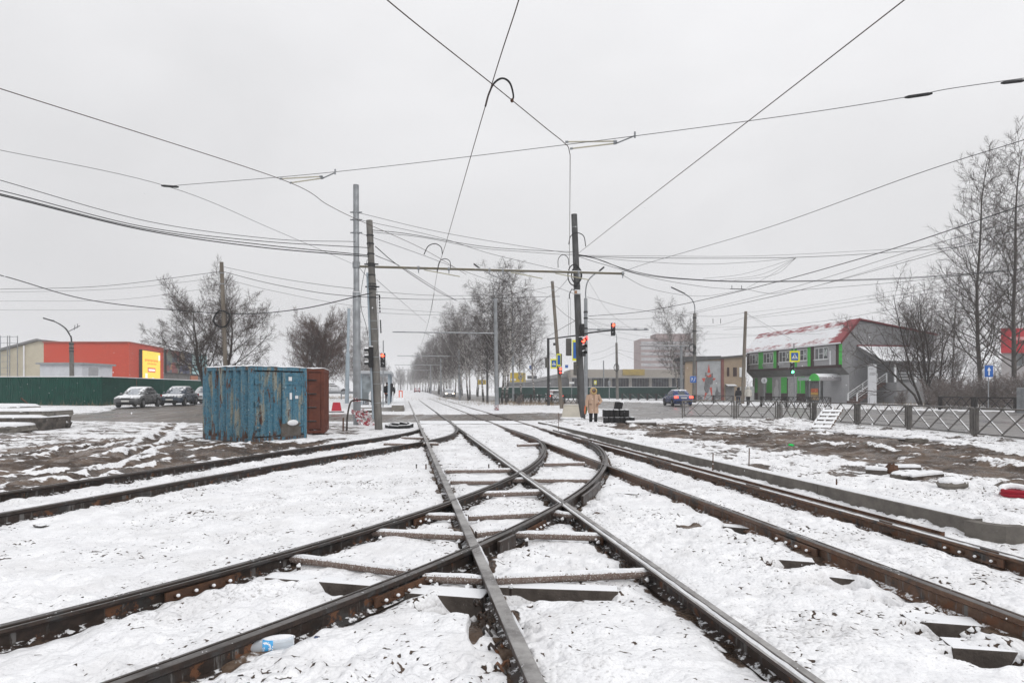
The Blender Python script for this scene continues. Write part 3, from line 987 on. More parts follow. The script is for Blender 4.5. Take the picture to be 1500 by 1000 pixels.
def blue_paint():
    m, nt, b = nodes('chipped_blue_paint')
    co = coords(nt, (1, 1, 0.22))
    c2 = coords(nt)
    n1 = noise(nt, co, 3.5, 7, 0.66, 0.3)
    n2 = noise(nt, c2, 9, 8, 0.7)
    c = mixc(nt, ramp(nt, n2, 0.38, 0.62), (0.045, 0.150, 0.225), (0.095, 0.205, 0.265))
    c = mixc(nt, ramp(nt, n1, 0.52, 0.64), c, (0.26, 0.26, 0.215))
    c = mixc(nt, ramp(nt, math_n(nt, 'ADD', math_n(nt, 'MULTIPLY', noise(nt, co, 4.6, 7, 0.7, 0.5), 0.75), math_n(nt, 'MULTIPLY', n2, 0.25)), 0.565, 0.60), c, (0.085, 0.040, 0.028))
    c = mixc(nt, ramp(nt, noise(nt, c2, 22, 6, 0.7), 0.57, 0.61), c, (0.045, 0.032, 0.030))
    # rust has crept up from the sill and down from the roof rail
    sp = nt.nodes.new('ShaderNodeSeparateXYZ')
    nt.links.new(c2, sp.inputs[0])
    ed = math_n(nt, 'ADD', ramp(nt, sp.outputs[2], 0.55, 0.05, 0, 0.17), ramp(nt, sp.outputs[2], 1.85, 2.35, 0, 0.10))
    c = mixc(nt, ramp(nt, math_n(nt, 'ADD', noise(nt, co, 7, 7, 0.7), ed), 0.63, 0.68), c, (0.075, 0.042, 0.031))
    nt.links.new(c, b.inputs['Base Color'])
    b.inputs['Roughness'].default_value = 0.6
    b.inputs['Specular IOR Level'].default_value = 0.2
    bump(nt, b, n2, 0.3, 0.02)
    return m
M_BLUE = blue_paint()

def text_mesh(s, size, depth=0.01):
    cu = bpy.data.curves.new('lettering', 'FONT')
    cu.body = s
    cu.size = size
    cu.align_x = 'CENTER'
    cu.align_y = 'CENTER'
    cu.extrude = depth
    o = bpy.data.objects.new('lettering', cu)
    COL.objects.link(o)
    me = bpy.data.meshes.new_from_object(o.evaluated_get(bpy.context.evaluated_depsgraph_get()))
    bpy.data.objects.remove(o)
    bpy.data.curves.remove(cu)
    return me

def lettering(s, size, m, parent, M, name='lettering'):
    """flat raised letters; M takes text space (x right, y up, z to the reader) to the parent's space"""
    me = text_mesh(s, size)
    me.transform(M)
    me.materials.clear()
    me.materials.append(m)
    o = bpy.data.objects.new(name, me)
    COL.objects.link(o)
    o.parent = parent
    return o

FACE = Matrix.Rotation(math.pi / 2, 4, 'X')       # text standing upright, read from -y

# ================================================================== poles
def ring(mb, c, r, h, n=12):
    mb.cyl(V(c) - V((0, 0, h / 2)), V(c) + V((0, 0, h / 2)), r, r, n)

def pole(name, label, base, top, r0, r1, m, y=None, steps=None, group=None, cat='pole', zb=None):
    """base, top are photo pixels of foot and tip; a pole may lean"""
    b_ = G(*base) if y is None else A(base[0], base[1], y)
    if zb is not None:
        b_.z = zb
    t_ = A(top[0], top[1], b_.y)
    o = thing(name, label, cat, b_, 0, group)
    d_ = t_ - b_
    mb = MB()
    if steps:
        pts, rs = [V((0, 0, -.2))], [r0]
        for f, r in steps:
            pts += [d_ * f, d_ * (f + .004)]
            rs += [rs[-1], r]
        pts.append(d_)
        rs.append(r1)
        mb.tube(pts, rs, 14)
    else:
        mb.tube([V((0, 0, -.2)), d_ * .5, d_], [r0, (r0 + r1) / 2, r1], 14)
    mb.build('shaft', m, o, smooth=True)
    o['tip'] = tuple(d_)
    return o, b_, d_

def clamp_bands(o, d_, fr, r, m, h=0.06, arm=0.0):
    for f in fr:
        mb = MB()
        c = d_ * f
        ring(mb, c, r, h)
        if arm:
            mb.bar(c - V((arm, 0, 0)), c + V((arm, 0, 0)), .05, .05)
        mb.build('clamp', m, o)

# big grey steel pole with the long cross beam
pA, bA, dA = pole('steel_pole', 'tall pale grey steel pole wrapped in striped tape at its foot', (523, 622), (521.5, 271), .165, .125, M_GALV, steps=[(.555, .13)])
def frA(y): return (622 - y) / 351.0
clamp_bands(pA, dA, [frA(311), frA(322), frA(341)], .15, M_GALV, .07, .26)
clamp_bands(pA, dA, [frA(388)], .17, M_GALV, .25, .0)
ring_m = MB()
ring(ring_m, dA * frA(428), .172, .03)
ring_m.build('snow_ring', M_SNOW, pA)
zb_ = dA * frA(390)
beam_end = A(914, 400.5, bA.y + 2.05) - bA
mb = MB().tube([zb_ + V((.12, 0, 0)), beam_end], .062, 10)
bo = mb.build('cross_beam', mat('beam_tube', (0.19, 0.17, 0.12), (0.15, 0.14, 0.115), sc=3, rough=0.5, bmp=0.05, snow=0.8), pA, smooth=True)
mb = MB()
for f in (.22, .33, .48, .53, .82, .995):
    c = zb_.lerp(beam_end, f)
    mb2 = MB().cyl(c - V((.05, 0, 0)), c + V((.05, 0, 0)), .085, .085, 10).bar(c, c - V((0, 0, .22)), .04, .04)
    mb2.build('beam_clamp', M_GALV, pA)
for a, b2 in ((.24, .37), (.56, .68), (.73, .86)):
    p, q = zb_.lerp(beam_end, a) - V((0, 0, .08)), zb_.lerp(beam_end, b2) - V((0, 0, .34))
    MB().tube([p, q], .022, 6).build('stay_rod', mat('yellowed_rod', (0.42, 0.40, 0.28), (0.36, 0.34, 0.25), sc=3, rough=0.4, bmp=0.0), pA)

def tape_wind(o, zs, r, seed):
    rnd = random.Random(seed)
    for z in zs:
        pts = []
        for k in range(15):
            a = 2 * math.pi * k / 14
            pts.append(V((r * math.cos(a), r * math.sin(a), z + .03 * math.sin(a + z * 9))))
        secs = [[p + V((0, 0, -.035)), p + V((0, 0, .035))] for p in pts]
        MB().loft(secs, closed=False, caps=False).build('tape', M_TAPE, o)
t = thing('barrier_tape', 'torn red and white barrier tape heaped at the foot of the grey steel pole', 'tape', bA)
tape_wind(t, [.55, .62, 1.05, 1.12], .185, 3)
rnd = random.Random(5)
for k in range(16):
    a = rnd.uniform(-1.2, 2.6)
    p = V((.2 * math.cos(a), -.2, rnd.uniform(.2, .5)))
    pts = [p, p + V((rnd.uniform(-.1, .25), -.15, rnd.uniform(.0, .22))), p + V((rnd.uniform(.0, .6), -.3, -.1)), p + V((rnd.uniform(.0, 1.0), -.35, -.5))]
    P_ = catmull(pts, 4)
    secs = [[V(q) + V((0, 0, -.035)), V(q) + V((.02, 0, .035))] for q in P_]
    MB().loft(secs, closed=False, caps=False).build('tape', M_TAPE, t)

# leaning dark concrete pole beside it
pB, bB, dB = pole('concrete_pole', 'leaning dark concrete pole hung with clamps, just behind the grey steel pole', (555, 629), (541, 323), .155, .125, M_POLEG)
def frB(y): return (629 - y) / 306.0
clamp_bands(pB, dB, [frB(k) for k in (345, 357, 372, 390, 403, 416, 424, 436)], .15, M_DARKM, .05, .0)
clamp_bands(pB, dB, [frB(k) for k in (387, 420)], .16, M_DARKM, .08, .28)
clamp_bands(pB, dB, [frB(k) for k in (470, 482, 500, 523, 545, 562, 590)], .158, M_GALV, .025)
mb = MB().tube([dB * .05 + V((-.2, -.02, 0)), dB * .75 + V((-.17, -.02, 0))], .045, 8)
mb.build('side_pipe', M_LBLUE, pB, smooth=True)
for f0, f1, dx in ((frB(434), frB(456), .26), (frB(470), frB(486), .26)):
    for k in range(6):
        c = dB * (f0 + (f1 - f0) * k / 5) + V((dx, 0, 0))
        MB().ball(c, (.03, .03, .055), 7, 5).build('chain_link', M_DARKM, pB)
mb = MB().tube([dB * frB(432) + V((.13, 0, 0)), dB * frB(432) + V((.28, 0, 0)), dB * frB(436) + V((.28, 0, 0))], .02, 6)
mb.build('hook', M_DARKM, pB)

# traffic light
def traffic_light(name, label, loc, rz, s=1.0, lit=0, col=(1, .06, .03), n=3, group=None, power=7.0, base=None, back=False, cat='traffic light'):
    o = thing(name, label, cat, loc, rz, group)
    H_ = .32 * n * s
    MB().box((0, 0, -H_ / 2), (.30 * s, .20 * s, H_)).build('housing', M_BLACK if not back else mat('grey_brown_housing', (.10, .095, .085), (.08, .075, .07), sc=4, rough=.6), o, bevel=.015)
    if back:
        for k in range(n + 1):
            MB().box((0, -.105 * s, -H_ * k / n), (.31 * s, .02, .02)).build('back_rib', M_DARKM, o)
        return o
    dark = glass('dark_lens', (.012, .012, .012), .2)
    for k in range(n):
        z = -.32 * s * (k + .5)
        m = emit('lamp_%d%d%d' % tuple(int(99 * c) for c in col), col, power) if k == lit else dark
        MB().cyl((0, -.10 * s, z), (0, -.125 * s, z), .115 * s, .10 * s, 14).build('lens', m, o)
        secs = []
        for yy, rr in ((-.10, .125), (-.30, .115)):
            secs.append([V((rr * s * math.cos(a), yy * s, z + rr * s * math.sin(a))) for a in np.linspace(-.25, math.pi + .25, 10)])
        v = MB().loft(secs, closed=False, caps=False).build('visor', M_BLACK, o)
        secs = []
        for yy, rr in ((-.11, .128), (-.29, .118)):
            secs.append([V((rr * s * math.cos(a), yy * s, z + rr * s * math.sin(a) * h)) for a, h in ((.6, 1.0), (1.0, 1.12), (1.57, 1.2), (2.1, 1.12), (2.5, 1.0))])
        MB().loft(secs, closed=False, caps=False).build('snow_cap', M_SNOW, v)
    MB().box((0, 0, .015 * s), (.30 * s, .2 * s, .04 * s)).build('snow_cap', M_SNOW, o, bevel=.012)
    return o

# signal on its post by the stop
b_ = G(561, 601.5)
o = thing('signal_post', 'slim grey post carrying the red signal by the tram stop', 'post', b_)
top_ = A(561, 517, b_.y)
MB().cyl((0, 0, -.1), (top_ - b_) + V((0, .12, .9)), .045, .04, 8).build('shaft', M_GALV, o, smooth=True)
traffic_light('traffic_light', 'traffic light with glowing red lamp by the tram stop shelter', top_, 0, 1.05, 0)
# side-on light on the leaning pole
traffic_light('traffic_light', 'unlit traffic light seen edge-on, on the leaning dark concrete pole', A(543.5, 508, bB.y - .12), -1.45, .85, 9)

# slender poles near the stop
pole('slim_pole', 'slim pale blue pole in the snow behind the grey steel pole', (508, 590.5), (511, 452), .19, .13, M_LBLUE, steps=[(.53, .13)])

# far brackets over the tramway
def bracket_pole(label, base, top, arm_y, arm_x0, r=.15, y=None):
    o, b_, d_ = pole('bracket_pole', label, base, top, r, r * .85, M_GALV, y=y, group='bracket poles over the tramway')
    f = (base[1] - arm_y) / (base[1] - top[1])
    c = d_ * f
    L = (base[0] - arm_x0) * b_.y / FOC
    e = c + V((-L, -.17 * L * .9, 0)) * .98
    MB().tube([c, e], .045, 8).build('arm', M_GALV, o, smooth=True)
    MB().tube([c + V((0, 0, .55)), c.lerp(e, .55)], .012, 5).build('stay_rod', M_WIREG, o)
    for q in (.3, .72):
        p = c.lerp(e, q)
        MB().tube([p, p + V((.9, 0, -.30))], .018, 5).build('steady_rod', M_GALV, o)
    clamp_bands(o, d_, [f, f + .06], r * 1.05, M_GALV, .12)
    return o
bracket_pole('grey bracket pole in front of the trio of birch trunks', (728, 601), (725.5, 437), 488, 578)
bracket_pole('grey bracket pole second along the row of birches', (673.5, 586), (672, 512), 521.5, 584, .15)
bracket_pole('small bracket pole third along the row of birches', (646, 580), (645.5, 525), 534.5, 579, .15)
bracket_pole('tiny bracket pole farthest along the row of birches', (631, 576.5), (630.7, 533), 542, 582, .15)
# the bracket pole keeps a scrap of tape
t = thing('barrier_tape', 'scrap of striped tape round the foot of a bracket pole by the birches', 'tape', G(727.5, 601))
tape_wind(t, [.1, .2, .32], .18, 9)

# ================================================================== tram stop
pl = G(578, 602.5)
ax = V((-.1745, 1, 0)).normalized()
px_ = V((ax.y, -ax.x, 0))
rz_ = math.atan2(ax.y, ax.x) - math.pi / 2
st = thing('tram_platform', 'low snow-covered tram platform with a raw concrete end block', 'platform', pl, rz_)
MB().box((-1.0, 22, .02), (3.4, 42, .5)).build('deck', mat('snowy_deck', (.3, .29, .28), (.25, .24, .23), sc=2, rough=.8, snow=.9), st)
MB().box((.22, .35, .14), (.85, .7, .58)).build('end_block', M_CONC, st, bevel=.02)
MB().box((.22, .4, .47), (.9, .75, .08)).build('snow_cap', M_SNOW, st, bevel=.03)
for x in (-1.75, -.15):
    mb = MB().tube([(x, .9, .25), (x, .9, 1.15), (x, 2.4, 1.35), (x, 2.4, .25)], .035, 6)
    mb.build('handrail', M_WHITE, st)
sh_y = 50.0
shl = V((fl1(sh_y) - 2.9, sh_y, .28))
sh = thing('tram_shelter', 'grey open-fronted tram shelter with a flat snowy roof', 'shelter', shl, rz_)
MB().box((0, 6, 2.55), (2.6, 13, .22)).build('roof', mat('shelter_roof', (.42, .44, .46), (.36, .38, .4), sc=2, rough=.5, snow=.8), sh, bevel=.03)
for y in (.2, 3.2, 6.2, 9.2, 12.0):
    for x in (-1.1, 1.05):
        MB().box((x, y, 1.2), (.14, .14, 2.5)).build('post', M_LBLUE, sh)
for y in (.2, 3.2, 6.2, 9.2):
    MB().box((-1.15, y + 1.5, 1.25), (.04, 2.8, 1.9)).build('glass_panel', glass('shelter_glass', (.16, .18, .19), .1), sh)
MB().box((-.55, .2, 1.25), (.9, .05, 2.0)).build('end_panel', glass('shelter_glass'), sh)
MB().box((-.6, 3, .22), (.5, 3, .12)).box((-.6, 2, .0), (.08, .08, .45)).box((-.6, 4, .0), (.08, .08, .45)).build('bench', M_RUSTY, sh)
# far orange works frame on the track
o = thing('works_frame', 'small orange works frame standing far along the platform edge', 'barrier', A(587, 574, 92))
o.location.z = .2
for x in (-.22, .22):
    MB().box((x, 0, .5), (.12, .1, 1.0)).build('leg', mat('orange_paint', (.75, .10, .03), (.68, .09, .03), sc=2, bmp=0), o)
MB().box((0, 0, .95), (.56, .12, .14)).build('crossbar', MATS['orange_paint'], o)

# ================================================================== barrier, pipe, hoop
b_ = G(493, 603.5)
o = thing('road_barrier', 'red plastic road barrier on a white-edged base, in the snow', 'barrier', b_, .25)
MB().loft([[V((sx * a, sy * b2, z)) for sx, sy in ((-1, -1), (1, -1), (1, 1), (-1, 1))] for a, b2, z in ((.34, .24, .04), (.33, .22, .1), (.24, .14, .62), (.20, .11, .66))]).build('body', M_REDP, o, bevel=.02)
MB().box((0, 0, .02), (.95, .6, .09)).build('base', M_BLACK, o, bevel=.02)
MB().box((0, 0, .075), (.93, .58, .03)).build('snow_rim', M_SNOW, o, bevel=.01)
MB().box((0, 0, .68), (.38, .22, .05)).build('snow_cap', M_SNOW, o, bevel=.02)
# kerb slabs by the road edge
for (x, y, l, lab) in ((537, 604.5, .95, 'snow-capped dark slab by the road edge beside the leaning pole'),):
    b_ = G(x, y)
    o = thing('slab', lab, 'slab', b_, .05)
    MB().box((0, 0, .08), (l, .5, .2)).build('body', M_DARKWOOD, o, bevel=.02)
    MB().box((0, 0, .21), (l, .5, .09)).build('snow_cap', M_SNOW, o, bevel=.03)
b_ = G(508, 630)
o = thing('bent_pipe', 'bent dark pipe hoop rising from the snow beside the steel pole', 'pipe', b_)
P_ = catmull([V((0, 0, -.05)), V((.02, 0, .5)), V((.06, .2, 1.0)), V((.12, .4, 1.16)), V((.35, .6, 1.2)), V((.72, .7, 1.16)), V((.95, .75, 1.02))], 6)
o2 = MB().tube([V(q) for q in P_], .035, 8).build('tube', M_RDARK, o, smooth=True)
MB().cyl((-.12, -.1, -.05), (-.11, -.1, .5), .03, .03, 8).build('stake', M_RUSTY, o)
b_ = G(585, 626)
o = thing('hoop_frame', 'low black eight-sided frame lying in the snow by the siding rail', 'frame', b_)
mb = MB()
for k in range(8):
    a0, a1 = math.pi / 4 * k + .2, math.pi / 4 * (k + 1) + .2
    mb = MB().bar((.52 * math.cos(a0), .75 * math.sin(a0), .05), (.52 * math.cos(a1), .75 * math.sin(a1), .08 + .05 * math.sin(a1)), .12, .14)
    c = mb.build('side', M_BLACK, o)
    MB().bar((.52 * math.cos(a0), .75 * math.sin(a0), .13), (.52 * math.cos(a1), .75 * math.sin(a1), .15 + .05 * math.sin(a1)), .09, .03).build('snow_cap', M_SNOW, c)

# ================================================================== containers
def container(label, B, th, a, c, hgt, m, name='shipping_container', bare=False):
    """B is the near corner; the long side runs off to the west, the door end to the east"""
    o = thing(name, label, 'container', B, -th)
    # local x along the side (negative), local y along the door end
    def corr(mb, p0, ex, ey, L, z0, z1, n, d):
        """corrugated sheet: ex along, ey outwards"""
        pts = []
        for k in range(n):
            w_ = L / n
            for f, dd in ((0, 0), (.36, 0), (.5, -d), (.86, -d)):
                pts.append(p0 + ex * (w_ * (k + f)) + ey * dd)
        pts.append(p0 + ex * L)
        mb.loft([[p + V((0, 0, z)) for p in pts] for z in (z0, z1)], closed=False, caps=False)
    fr = .10
    mb = MB()
    corr(mb, V((-a + fr, 0, 0)), V((1, 0, 0)), V((0, -1, 0)), a - 2 * fr, .12, hgt - .12, 6, .10)
    corr(mb, V((-a + fr, c, 0)), V((1, 0, 0)), V((0, 1, 0)), a - 2 * fr, .12, hgt - .12, 6, .10)
    mb.build('side_wall', m, o)
    MB().quad(V((-a, 0, hgt - .03)), V((0, 0, hgt - .03)), V((0, c, hgt - .03)), V((-a, c, hgt - .03))).build('roof', m, o)
    mb = MB()
    corr(mb, V((-a, fr, 0)), V((0, 1, 0)), V((-1, 0, 0)), c - 2 * fr, .12, hgt - .12, 5, .06)
    mb.build('end_wall', m, o)
    E_ = .02
    for x, y in ((-a, 0), (0, 0), (0, c), (-a, c)):
        MB().box((x + (.05 if x < 0 else -.05), y + (.05 if y == 0 else -.05), hgt / 2), (.10 + E_, .10 + E_, hgt)).build('corner_post', m, o)
    for z in (.06, hgt - .06):
        for p, q in (((-a + .1, .04), (-.1, .04)), ((-.04, .1), (-.04, c - .1)), ((-a + .1, c - .04), (-.1, c - .04)), ((-a + .04, .1), (-a + .04, c - .1))):
            MB().bar(V((p[0], p[1], z)), V((q[0], q[1], z)), .09, .115).build('edge_rail', m, o)
    # two doors on the east end
    if not bare:
        for y0, y1, nn in ((.13, c * .52, 4), (c * .54, c - .13, 1)):
            mb = MB()
            if nn == 4:
                corr(mb, V((.005, y0, 0)), V((0, 1, 0)), V((1, 0, 0)), y1 - y0, .16, hgt - .16, 4, .07)
            else:
                mb.box((-.02, (y0 + y1) / 2, hgt / 2), (.05, y1 - y0, hgt - .34))
            dr = mb.build('door', m, o)
            if nn == 1:
                for yy in (y0 + .05, y1 - .05, (y0 + y1) / 2):
                    MB().box((.015, yy, hgt / 2), (.03, .07 if yy != (y0 + y1) / 2 else .03, hgt - .40)).build('stile', m, dr)
                for zz in (.22, hgt - .55, hgt - .25):
                    MB().box((.013, (y0 + y1) / 2, zz), (.026, y1 - y0 - .12, .06)).build('cross_rail', m, dr)
            hy = y0 + .02 if nn == 4 else y1 - .02
            for zz in (.45, hgt * .5, hgt - .5):
                MB().cyl((.05, hy, zz - .07), (.05, hy, zz + .07), .04, .04, 8).box((.035, hy + (.08 if nn == 4 else -.08), zz), (.03, .2, .06)).build('hinge', m, dr)
        for yy, zz, hh, ww in ((c * .68, hgt - .38, .13, .13), (c * .69, hgt * .60, .22, .09), (c * .80, hgt * .585, .10, .12)):
            MB().box((.034, yy, zz), (.006, ww, hh)).build('paper_notice', M_WHITE, o)
        MB().ball((.06, c * .72, .55), (.05, .22, .10), 8, 5).build('snow_lump', M_SNOW, o, smooth=True)
        MB().box((.02, c * .7, .32), (.03, c * .36, .42)).build('grimy_kick_plate', mat('grimy_plate', (.12, .11, .10), (.08, .07, .06), sc=6, rough=.8, wear=(.1, .045, .03), wamt=.4), o)
    else:
        for k in range(4):
            zz = .45 + k * .5
            MB().box((.03, c * .35, zz), (.05, .32, .04)).build('step_bar', M_DARKM, o)
        MB().box((-.02, c * .5, hgt / 2), (.05, c - .25, hgt - .3)).build('door', m, o)
    secs = []
    sm = MB()
    nx, ny = 14, 12
    pts = [[V((-a - .02 + (a + .04) * i / nx, -.02 + (c + .04) * j / ny, hgt - .02 + (.055 + .02 * random.random() if 0 < i < nx and 0 < j < ny else .03 * random.random() + .012))) for j in range(ny + 1)] for i in range(nx + 1)]
    sm.loft(pts, closed=False, caps=False)
    sm.build('snow_cap', M_SNOW, o, smooth=True)
    return o
cB = V((-.4163 * 19.6, 19.6, -.10))
container('blue shipping container with peeling rust-streaked paint and snow on its roof', cB, math.radians(33), 2.59, 2.13, 2.38, M_BLUE)
cR = V((-.329 * 22.9, 22.9, -.06))
container('brown rusty container standing close behind the blue one', cR, math.radians(78), 2.1, .66, 2.36, mat('brown_rust_paint', (.155, .052, .034), (.11, .040, .029), sc=3, rough=.8, bmp=.3, wear=(.05, .03, .028), wamt=.25), bare=True)

# wooden pole behind the container with a coil
pW, bW, dW = pole('utility_pole', 'weathered wooden pole behind the blue container with a cable coil', (333, 612), (324.5, 384), .115, .095, M_WOOD)
clamp_bands(pW, dW, [.93, .86], .12, M_GALV, .05, .0)
c_ = A(325, 467, bW.y - .15)
o = MB().tube([c_ + V((.42 * math.cos(a), .06 * math.sin(3 * a), .42 * math.sin(a))) for a in np.linspace(0, 4 * math.pi, 60)], .045, 6).build('cable_coil', M_BLACK, smooth=True)
tag(o, 'black cable coil hung on the wooden pole behind the container', 'cable coil')

# ================================================================== slab stack at the edge
def rough_slab(label, x0, x1, y0, y1, dz, th, dep, rz, m=M_CONC, snow=True):
    p, q = G(x0, y0), G(x1, y1)
    q = V((q.x, q.y, 0)); p = V((p.x, p.y, 0))
    L = (q - p).length
    o = thing('concrete_slab', label, 'slab', V(((p.x + q.x) / 2, (p.y + q.y) / 2, base_h((p.x + q.x) / 2, (p.y + q.y) / 2) + dz)), rz, 'broken concrete slabs in the stack')
    rnd = random.Random(int(x0 * 7 + x1))
    n = 8
    out = []
    for k in range(n):
        out.append((-L / 2 + L * k / (n - 1), -dep / 2 + rnd.uniform(-.08, .08)))
    for k in range(n):
        out.append((L / 2 - L * k / (n - 1) + rnd.uniform(-.05, .05), dep / 2 + rnd.uniform(-.1, .1)))
    MB().loft([[V((a * f + rnd.uniform(-.05, .05), b2 * f + rnd.uniform(-.05, .05), z)) for a, b2 in out] for z, f in ((0, .97), (th * .3, 1.0), (th * .65, 1.0), (th, .99))]).build('body', m, o)
    if snow:
        MB().loft([[V((a * f, b2 * f, z)) for a, b2 in out] for f, z in ((.97, th - .03), (.95, th + .05), (.84, th + .10), (.5, th + .12))]).build('snow_cap', M_SNOW, o, smooth=True)
    return o
M_RUB = mat('dark_broken_concrete', (.115, .10, .088), (.06, .054, .05), sc=5, rough=.9, bmp=.9, snow=.35, wear=(.2, .18, .16), wamt=.3, wsc=4)
rough_slab('lowest slab of the concrete stack, thick and nearest', -70, 46, 633, 632, 0, .25, 1.0, 0)
rough_slab('broken dark middle layer of the concrete stack', -60, 88, 629, 628, .0, .50, 1.7, .04, M_RUB)
rough_slab('broad upper slab with a jagged end on the concrete stack', -40, 85, 628, 628, .52, .22, 1.6, .08)
rough_slab('small snow-heaped slab topmost on the concrete stack', -20, 41, 627, 628, .74, .16, .9, -.12)
rough_slab('dark rubble block leaning at the end of the concrete stack', 78, 99, 626, 626, 0, .22, 1.0, .5, M_RUB)
b_ = A(54, 611, 26.5)
tag(MB().tube([b_, A(42, 592, 26.8), A(31, 583, 27)], .028, 6).build('rebar', M_RUSTY), 'bent rusty reinforcing bar sticking up from the concrete slab stack', 'rebar')

# ================================================================== green fence
M_GREEN = mat('dark_green_sheet', (.004, .058, .042), (.003, .044, .033), sc=1.5, rough=.7, bmp=.05, spec=.03)
def corrugated_fence(label, p, q, h0, h1, nseg, m=None):
    p, q = V(p), V(q)
    L = (q - p).xy.length
    ang = math.atan2(q.y - p.y, q.x - p.x)
    o = thing('sheet_fence', label, 'fence', p, ang)
    for s in range(nseg):
        mb = MB()
        n = max(4, int(L / nseg / .22))
        a0, a1 = L * s / nseg, L * (s + 1) / nseg - .02
        hh = h0 + (h1 - h0) * s / max(1, nseg - 1)
        z_ = (q.z - p.z) * s / nseg
        pts = []
        for k in range(n):
            w_ = (a1 - a0) / n
            for f, d_ in ((0, 0), (.45, 0), (.55, .04), (.95, .04)):
                pts.append((a0 + w_ * (k + f), d_))
        mb.loft([[V((x, d_, z)) for x, d_ in pts] for z in (z_, z_ + hh)], closed=False, caps=False)
        mb.build('sheet_panel', m or M_GREEN, o)
        MB().box((a1 + .01, .05, z_ + hh / 2), (.09, .06, hh)).build('post', m or M_GREEN, o)
    MB().bar((0, -.02, h0 - .02), (L, -.02, q.z - p.z + h1 - .02), .03, .06).build('snow_line', M_SNOW, o)
    return o
fc = G(148, 594)
fl = G(-420, 589.5)
hf = (594 - 551) * fc.y / FOC
corrugated_fence('dark green corrugated fence running across in front of the warehouse', fl, fc, hf * 1.06, hf, 4)
fe = V((-37.0, 76.0, .28))
fe.x = (298 - 750) * fe.y / FOC
corrugated_fence('dark green corrugated fence receding behind the parked cars', fc, fe, hf, hf, 4)

# ================================================================== warehouse and lamp
yw = 78.0
def wz(py_, y):
    return EYE - (py_ - HZ) * y / FOC
W0, W1 = A(64, 501, yw), A(189, 501.5, yw)
zt = wz(501.5, yw)
yb = (zt - EYE) * FOC / (HZ - 510.5)
W2 = A(239.5, 510.5, yb)
yc = (zt - EYE) * FOC / (HZ - 519)
W3 = A(298, 519, yc)
def brick_mat():
    m, nt, b = nodes('red_orange_brick')
    t_ = nt.nodes.new('ShaderNodeTexCoord')
    sp = nt.nodes.new('ShaderNodeSeparateXYZ')
    nt.links.new(t_.outputs['Object'], sp.inputs[0])
    cb = nt.nodes.new('ShaderNodeCombineXYZ')
    nt.links.new(math_n(nt, 'ADD', sp.outputs[0], sp.outputs[1]), cb.inputs[0])
    nt.links.new(sp.outputs[2], cb.inputs[1])
    br = nt.nodes.new('ShaderNodeTexBrick')
    nt.links.new(cb.outputs[0], br.inputs[0])
    br.inputs['Scale'].default_value = 3.0
    br.inputs['Color1'].default_value = (.55, .055, .020, 1)
    br.inputs['Color2'].default_value = (.45, .044, .017, 1)
    br.inputs['Mortar'].default_value = (.42, .075, .035, 1)
    br.inputs['Mortar Size'].default_value = .015
    n = noise(nt, t_.outputs['Object'], .4, 5)
    nt.links.new(mixc(nt, ramp(nt, n, .4, .65), br.outputs[0], (.50, .048, .018)), b.inputs['Base Color'])
    b.inputs['Roughness'].default_value = .75
    return m
M_BRICK = brick_mat()
wh = thing('warehouse', 'orange brick warehouse with a cream gabled wing and grey sheet annex', 'warehouse', V((W1.x, W1.y, 0)))
mb = MB()
dp = V((-20, 24, 0))
mb.loft([[V((W0.x, W0.y, z)), V((W1.x, W1.y, z)), V((W2.x, W2.y, z)), V((W0.x - 1, W2.y + 8, z))] for z in (-.5, zt)])
mb.build('brick_wall', M_BRICK, wh, world=True)
MB().bar(V((W0.x, W0.y - .1, zt + .05)), V((W1.x, W1.y - .1, zt + .05)), .25, .12).bar(V((W1.x, W1.y, zt + .05)), V((W2.x, W2.y, zt + .05)), .25, .12).build('parapet_cap', mat('parapet_metal', (.35, .12, .09), (.3, .1, .08), sc=2, rough=.5, snow=.5), wh, world=True)
# cream wing
C0 = A(-150, 535, yw)
zl = wz(516.5, yw)
slope_x = W0.x - (A(0, 515, yw).x)
ridge = A(56, 499.3, yw)
zi = lambda x: ridge.z - (ridge.x - x) * (ridge.z - wz(514.5, yw)) / (ridge.x - A(0, 0, yw).x)
xl = C0.x
pts = [(xl, -.5), (W0.x - .02, -.5), (W0.x - .02, zt + .1), (ridge.x, ridge.z), (xl, zi(xl))]
MB().prism([(x, z) for x, z in pts], yw + .05, yw + 22).build('cream_wall', mat('cream_siding', (.50, .46, .36), (.45, .41, .32), sc=.8, rough=.7, bmp=.05), wh, world=True)
MB().prism([(xl, zi(xl) + .03), (ridge.x, ridge.z + .03), (W0.x, zt + .13), (W0.x, zt + .35), (ridge.x, ridge.z + .28), (xl, zi(xl) + .28)], yw - .35, yw + 22).build('gable_roof', mat('grey_roof_edge', (.22, .22, .22), (.17, .17, .17), sc=2, rough=.6, snow=.5), wh, world=True)
dx = A(36, 0, yw).x
MB().cyl((dx, yw - .1, .5), (dx, yw - .1, zi(dx) - .1), .09, .09, 8).build('downpipe', M_WHITE, wh, world=True)
# roof ladder frame
l0, l1 = A(9, 0, yw).x, A(34, 0, yw).x
for x in (l0, l0 + (l1 - l0) * .42, l0 + (l1 - l0) * .55, l1):
    MB().bar((x, yw - .9, 1), (x, yw - .9, wz(492.5, yw)), .07, .07).build('ladder_post', M_GALV, wh, world=True)
for k in range(7):
    z = wz(494 + k * 9, yw)
    MB().bar((l0, yw - .9, z), (l1 if k < 2 else l0 + (l1 - l0) * .55, yw - .9, z), .05, .05).build('ladder_rung', M_GALV, wh, world=True)
for k in range(3):
    z = wz(505 + k * 3.5, yw)
    MB().bar((A(-160, 0, yw).x, yw - .9, z - .5), (l0, yw - .9, z), .05, .05).build('roof_rail', M_GALV, wh, world=True)
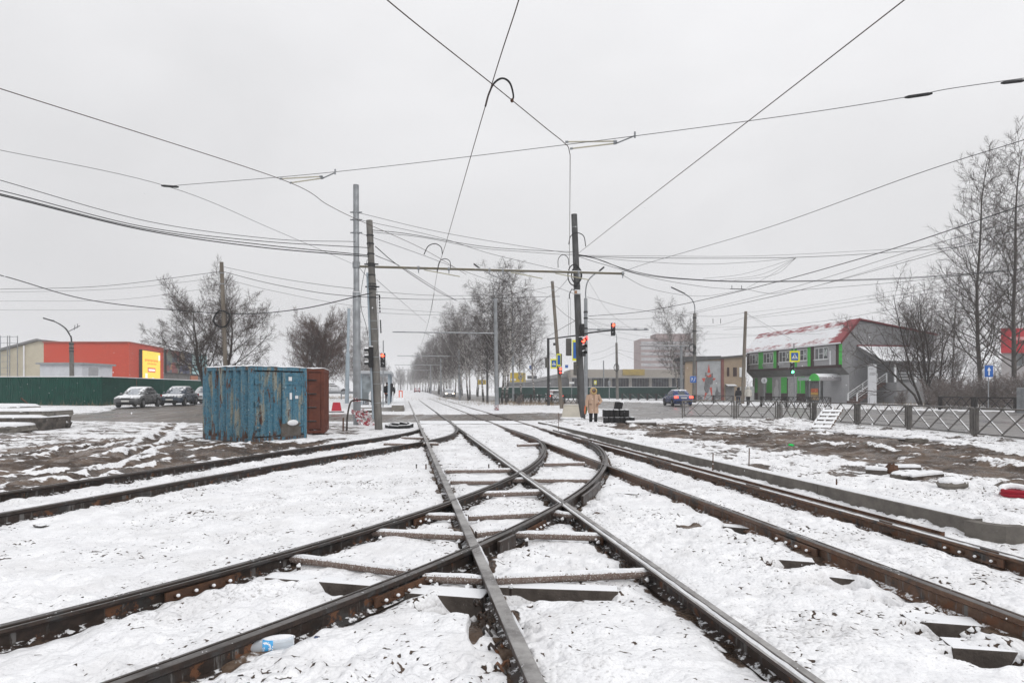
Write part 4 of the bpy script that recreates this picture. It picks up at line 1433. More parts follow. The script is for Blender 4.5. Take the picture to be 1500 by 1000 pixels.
# annex of grey sheet
e3 = (W3 - W2); e3.z = 0
nrm = V((e3.y, -e3.x, 0)).normalized()
mb = MB()
n = 44
pts = []
for k in range(n):
    p = W2 + e3 * (k / n)
    pts += [V((p.x, p.y, 0)), V((p.x, p.y, 0)) + e3 / n * .5, V((p.x, p.y, 0)) + e3 / n * .5 - nrm * .15, V((p.x, p.y, 0)) + e3 / n * .98 - nrm * .15]
mb.loft([[p + V((0, 0, z)) for p in pts] for z in (-.5, zt - .05)], closed=False, caps=False)
mb.build('sheet_wall', mat('grey_sheet', (.23, .225, .22), (.17, .168, .165), sc=1, rough=.6), wh, world=True)
def wall_panel(p, e, nr, a0, a1, z0, z1, off, mb=None):
    p0, p1 = p + e * a0 + nr * off, p + e * a1 + nr * off
    return (mb or MB()).loft([[V((q.x, q.y, z0)), V((q.x, q.y, z1)), V((q.x, q.y, z1)) - nr * (off - .02), V((q.x, q.y, z0)) - nr * (off - .02)] for q in (p0, p1)])
def par(pp, qq, px0):
    """how far along pp-qq the wall is seen at photo column px0"""
    k = (px0 - 750) / FOC
    return (k * pp.y - pp.x) / ((qq.x - pp.x) - k * (qq.y - pp.y))
# posters: plain colour patches
def patch_mat(name, cols, sc):
    m, nt, b = nodes(name)
    co = coords(nt)
    vo = nt.nodes.new('ShaderNodeTexVoronoi')
    vo.inputs['Scale'].default_value = sc
    nt.links.new(co, vo.inputs['Vector'])
    cr = nt.nodes.new('ShaderNodeValToRGB')
    cr.color_ramp.interpolation = 'CONSTANT'
    s = nt.nodes.new('ShaderNodeSeparateColor')
    nt.links.new(vo.outputs['Color'], s.inputs[0])
    nt.links.new(s.outputs[0], cr.inputs[0])
    while len(cr.color_ramp.elements) < len(cols):
        cr.color_ramp.elements.new(.5)
    for i, c in enumerate(cols):
        cr.color_ramp.elements[i].position = i / len(cols)
        cr.color_ramp.elements[i].color = rgba(c)
    nt.links.new(cr.outputs[0], b.inputs['Base Color'])
    b.inputs['Roughness'].default_value = .6
    return m
for x0, x1, cols, lab in ((241, 259, [(.22, .045, .04), (.16, .05, .05), (.05, .07, .1), (.28, .14, .06), (.10, .12, .10)], 'dull red patchwork poster panel high on the grey annex'),
                          (260, 277, [(.03, .04, .09), (.04, .05, .11), (.02, .025, .06), (.2, .16, .11)], 'navy patchwork poster panel high on the grey annex'),
                          (278.5, 300, [(.22, .42, .43), (.30, .50, .50), (.16, .30, .33), (.38, .52, .52)], 'pale turquoise poster panel high on the grey annex')):
    a0, a1 = par(W2, W3, x0), par(W2, W3, x1)
    o = thing('poster_panel', lab, 'poster', V((W2.x, W2.y, 0)) + e3 * a0, 0, 'posters on the annex')
    wall_panel(V((W2.x, W2.y, 0)), e3, nrm, a0, a1, zt * .53, zt - .15, .35).build('board', patch_mat('poster_%d' % x0, cols, 1.1), o, world=True)
    wall_panel(V((W2.x, W2.y, 0)), e3, nrm, a0 - .004, a1 + .004, zt * .515, zt - .08, .28).build('frame', M_DARKM, o, world=True)
a0, a1 = par(W2, W3, 278), par(W2, W3, 288)
o = thing('orange_board', 'small faded orange board under the turquoise poster', 'sign', V((W2.x, W2.y, 0)) + e3 * a0)
wall_panel(V((W2.x, W2.y, 0)), e3, nrm, a0, a1, zt * .38, zt * .49, .2).build('board', mat('faded_orange', (.40, .16, .09), (.34, .14, .08), sc=2), o, world=True)
# glowing advertising screen
e2 = (W2 - W1); e2.z = 0
nr2 = V((e2.y, -e2.x, 0)).normalized()
a0, a1 = par(W1, W2, 204), par(W1, W2, 229.5)
P1 = V((W1.x, W1.y, 0))
z0, z1 = zt * .14, zt * .895
scr = thing('advertising_screen', 'tall glowing yellow advertising screen on the brick corner', 'screen', P1 + e2 * a0)
wall_panel(P1, e2, nr2, a0, a1, z0, z1, .45).build('display', emit('yellow_screen', (1.0, .62, .06), 1.15), scr, world=True)
wall_panel(P1, e2, nr2, a0 - .008, a1 + .008, z0 - .1, z1 + .12, .38).build('casing', M_DARKM, scr, world=True)
def on_screen(u0, u1, v0, v1, m, name, off=.47):
    wall_panel(P1, e2, nr2, a0 + (a1 - a0) * u0, a0 + (a1 - a0) * u1, z0 + (z1 - z0) * v0, z0 + (z1 - z0) * v1, off).build(name, m, scr, world=True)
eo, ew, er = emit('screen_orange', (1.0, .36, .03), .8), emit('screen_white', (1, .97, .9), 1.0), emit('screen_red', (.85, .10, .04), .75)
on_screen(.26, .70, .49, .60, er, 'red_label')
on_screen(.30, .66, .52, .57, ew, 'white_label', .49)
on_screen(.15, .42, .09, .19, er, 'red_label')
on_screen(.20, .36, .12, .16, ew, 'white_label', .49)
for k in range(9):
    u = .10 + k * .085
    on_screen(u, u + .06, .745 + .012 * (k % 2), .80, eo, 'heading')
for k in range(6):
    u = .24 + k * .09
    on_screen(u, u + .06, .68, .715, eo, 'subheading')
for u0, u1, v0, v1 in ((.5, .62, .24, .36), (.44, .78, .12, .25), (.86, 1.0, .0, .16), (.88, .99, .80, .93), (.12, .24, .30, .46)):
    on_screen(u0, u1, v0, v1, ew, 'white_picture')
for u0, u1, v0, v1 in ((.60, .66, .19, .25), (.71, .76, .20, .23), (.66, .78, .08, .12), (.5, .55, .11, .14)):
    on_screen(u0, u1, v0, v1, er, 'red_dot', .49)
# white shed
sy = 66.0
q0, q1, q2 = A(58.5, 0, sy), A(126, 0, sy), A(147.5, 0, sy + 3)
zs = wz(533.5, sy)
o = thing('white_shed', 'white flat-roofed cabin behind the green fence', 'shed', V((q0.x, sy, 0)))
MB().loft([[V((q0.x, sy, z)), V((q2.x, sy, z)), V((q2.x, sy + 5, z)), V((q0.x, sy + 5, z))] for z in (0, zs)]).build('wall', mat('white_cabin', (.56, .57, .60), (.5, .51, .54), sc=1, rough=.6), o, world=True)
MB().box(((q0.x + q2.x) / 2, sy + 2.5, zs + .09), (q2.x - q0.x + .5, 5.6, .18)).build('roof', mat('cabin_roof', (.3, .31, .32), (.25, .26, .27), sc=2, snow=.8), o, world=True)
MB().box((A(137, 0, sy).x, sy - .02, zs * .75), (1.0, .06, zs * .35)).build('hatch', mat('cabin_hatch', (.3, .3, .31), (.26, .26, .27), sc=2), o, world=True)

# street lamp
o, b_, d_ = pole('street_lamp', 'curved street lamp on a stout concrete post behind the green fence', (106, 600), (104.5, 501), .20, .17, M_POLEG, y=58.0, zb=.2, cat='street lamp')
c_ = d_
P_ = catmull([c_ + V((0, 0, -.8)), c_ + V((0, 0, .3)), A(102, 490, 58) - b_, A(95, 480, 58) - b_, A(83, 472, 58) - b_, A(73, 468.5, 58) - b_], 6)
MB().tube([V(q) for q in P_], .065, 8).build('arm', M_DARKM, o, smooth=True)
h_ = A(70, 467.3, 58) - b_
MB().bar(h_ + V((.55, 0, -.16)), h_ + V((-.35, 0, .1)), .32, .14).build('lamp_head', M_DARKM, o, bevel=.04)
p_ = A(101, 485, 58) - b_
q_ = A(117, 477, 58) - b_
MB().tube([p_, q_], .035, 6).bar(p_.lerp(q_, .5) + V((0, 0, -.15)), p_.lerp(q_, .55) + V((0, 0, .3)), .04, .04).bar(p_.lerp(q_, .75) + V((0, 0, -.1)), p_.lerp(q_, .8) + V((0, 0, .28)), .04, .04).build('side_arm', M_WIREG, o)
clamp_bands(o, d_, [.97, .9, .85], .2, M_DARKM, .12)
# ================================================================== the side by the main road
# thick dark pole with coils
pC, bC, dC = pole('tram_pole', 'thick dark leaning tram pole with cable coils behind the concrete barrier', (852.5, 612), (841, 314), .20, .16, M_POLEC)
def frC(y): return (612 - y) / 298.0
clamp_bands(pC, dC, [frC(k) for k in (333, 378, 382)], .168, M_GALV, .035)
clamp_bands(pC, dC, [frC(k) for k in (399, 420, 560)], .185, M_DARKM, .12)
c_ = bC + dC * frC(404)
for k, (r, dx, lab) in enumerate(((.56, -.14, 'large black cable coil hanging on the thick dark tram pole'), (.44, -.02, 'smaller black cable coil nested on the thick dark tram pole'))):
    o = MB().tube([c_ + V((dx + .62 * r * math.cos(a), -.26 - .03 * k + .05 * math.sin(2 * a), r * math.sin(a))) for a in np.linspace(0, 6 * math.pi, 80)], .03, 6).build('cable_coil', M_CABLE, smooth=True)
    tag(o, lab, 'cable coil')
c_ = dC * frC(429)
o = thing('pole_camera', 'small box camera with a rusty side on the thick dark tram pole', 'camera', bC + c_ + V((-.02, -.28, 0)))
MB().box((0, 0, 0), (.34, .3, .22)).build('housing', M_WHITE, o, bevel=.03)
MB().box((-.1, -.155, -.02), (.14, .02, .16)).build('front', mat('rusty_front', (.35, .2, .12), (.3, .17, .1), sc=3), o)
MB().tube([(.05, .0, .1), (-.3, .05, .16), (-.42, .05, -.1), (-.42, .05, -.35)], .03, 6).build('hook', M_DARKM, o)
# twin red traffic light on that pole
tl = traffic_light('traffic_light', 'large snow-capped traffic light with two red lamps on the thick dark pole', A(853, 494, bC.y - .35), .45, 1.05, 0)
MB().cyl((.19, -.12, -.06), (.24, -.14, -.06), .12, .10, 12).build('lens', emit('lamp_side', (1, .03, .03), 6.0), tl)
o = thing('signal_bracket', 'black bracket holding the large traffic light to the thick dark pole', 'bracket', A(853, 484, bC.y - .28))
MB().box((0, 0, 0), (.2, .3, .7)).build('clamp', M_BLACK, o, bevel=.03)

# lamp post with long horizontal brackets behind it
pD, bD, dD = pole('lamp_post', 'grey lamp post with an arched arm just behind the thick dark pole', (858, 599), (858, 437), .17, .13, M_GALV, y=48.0, zb=-.03, cat='street lamp')
P_ = catmull([dD * .99, A(858, 425, 48) - bD, A(861, 412, 48) - bD, A(869, 403, 48) - bD, A(878, 397, 48) - bD], 5)
MB().tube([V(q) for q in P_], .05, 8).build('arm', M_GALV, pD, smooth=True)
e_ = A(885, 391, 48) - bD
MB().bar(V(P_[-1]), e_, .22, .12).build('lamp_head', M_DARKM, pD, bevel=.03)
MB().tube([A(850, 482, 47.9) - bD, A(950, 482.5, 48.6) - bD], .055, 8).build('long_arm', M_GALV, pD)
MB().tube([A(858, 488, 48) - bD, A(876, 485.5, 48) - bD, A(896, 483.5, 48) - bD], .07, 8).build('signal_arm', M_DARKM, pD)
for x in (877, 931, 946):
    MB().box(A(x, 482.3, 48.2) - bD, (.22, .16, .16)).build('arm_clamp', M_GALV, pD)
clamp_bands(pD, dD, [(599 - k) / 162 for k in (457, 466, 481, 489)], .16, M_DARKM, .14)
traffic_light('traffic_light', 'traffic light with red lamp hung on the horizontal arm above the road', A(898, 473, 47.7), .1, 1.0, 0)
# catenary of wire triangle under the arm
# leaning wooden pole with pedestrian light
pE, bE, dE = pole('utility_pole', 'leaning weathered wooden pole carrying the red pedestrian light', (823, 598), (809, 412), .15, .12, M_WOOD)
clamp_bands(pE, dE, [.99, .93, .86], .14, M_GALV, .05)
pl_ = traffic_light('pedestrian_light', 'red pedestrian light on the leaning wooden pole, two lamps lit', A(820.5, 537.5, bE.y - .28), .1, .92, 0, n=2, cat='traffic light')
MB().cyl((0, -.095, -.44), (0, -.13, -.44), .07, .07, 10).build('lens', emit('lamp_dim_red', (1, .05, .03), 4.0), pl_)

def ped_board(name, label, loc, rz, w_, h_, tall=False):
    """yellow-edged blue pedestrian crossing sign"""
    Y_ = mat('fluorescent_yellow', (.78, .76, .02), (.72, .70, .02), sc=2, rough=.5, bmp=0)
    B_ = mat('sign_blue', (.02, .12, .42), (.02, .10, .36), sc=2, rough=.4, bmp=0)
    o = thing(name, label, 'sign', loc, rz)
    MB().box((0, 0, 0), (w_, .03, h_)).build('board', Y_, o, bevel=.008)
    MB().box((0, .025, 0), (w_ * .9, .03, h_ * .95)).build('back', M_GALV, o)
    MB().box((0, -.02, 0), (w_ * .70, .012, h_ * (.70 if not tall else .78))).build('blue_field', B_, o)
    if not tall:
        s = w_ * .31
        MB().prism([(-s, -s * .72), (s, -s * .72), (0, s * .95)], -.032, -.027).build('white_triangle', M_WHITE, o)
        mb = MB()
        # walking figure over stripes
        f = []
        def limb(p, q, r):
            mb.bar((p[0] * s, -.036, p[1] * s), (q[0] * s, -.036, q[1] * s), r * s, .006, up=(0, 1, 0))
        limb((.0, .45), (.02, .02), .20)
        limb((.02, .05), (-.22, -.42), .13)
        limb((.02, .05), (.26, -.40), .13)
        limb((.0, .36), (-.26, .08), .10)
        limb((.0, .36), (.26, .12), .10)
        mb.build('walker', M_BLACK, o)
        MB().cyl((0, -.034, .56 * s), (0, -.039, .56 * s), .11 * s, .11 * s, 10).build('walker_head', M_BLACK, o)
        for k in range(4):
            x = (-.55 + .36 * k) * s
            MB().bar((x - .05 * s, -.036, -.66 * s), (x + .03 * s, -.036, -.48 * s), .12 * s, .006, up=(0, 1, 0)).build('stripe', M_BLACK, o)
    return o
o = ped_board('yellow_sign', 'narrow yellow and blue sign seen edge-on, on the leaning wooden pole', A(818.5, 527, bE.y - .3), .95, .62, .95, True)
MB().box((.55, .25, .02), (.5, .12, 1.0)).build('dark_case', M_BLACK, o)

# dark post with mast arm
pF, bF, dF = pole('signal_mast', 'dark square mast with a thin arm reaching towards the thick pole', (803.5, 591), (803, 495), .13, .12, M_DARKM, y=58, zb=0)
MB().bar(dF * .985, A(847, 491, 58) - bF, .11, .12).build('mast_arm', M_DARKM, pF)
MB().box(A(812, 504, 57.8) - bF, (.2, .25, .22)).build('camera', M_BLACK, pF)
ped_board('crossing_sign', 'yellow-edged pedestrian crossing sign on the dark mast', A(811.5, 532.5, 57.7), -.2, .62, .88)
traffic_light('traffic_light', 'back of a big traffic light hanging from the thin arm', A(833, 496, 57.8), .06, 1.62, 9, n=3, back=True)
o = ped_board('yellow_sign', 'tall yellow and blue sign beside the back of a traffic light', A(841.5, 513, 57.4), .62, .5, 1.9, True)
traffic_light('traffic_light', 'slim traffic light seen from behind, low beside the thick pole', A(843.5, 530, 57), .3, 1.25, 9, n=3, back=True)
traffic_light('traffic_light', 'narrow back of a traffic light hung low on the dark mast', A(801, 524, 57.8), .8, .95, 9, n=3, back=True)

# concrete barrier
b_ = G(836.5, 613)
o = thing('concrete_barrier', 'pale cream concrete barrier block at the roadside', 'barrier', b_, -.12)
M_CREAM = mat('cream_concrete', (.50, .47, .40), (.43, .40, .345), sc=2, rough=.8, bmp=.2, snow=.5, wear=(.30, .27, .23), wamt=.2)
MB().loft([[V((sx * a, sy * d_, z)) for sx, sy in ((-1, -1), (1, -1), (1, 1), (-1, 1))] for a, d_, z in ((.50, .38, -.05), (.49, .36, .06), (.40, .20, .62), (.39, .18, .68))]).build('body', M_CREAM, o, bevel=.015)
MB().box((0, 0, .72), (.78, .38, .08)).build('rim', M_CREAM, o, bevel=.02)
MB().box((0, -.40, .04), (1.1, .3, .12)).build('snow_heap', M_SNOW, o, bevel=.05)

# black blocks
M_BLOCK = mat('wet_black_block', (.016, .016, .017), (.028, .027, .027), sc=5, rough=.6, bmp=.3, snow=.2, wear=(.25, .25, .26), wamt=.1, wsc=30)
bs = G(902.5, 621.5)
u_ = bs.y / FOC
k = 0
names = ['first', 'second', 'third', 'fourth', 'fifth']
for row in range(2):
    for i in range(5):
        x = -.46 + i * .225
        o = thing('block', 'black block, %s from the woman in the %s row of the pile' % (names[i], 'lower' if row == 0 else 'upper'), 'block', bs + V((x, .06 * (i % 2), .33 * row)), .05 * ((i * 7 + row * 3) % 5 - 2), 'black blocks in the pile')
        MB().box((0, 0, .165), (.215, .5, .325)).build('body', M_BLOCK, o, bevel=.03)
        MB().box((0, -.05, .335), (.18, .36, .035)).build('snow_cap', M_SNOW, o, bevel=.015)
o = thing('block', 'black block tilted on top of the pile with a thick snow cap', 'block', bs + V((.12, .1, .67)), .4, 'black blocks in the pile')
R_ = Matrix.Rotation(.22, 4, 'Y')
MB().box((0, 0, .16), (.25, .34, .33), M=R_).build('body', M_BLOCK, o, bevel=.03)
MB().box((.09, .02, .32), (.26, .32, .12), M=R_).build('snow_cap', M_SNOW, o, bevel=.04)
o = thing('block', 'black block standing apart at the low end of the pile', 'block', bs + V((.68, 0, 0)), .1, 'black blocks in the pile')
MB().box((0, 0, .15), (.2, .4, .34)).build('body', M_BLOCK, o, bevel=.03)
MB().box((0, 0, .33), (.17, .34, .05)).build('snow_cap', M_SNOW, o, bevel=.02)
b_ = G(939, 624.5)
o = thing('kerb_block', 'long dark kerb block lying under snow beside the black pile', 'kerb', b_, .03)
MB().box((0, 0, .08), (1.25, .3, .2)).build('body', M_DARKWOOD, o, bevel=.03)
MB().box((0, 0, .2), (1.25, .32, .09)).build('snow_cap', M_SNOW, o, bevel=.035)

# ------------------------------------------------------------------ railings
M_RAIL = mat('grey_railing_steel', (.16, .15, .14), (.115, .11, .105), sc=5, rough=.6, metal=.2, bmp=.1, snow=.7, wear=(.10, .075, .06), wamt=.3)
M_RAILB = mat('black_railing_paint', (.028, .027, .027), (.045, .04, .038), sc=4, rough=.6, bmp=.1, snow=.5)
def railing(label, pts, h, m, plen=None, nx=3, r=.028, post=None, zb=None, name='pedestrian_railing'):
    pts = [V(p) for p in pts]
    o = thing(name, label, 'railing', pts[0])
    segs = []
    for a, b2 in zip(pts[:-1], pts[1:]):
        n = max(1, round((b2 - a).length / plen)) if plen else 1
        for k in range(n):
            segs.append((a.lerp(b2, k / n), a.lerp(b2, (k + 1) / n)))
    up = V((0, 0, 1))
    for a, b2 in segs:
        t = (b2 - a)
        L = t.length
        t.normalize()
        a_, b_2 = a + t * .06, b2 - t * .06
        mb = MB()
        mb.bar(a_ + up * h, b_2 + up * h, r * 2.2, r * 2)
        pn = mb.build('top_rail', m, o, world=True)
        MB().bar(a_ + up * .10, b_2 + up * .10, r * 1.6, r * 1.6).build('bottom_rail', m, o, world=True)
        for q in (a_, b_2):
            MB().bar(q - up * .15, q + up * h, r * 2.4, r * 2.4, up=(0, 1, 0)).build('post', m, o, world=True)
        for q in (a + t * .17, b2 - t * .17):
            MB().bar(q + up * .1, q + up * h, r * 1.5, r * 1.5, up=(0, 1, 0)).build('upright', m, o, world=True)
        w_ = (L - .4) / nx
        for k in range(nx):
            p, q = a + t * (.2 + w_ * k), a + t * (.2 + w_ * (k + 1))
            s_ = V((t.y, -t.x, 0)) * r * .8
            MB().bar(p + up * .12 + s_, q + up * (h - .03) + s_, r * 1.3, r * 1.3).build('diagonal', m, o, world=True)
            MB().bar(q + up * .12 - s_, p + up * (h - .03) - s_, r * 1.3, r * 1.3).build('diagonal', m, o, world=True)
        if m is M_RAIL:
            MB().bar(a_ + up * (h + r * 1.4), b_2 + up * (h + r * 1.4), r * 1.8, .022).build('snow_line', M_SNOW, pn, world=True) if False else None
        if post:
            MB().box(a + up * (h / 2 - .05), (post, post, h + .2)).build('post', m, o, world=True)
    return o
rp = [G(998, 611.5), G(1077, 612.5), G(1141, 615), G(1192, 617.5), G(1256, 622.5), G(1331, 629), G(1427, 638.5), G(1560, 652), G(1760, 672)]
railing('long grey railing of crossed bars along the near edge of the road', rp, .93, M_RAIL)
railing('black railing across the road in front of the green and grey shop', [G(1115, 595), G(1152, 596), G(1186, 596.5), G(1218, 597)], .85, M_RAILB, nx=4, post=.14)
railing('black railing across the road in front of the star mural', [G(1017, 589.5), G(1075, 590.5)], .80, M_RAILB, plen=1.9, nx=2, post=.13)
railing('black railing across the road beyond the blue car', [G(911, 585.5), G(975, 587)], .85, M_RAILB, plen=1.5, nx=1, post=.1)
railing('dark railing across the road beneath the tall bare trees', [G(1376, 600), G(1427, 601.5), G(1490, 603)], .95, M_RAILB, nx=3, post=.11, r=.035)
railing('black railing behind the birch trio, along the avenue', [G(744, 589), G(790, 591), G(846, 592.5)], .92, M_RAILB, plen=1.6, nx=2, post=.12)

# ------------------------------------------------------------------ pallet, planks, rocks
b0, b1 = G(1187, 628.5), G(1214, 629)
o = thing('wooden_pallet', 'snow-dusted wooden pallet leaning against the long grey railing', 'pallet', b0)
ex = (b1 - b0)
top0 = A(1208, 598.5, b0.y + 1.3) - b0
M_PLANK = mat('snowy_plank', (.17, .12, .095), (.12, .09, .07), sc=5, rough=.8, bmp=.3, snow=.8)
for f in (0, .5, 1.0):
    p = ex * f
    MB().bar(p, p + top0, .07, .09).build('stringer', M_PLANK, o)
for k in range(5):
    q = top0 * (.08 + .19 * k) + V((0, -.06, .05))
    MB().bar(q - ex * .03, q + ex * 1.03, .13, .03, up=(0, -.7, .7)).build('slat', mat('snowy_slat', (.17, .12, .095), (.12, .09, .07), sc=5, rough=.8, snow=.98), o)
def plank(label, p, q, w_, h_, name='plank', m=None, snow=True, cat='plank', group=None):
    p, q = G(*p), G(*q)
    o = MB().bar(p + V((0, 0, h_ / 2)), q + V((0, 0, h_ / 2)), w_, h_).build(name, m or M_DARKWOOD, bevel=.01)
    tag(o, label, cat, group)
    if snow:
        MB().bar(p + V((0, 0, h_ + .02)), q + V((0, 0, h_ + .02)), w_ * .9, .05).build('snow_cap', M_SNOW, o, bevel=.02)
    return o
plank('long thin snow-covered plank on the churned mud below the railing', (1207, 634), (1332, 646.5), .16, .06)
plank('thin plank reaching from the snowy stone along the mud', (1350, 646), (1412, 650.5), .10, .04)
plank('thin board lying beyond the long plank on the mud', (1180, 631.5), (1235, 636), .12, .04)
plank('snow-covered board topmost on the brick by the kerb', (1290, 687), (1345, 687), .22, .05, group=None)
plank('dark board under snow beside the bricks', (1268, 694), (1300, 696), .22, .10)
plank('snow-covered board pointing away from the bricks', (1328, 702), (1374, 697), .22, .06)
def stone(label, px_, s, name='stone', m=None, cat='stone', snow=True):
    b_ = G(*px_)
    o = thing(name, label, cat, b_)
    rnd = random.Random(int(px_[0]))
    mb = MB().ball((0, 0, s[2] * .4), (s[0], s[1], s[2]), 11, 8)
    mb.v = [tuple(c * rnd.uniform(.85, 1.12) for c in p) for p in mb.v]
    mb.build('body', m or M_CONC, o)
    if snow:
        MB().ball((0, 0, s[2] * .85), (s[0] * .9, s[1] * .9, s[2] * .62), 10, 7).build('snow_cap', M_SNOW, o, smooth=True)
    return o
stone('stone with a thick round snow cap at the end of the long plank', (1343, 648), (.32, .22, .16))
stone('snow-capped lump of earth behind the kerb, near the red hose', (1395, 714), (.24, .2, .12))
stone('small rusty brick block under the snowy board', (1306, 696), (.14, .12, .16), 'brick', M_RUST, 'brick', False)
stone('dark brick under snow in front of the boards', (1321, 701), (.2, .14, .10), 'brick', M_RUB, 'brick')
stone('dark stone half buried in the snow near the curved siding', (60, 770), (.10, .06, .02), m=M_RUB, snow=False)
stone('snow-capped rubble lump at the foot of the green fence', (70, 592.5), (.4, .3, .3))
# red hose
b_ = G(1493, 727)
o = thing('hose_coil', 'red hose coil half covered in snow at the edge of the mud', 'hose', b_)
MB().tube([V((.22 * math.cos(a), .17 * math.sin(a), .0 + .05 * max(0, math.sin(a)) + .008 * a)) for a in np.linspace(0, 4 * math.pi, 50)], .032, 8).build('hose', mat('wet_red_hose', (.30, .015, .03), (.24, .012, .025), sc=3, rough=.4, bmp=0), o, smooth=True)
MB().tube([V((.22 * math.cos(a), .17 * math.sin(a) , .07 + .06 * max(0, math.sin(a)))) for a in np.linspace(.3, math.pi * .95, 20)], [.02] + [.045] * 18 + [.02], 8).build('snow_cap', M_SNOW, o, smooth=True)
b_ = G(1158, 653)
o = thing('green_cap', 'tiny bright green plastic cap lying in the mud', 'cap', b_)
MB().cyl((0, 0, 0), (0, 0, .06), .07, .05, 10).build('body', mat('green_plastic', (.01, .62, .12), (.01, .55, .1), sc=2, rough=.4, bmp=0), o)
MB().box((.05, 0, .03), (.09, .04, .03)).build('tab', MATS['green_plastic'], o)

# bottle by the outer curved rail
b_ = G(393, 952)
o = thing('plastic_bottle', 'clear plastic bottle with blue label lying in snow by the curved rail', 'bottle', b_, math.atan2(.11, .30))
m, nt, bs_ = nodes('bottle_plastic')
bs_.inputs['Base Color'].default_value = (.80, .86, .92, 1)
bs_.inputs['Roughness'].default_value = .12
bs_.inputs['Transmission Weight'].default_value = .55
bs_.inputs['IOR'].default_value = 1.2
def lathe_x(mb, prof, n=14):
    return mb.loft([[V((x, r * math.cos(2 * math.pi * k / n), r * math.sin(2 * math.pi * k / n))) for k in range(n)] for x, r in prof])
s_ = .16
def mv(mb): return mb.xf(Matrix.Translation((0, 0, .035)))
mv(lathe_x(MB(), [(.16, .040), (.155, .046), (.02, .046), (-.06, .044), (-.11, .026), (-.135, .015), (-.15, .014)])).build('body', m, o, smooth=True)
mv(lathe_x(MB(), [(.03, .0475), (-.035, .0475)])).build('label_wrap', mat('bottle_blue', (.08, .36, .68), (.06, .3, .6), sc=20, rough=.3, bmp=0, wear=(.7, .72, .74), wamt=.6, wsc=30), o, smooth=True)
mv(lathe_x(MB(), [(-.15, .017), (-.172, .016)])).build('cap', mat('bottle_cap_blue', (.02, .12, .5), (.02, .1, .45), sc=2, rough=.4, bmp=0), o, smooth=True)
MB().ball((.055, .0, .068), (.115, .030, .026), 12, 7).build('snow_cap', M_SNOW, o, smooth=True)
tag(MB().tube([G(458, 945) + V((0, 0, .02)), G(463, 941) + V((0, 0, .035)), G(468, 936) + V((0, 0, .02))], [.006, .016, .004], 6).build('crumpled_wrapper', mat('wrapper', (.06, .12, .22), (.12, .06, .05), sc=40, rough=.5)), 'small dark crumpled wrapper in the snow past the bottle', 'litter')

# ------------------------------------------------------------------ green light with sign across the road
b_ = G(1164, 597)
o = thing('signal_post', 'slim grey post carrying the green light across the road', 'post', b_)
MB().tube([(0, 0, -.1), A(1163, 503, b_.y) - b_], .05, 8).build('shaft', M_GALV, o, smooth=True)
traffic_light('traffic_light', 'traffic light with bright green lamp below a crossing sign', A(1160.5, 530.5, b_.y - .25), -.15, .98, 2, (.10, 1.0, .35), power=7)
ped_board('crossing_sign', 'yellow-edged pedestrian crossing sign above the green light', A(1164, 522, b_.y - .22), -.1, .80, .90)

# ------------------------------------------------------------------ further posts and poles along the road
pole('utility_pole', 'weathered wooden pole standing by the two pedestrians', (1087.5, 591), (1092.5, 456), .19, .15, M_WOOD)
o, b_, d_ = pole('street_lamp', 'tall concrete lamp post with curved arm in front of the star mural', (1017, 588.5), (1017.5, 459), .22, .17, M_POLEG, y=70, zb=0, cat='street lamp')
P_ = catmull([d_ * .99, A(1017.5, 448, 70) - b_, A(1013, 438, 70) - b_, A(1003, 430, 70) - b_], 5)
MB().tube([V(q) for q in P_], .06, 8).build('arm', M_GALV, o, smooth=True)
MB().bar(V(P_[-1]), A(983, 420.5, 70) - b_, .18, .10).build('lamp_head', M_DARKM, o)
c_ = A(1014, 510, 69.7) - b_
MB().tube([c_ + V((.35 * math.cos(a), 0, .45 * math.sin(a))) for a in np.linspace(0, 2 * math.pi, 24)], .06, 6).build('cable_loop', M_CABLE, o)
clamp_bands(o, d_, [.95, .8, .62, .55], .22, M_DARKM, .15)
o, b_, d_ = pole('bracket_pole', 'grey pole with a long horizontal bracket before the hanging birch', (998, 588), (998, 507), .16, .14, M_GALV, y=72, zb=0)
MB().tube([A(937, 506, 72) - b_, A(1013, 506.5, 72) - b_], .07, 8).build('arm', M_GALV, o)
o, b_, d_ = pole('utility_pole', 'concrete pole on the far verge with a cable loop on its shaft', (904.5, 584.5), (903, 502), .22, .16, M_POLEG)
MB().tube([d_, A(903.5, 494, b_.y) - b_, A(902, 488, b_.y) - b_], .05, 6).build('tip_pipe', M_GALV, o)
c_ = A(903, 538, b_.y - .3) - b_
MB().tube([c_ + V((.35 * math.cos(a), 0, .5 * math.sin(a))) for a in np.linspace(0, 2 * math.pi, 24)], .06, 6).build('cable_loop', M_CABLE, o)
pole('slim_pole', 'thin grey post on the far verge near the pavilion', (884.5, 583), (884, 528), .10, .09, M_GALV)
pole('slim_pole', 'slim dark pole between the birch trunks and the near bracket pole', (714, 590), (713.5, 500), .13, .1, M_POLEC)
pole('slim_pole', 'thin post beside the yellow hoarding', (768, 578), (767.5, 537), .10, .09, M_GALV, y=105, zb=0)
# lamp of the avenue beyond the beam
o, b_, d_ = pole('street_lamp', 'avenue lamp whose head shows just above the cross beam', (752, 591), (750, 428), .13, .09, M_GALV, y=70, zb=0, cat='street lamp')
P_ = catmull([d_ * .99, A(748, 420, 70) - b_, A(738, 411, 70) - b_, A(720, 403, 70) - b_, A(704, 394, 70) - b_], 5)
MB().tube([V(q) for q in P_], .04, 6).build('arm', M_GALV, o, smooth=True)
MB().bar(A(704, 394, 70) - b_, A(694, 386.5, 70) - b_, .35, .14).build('lamp_head', M_DARKM, o, bevel=.03)

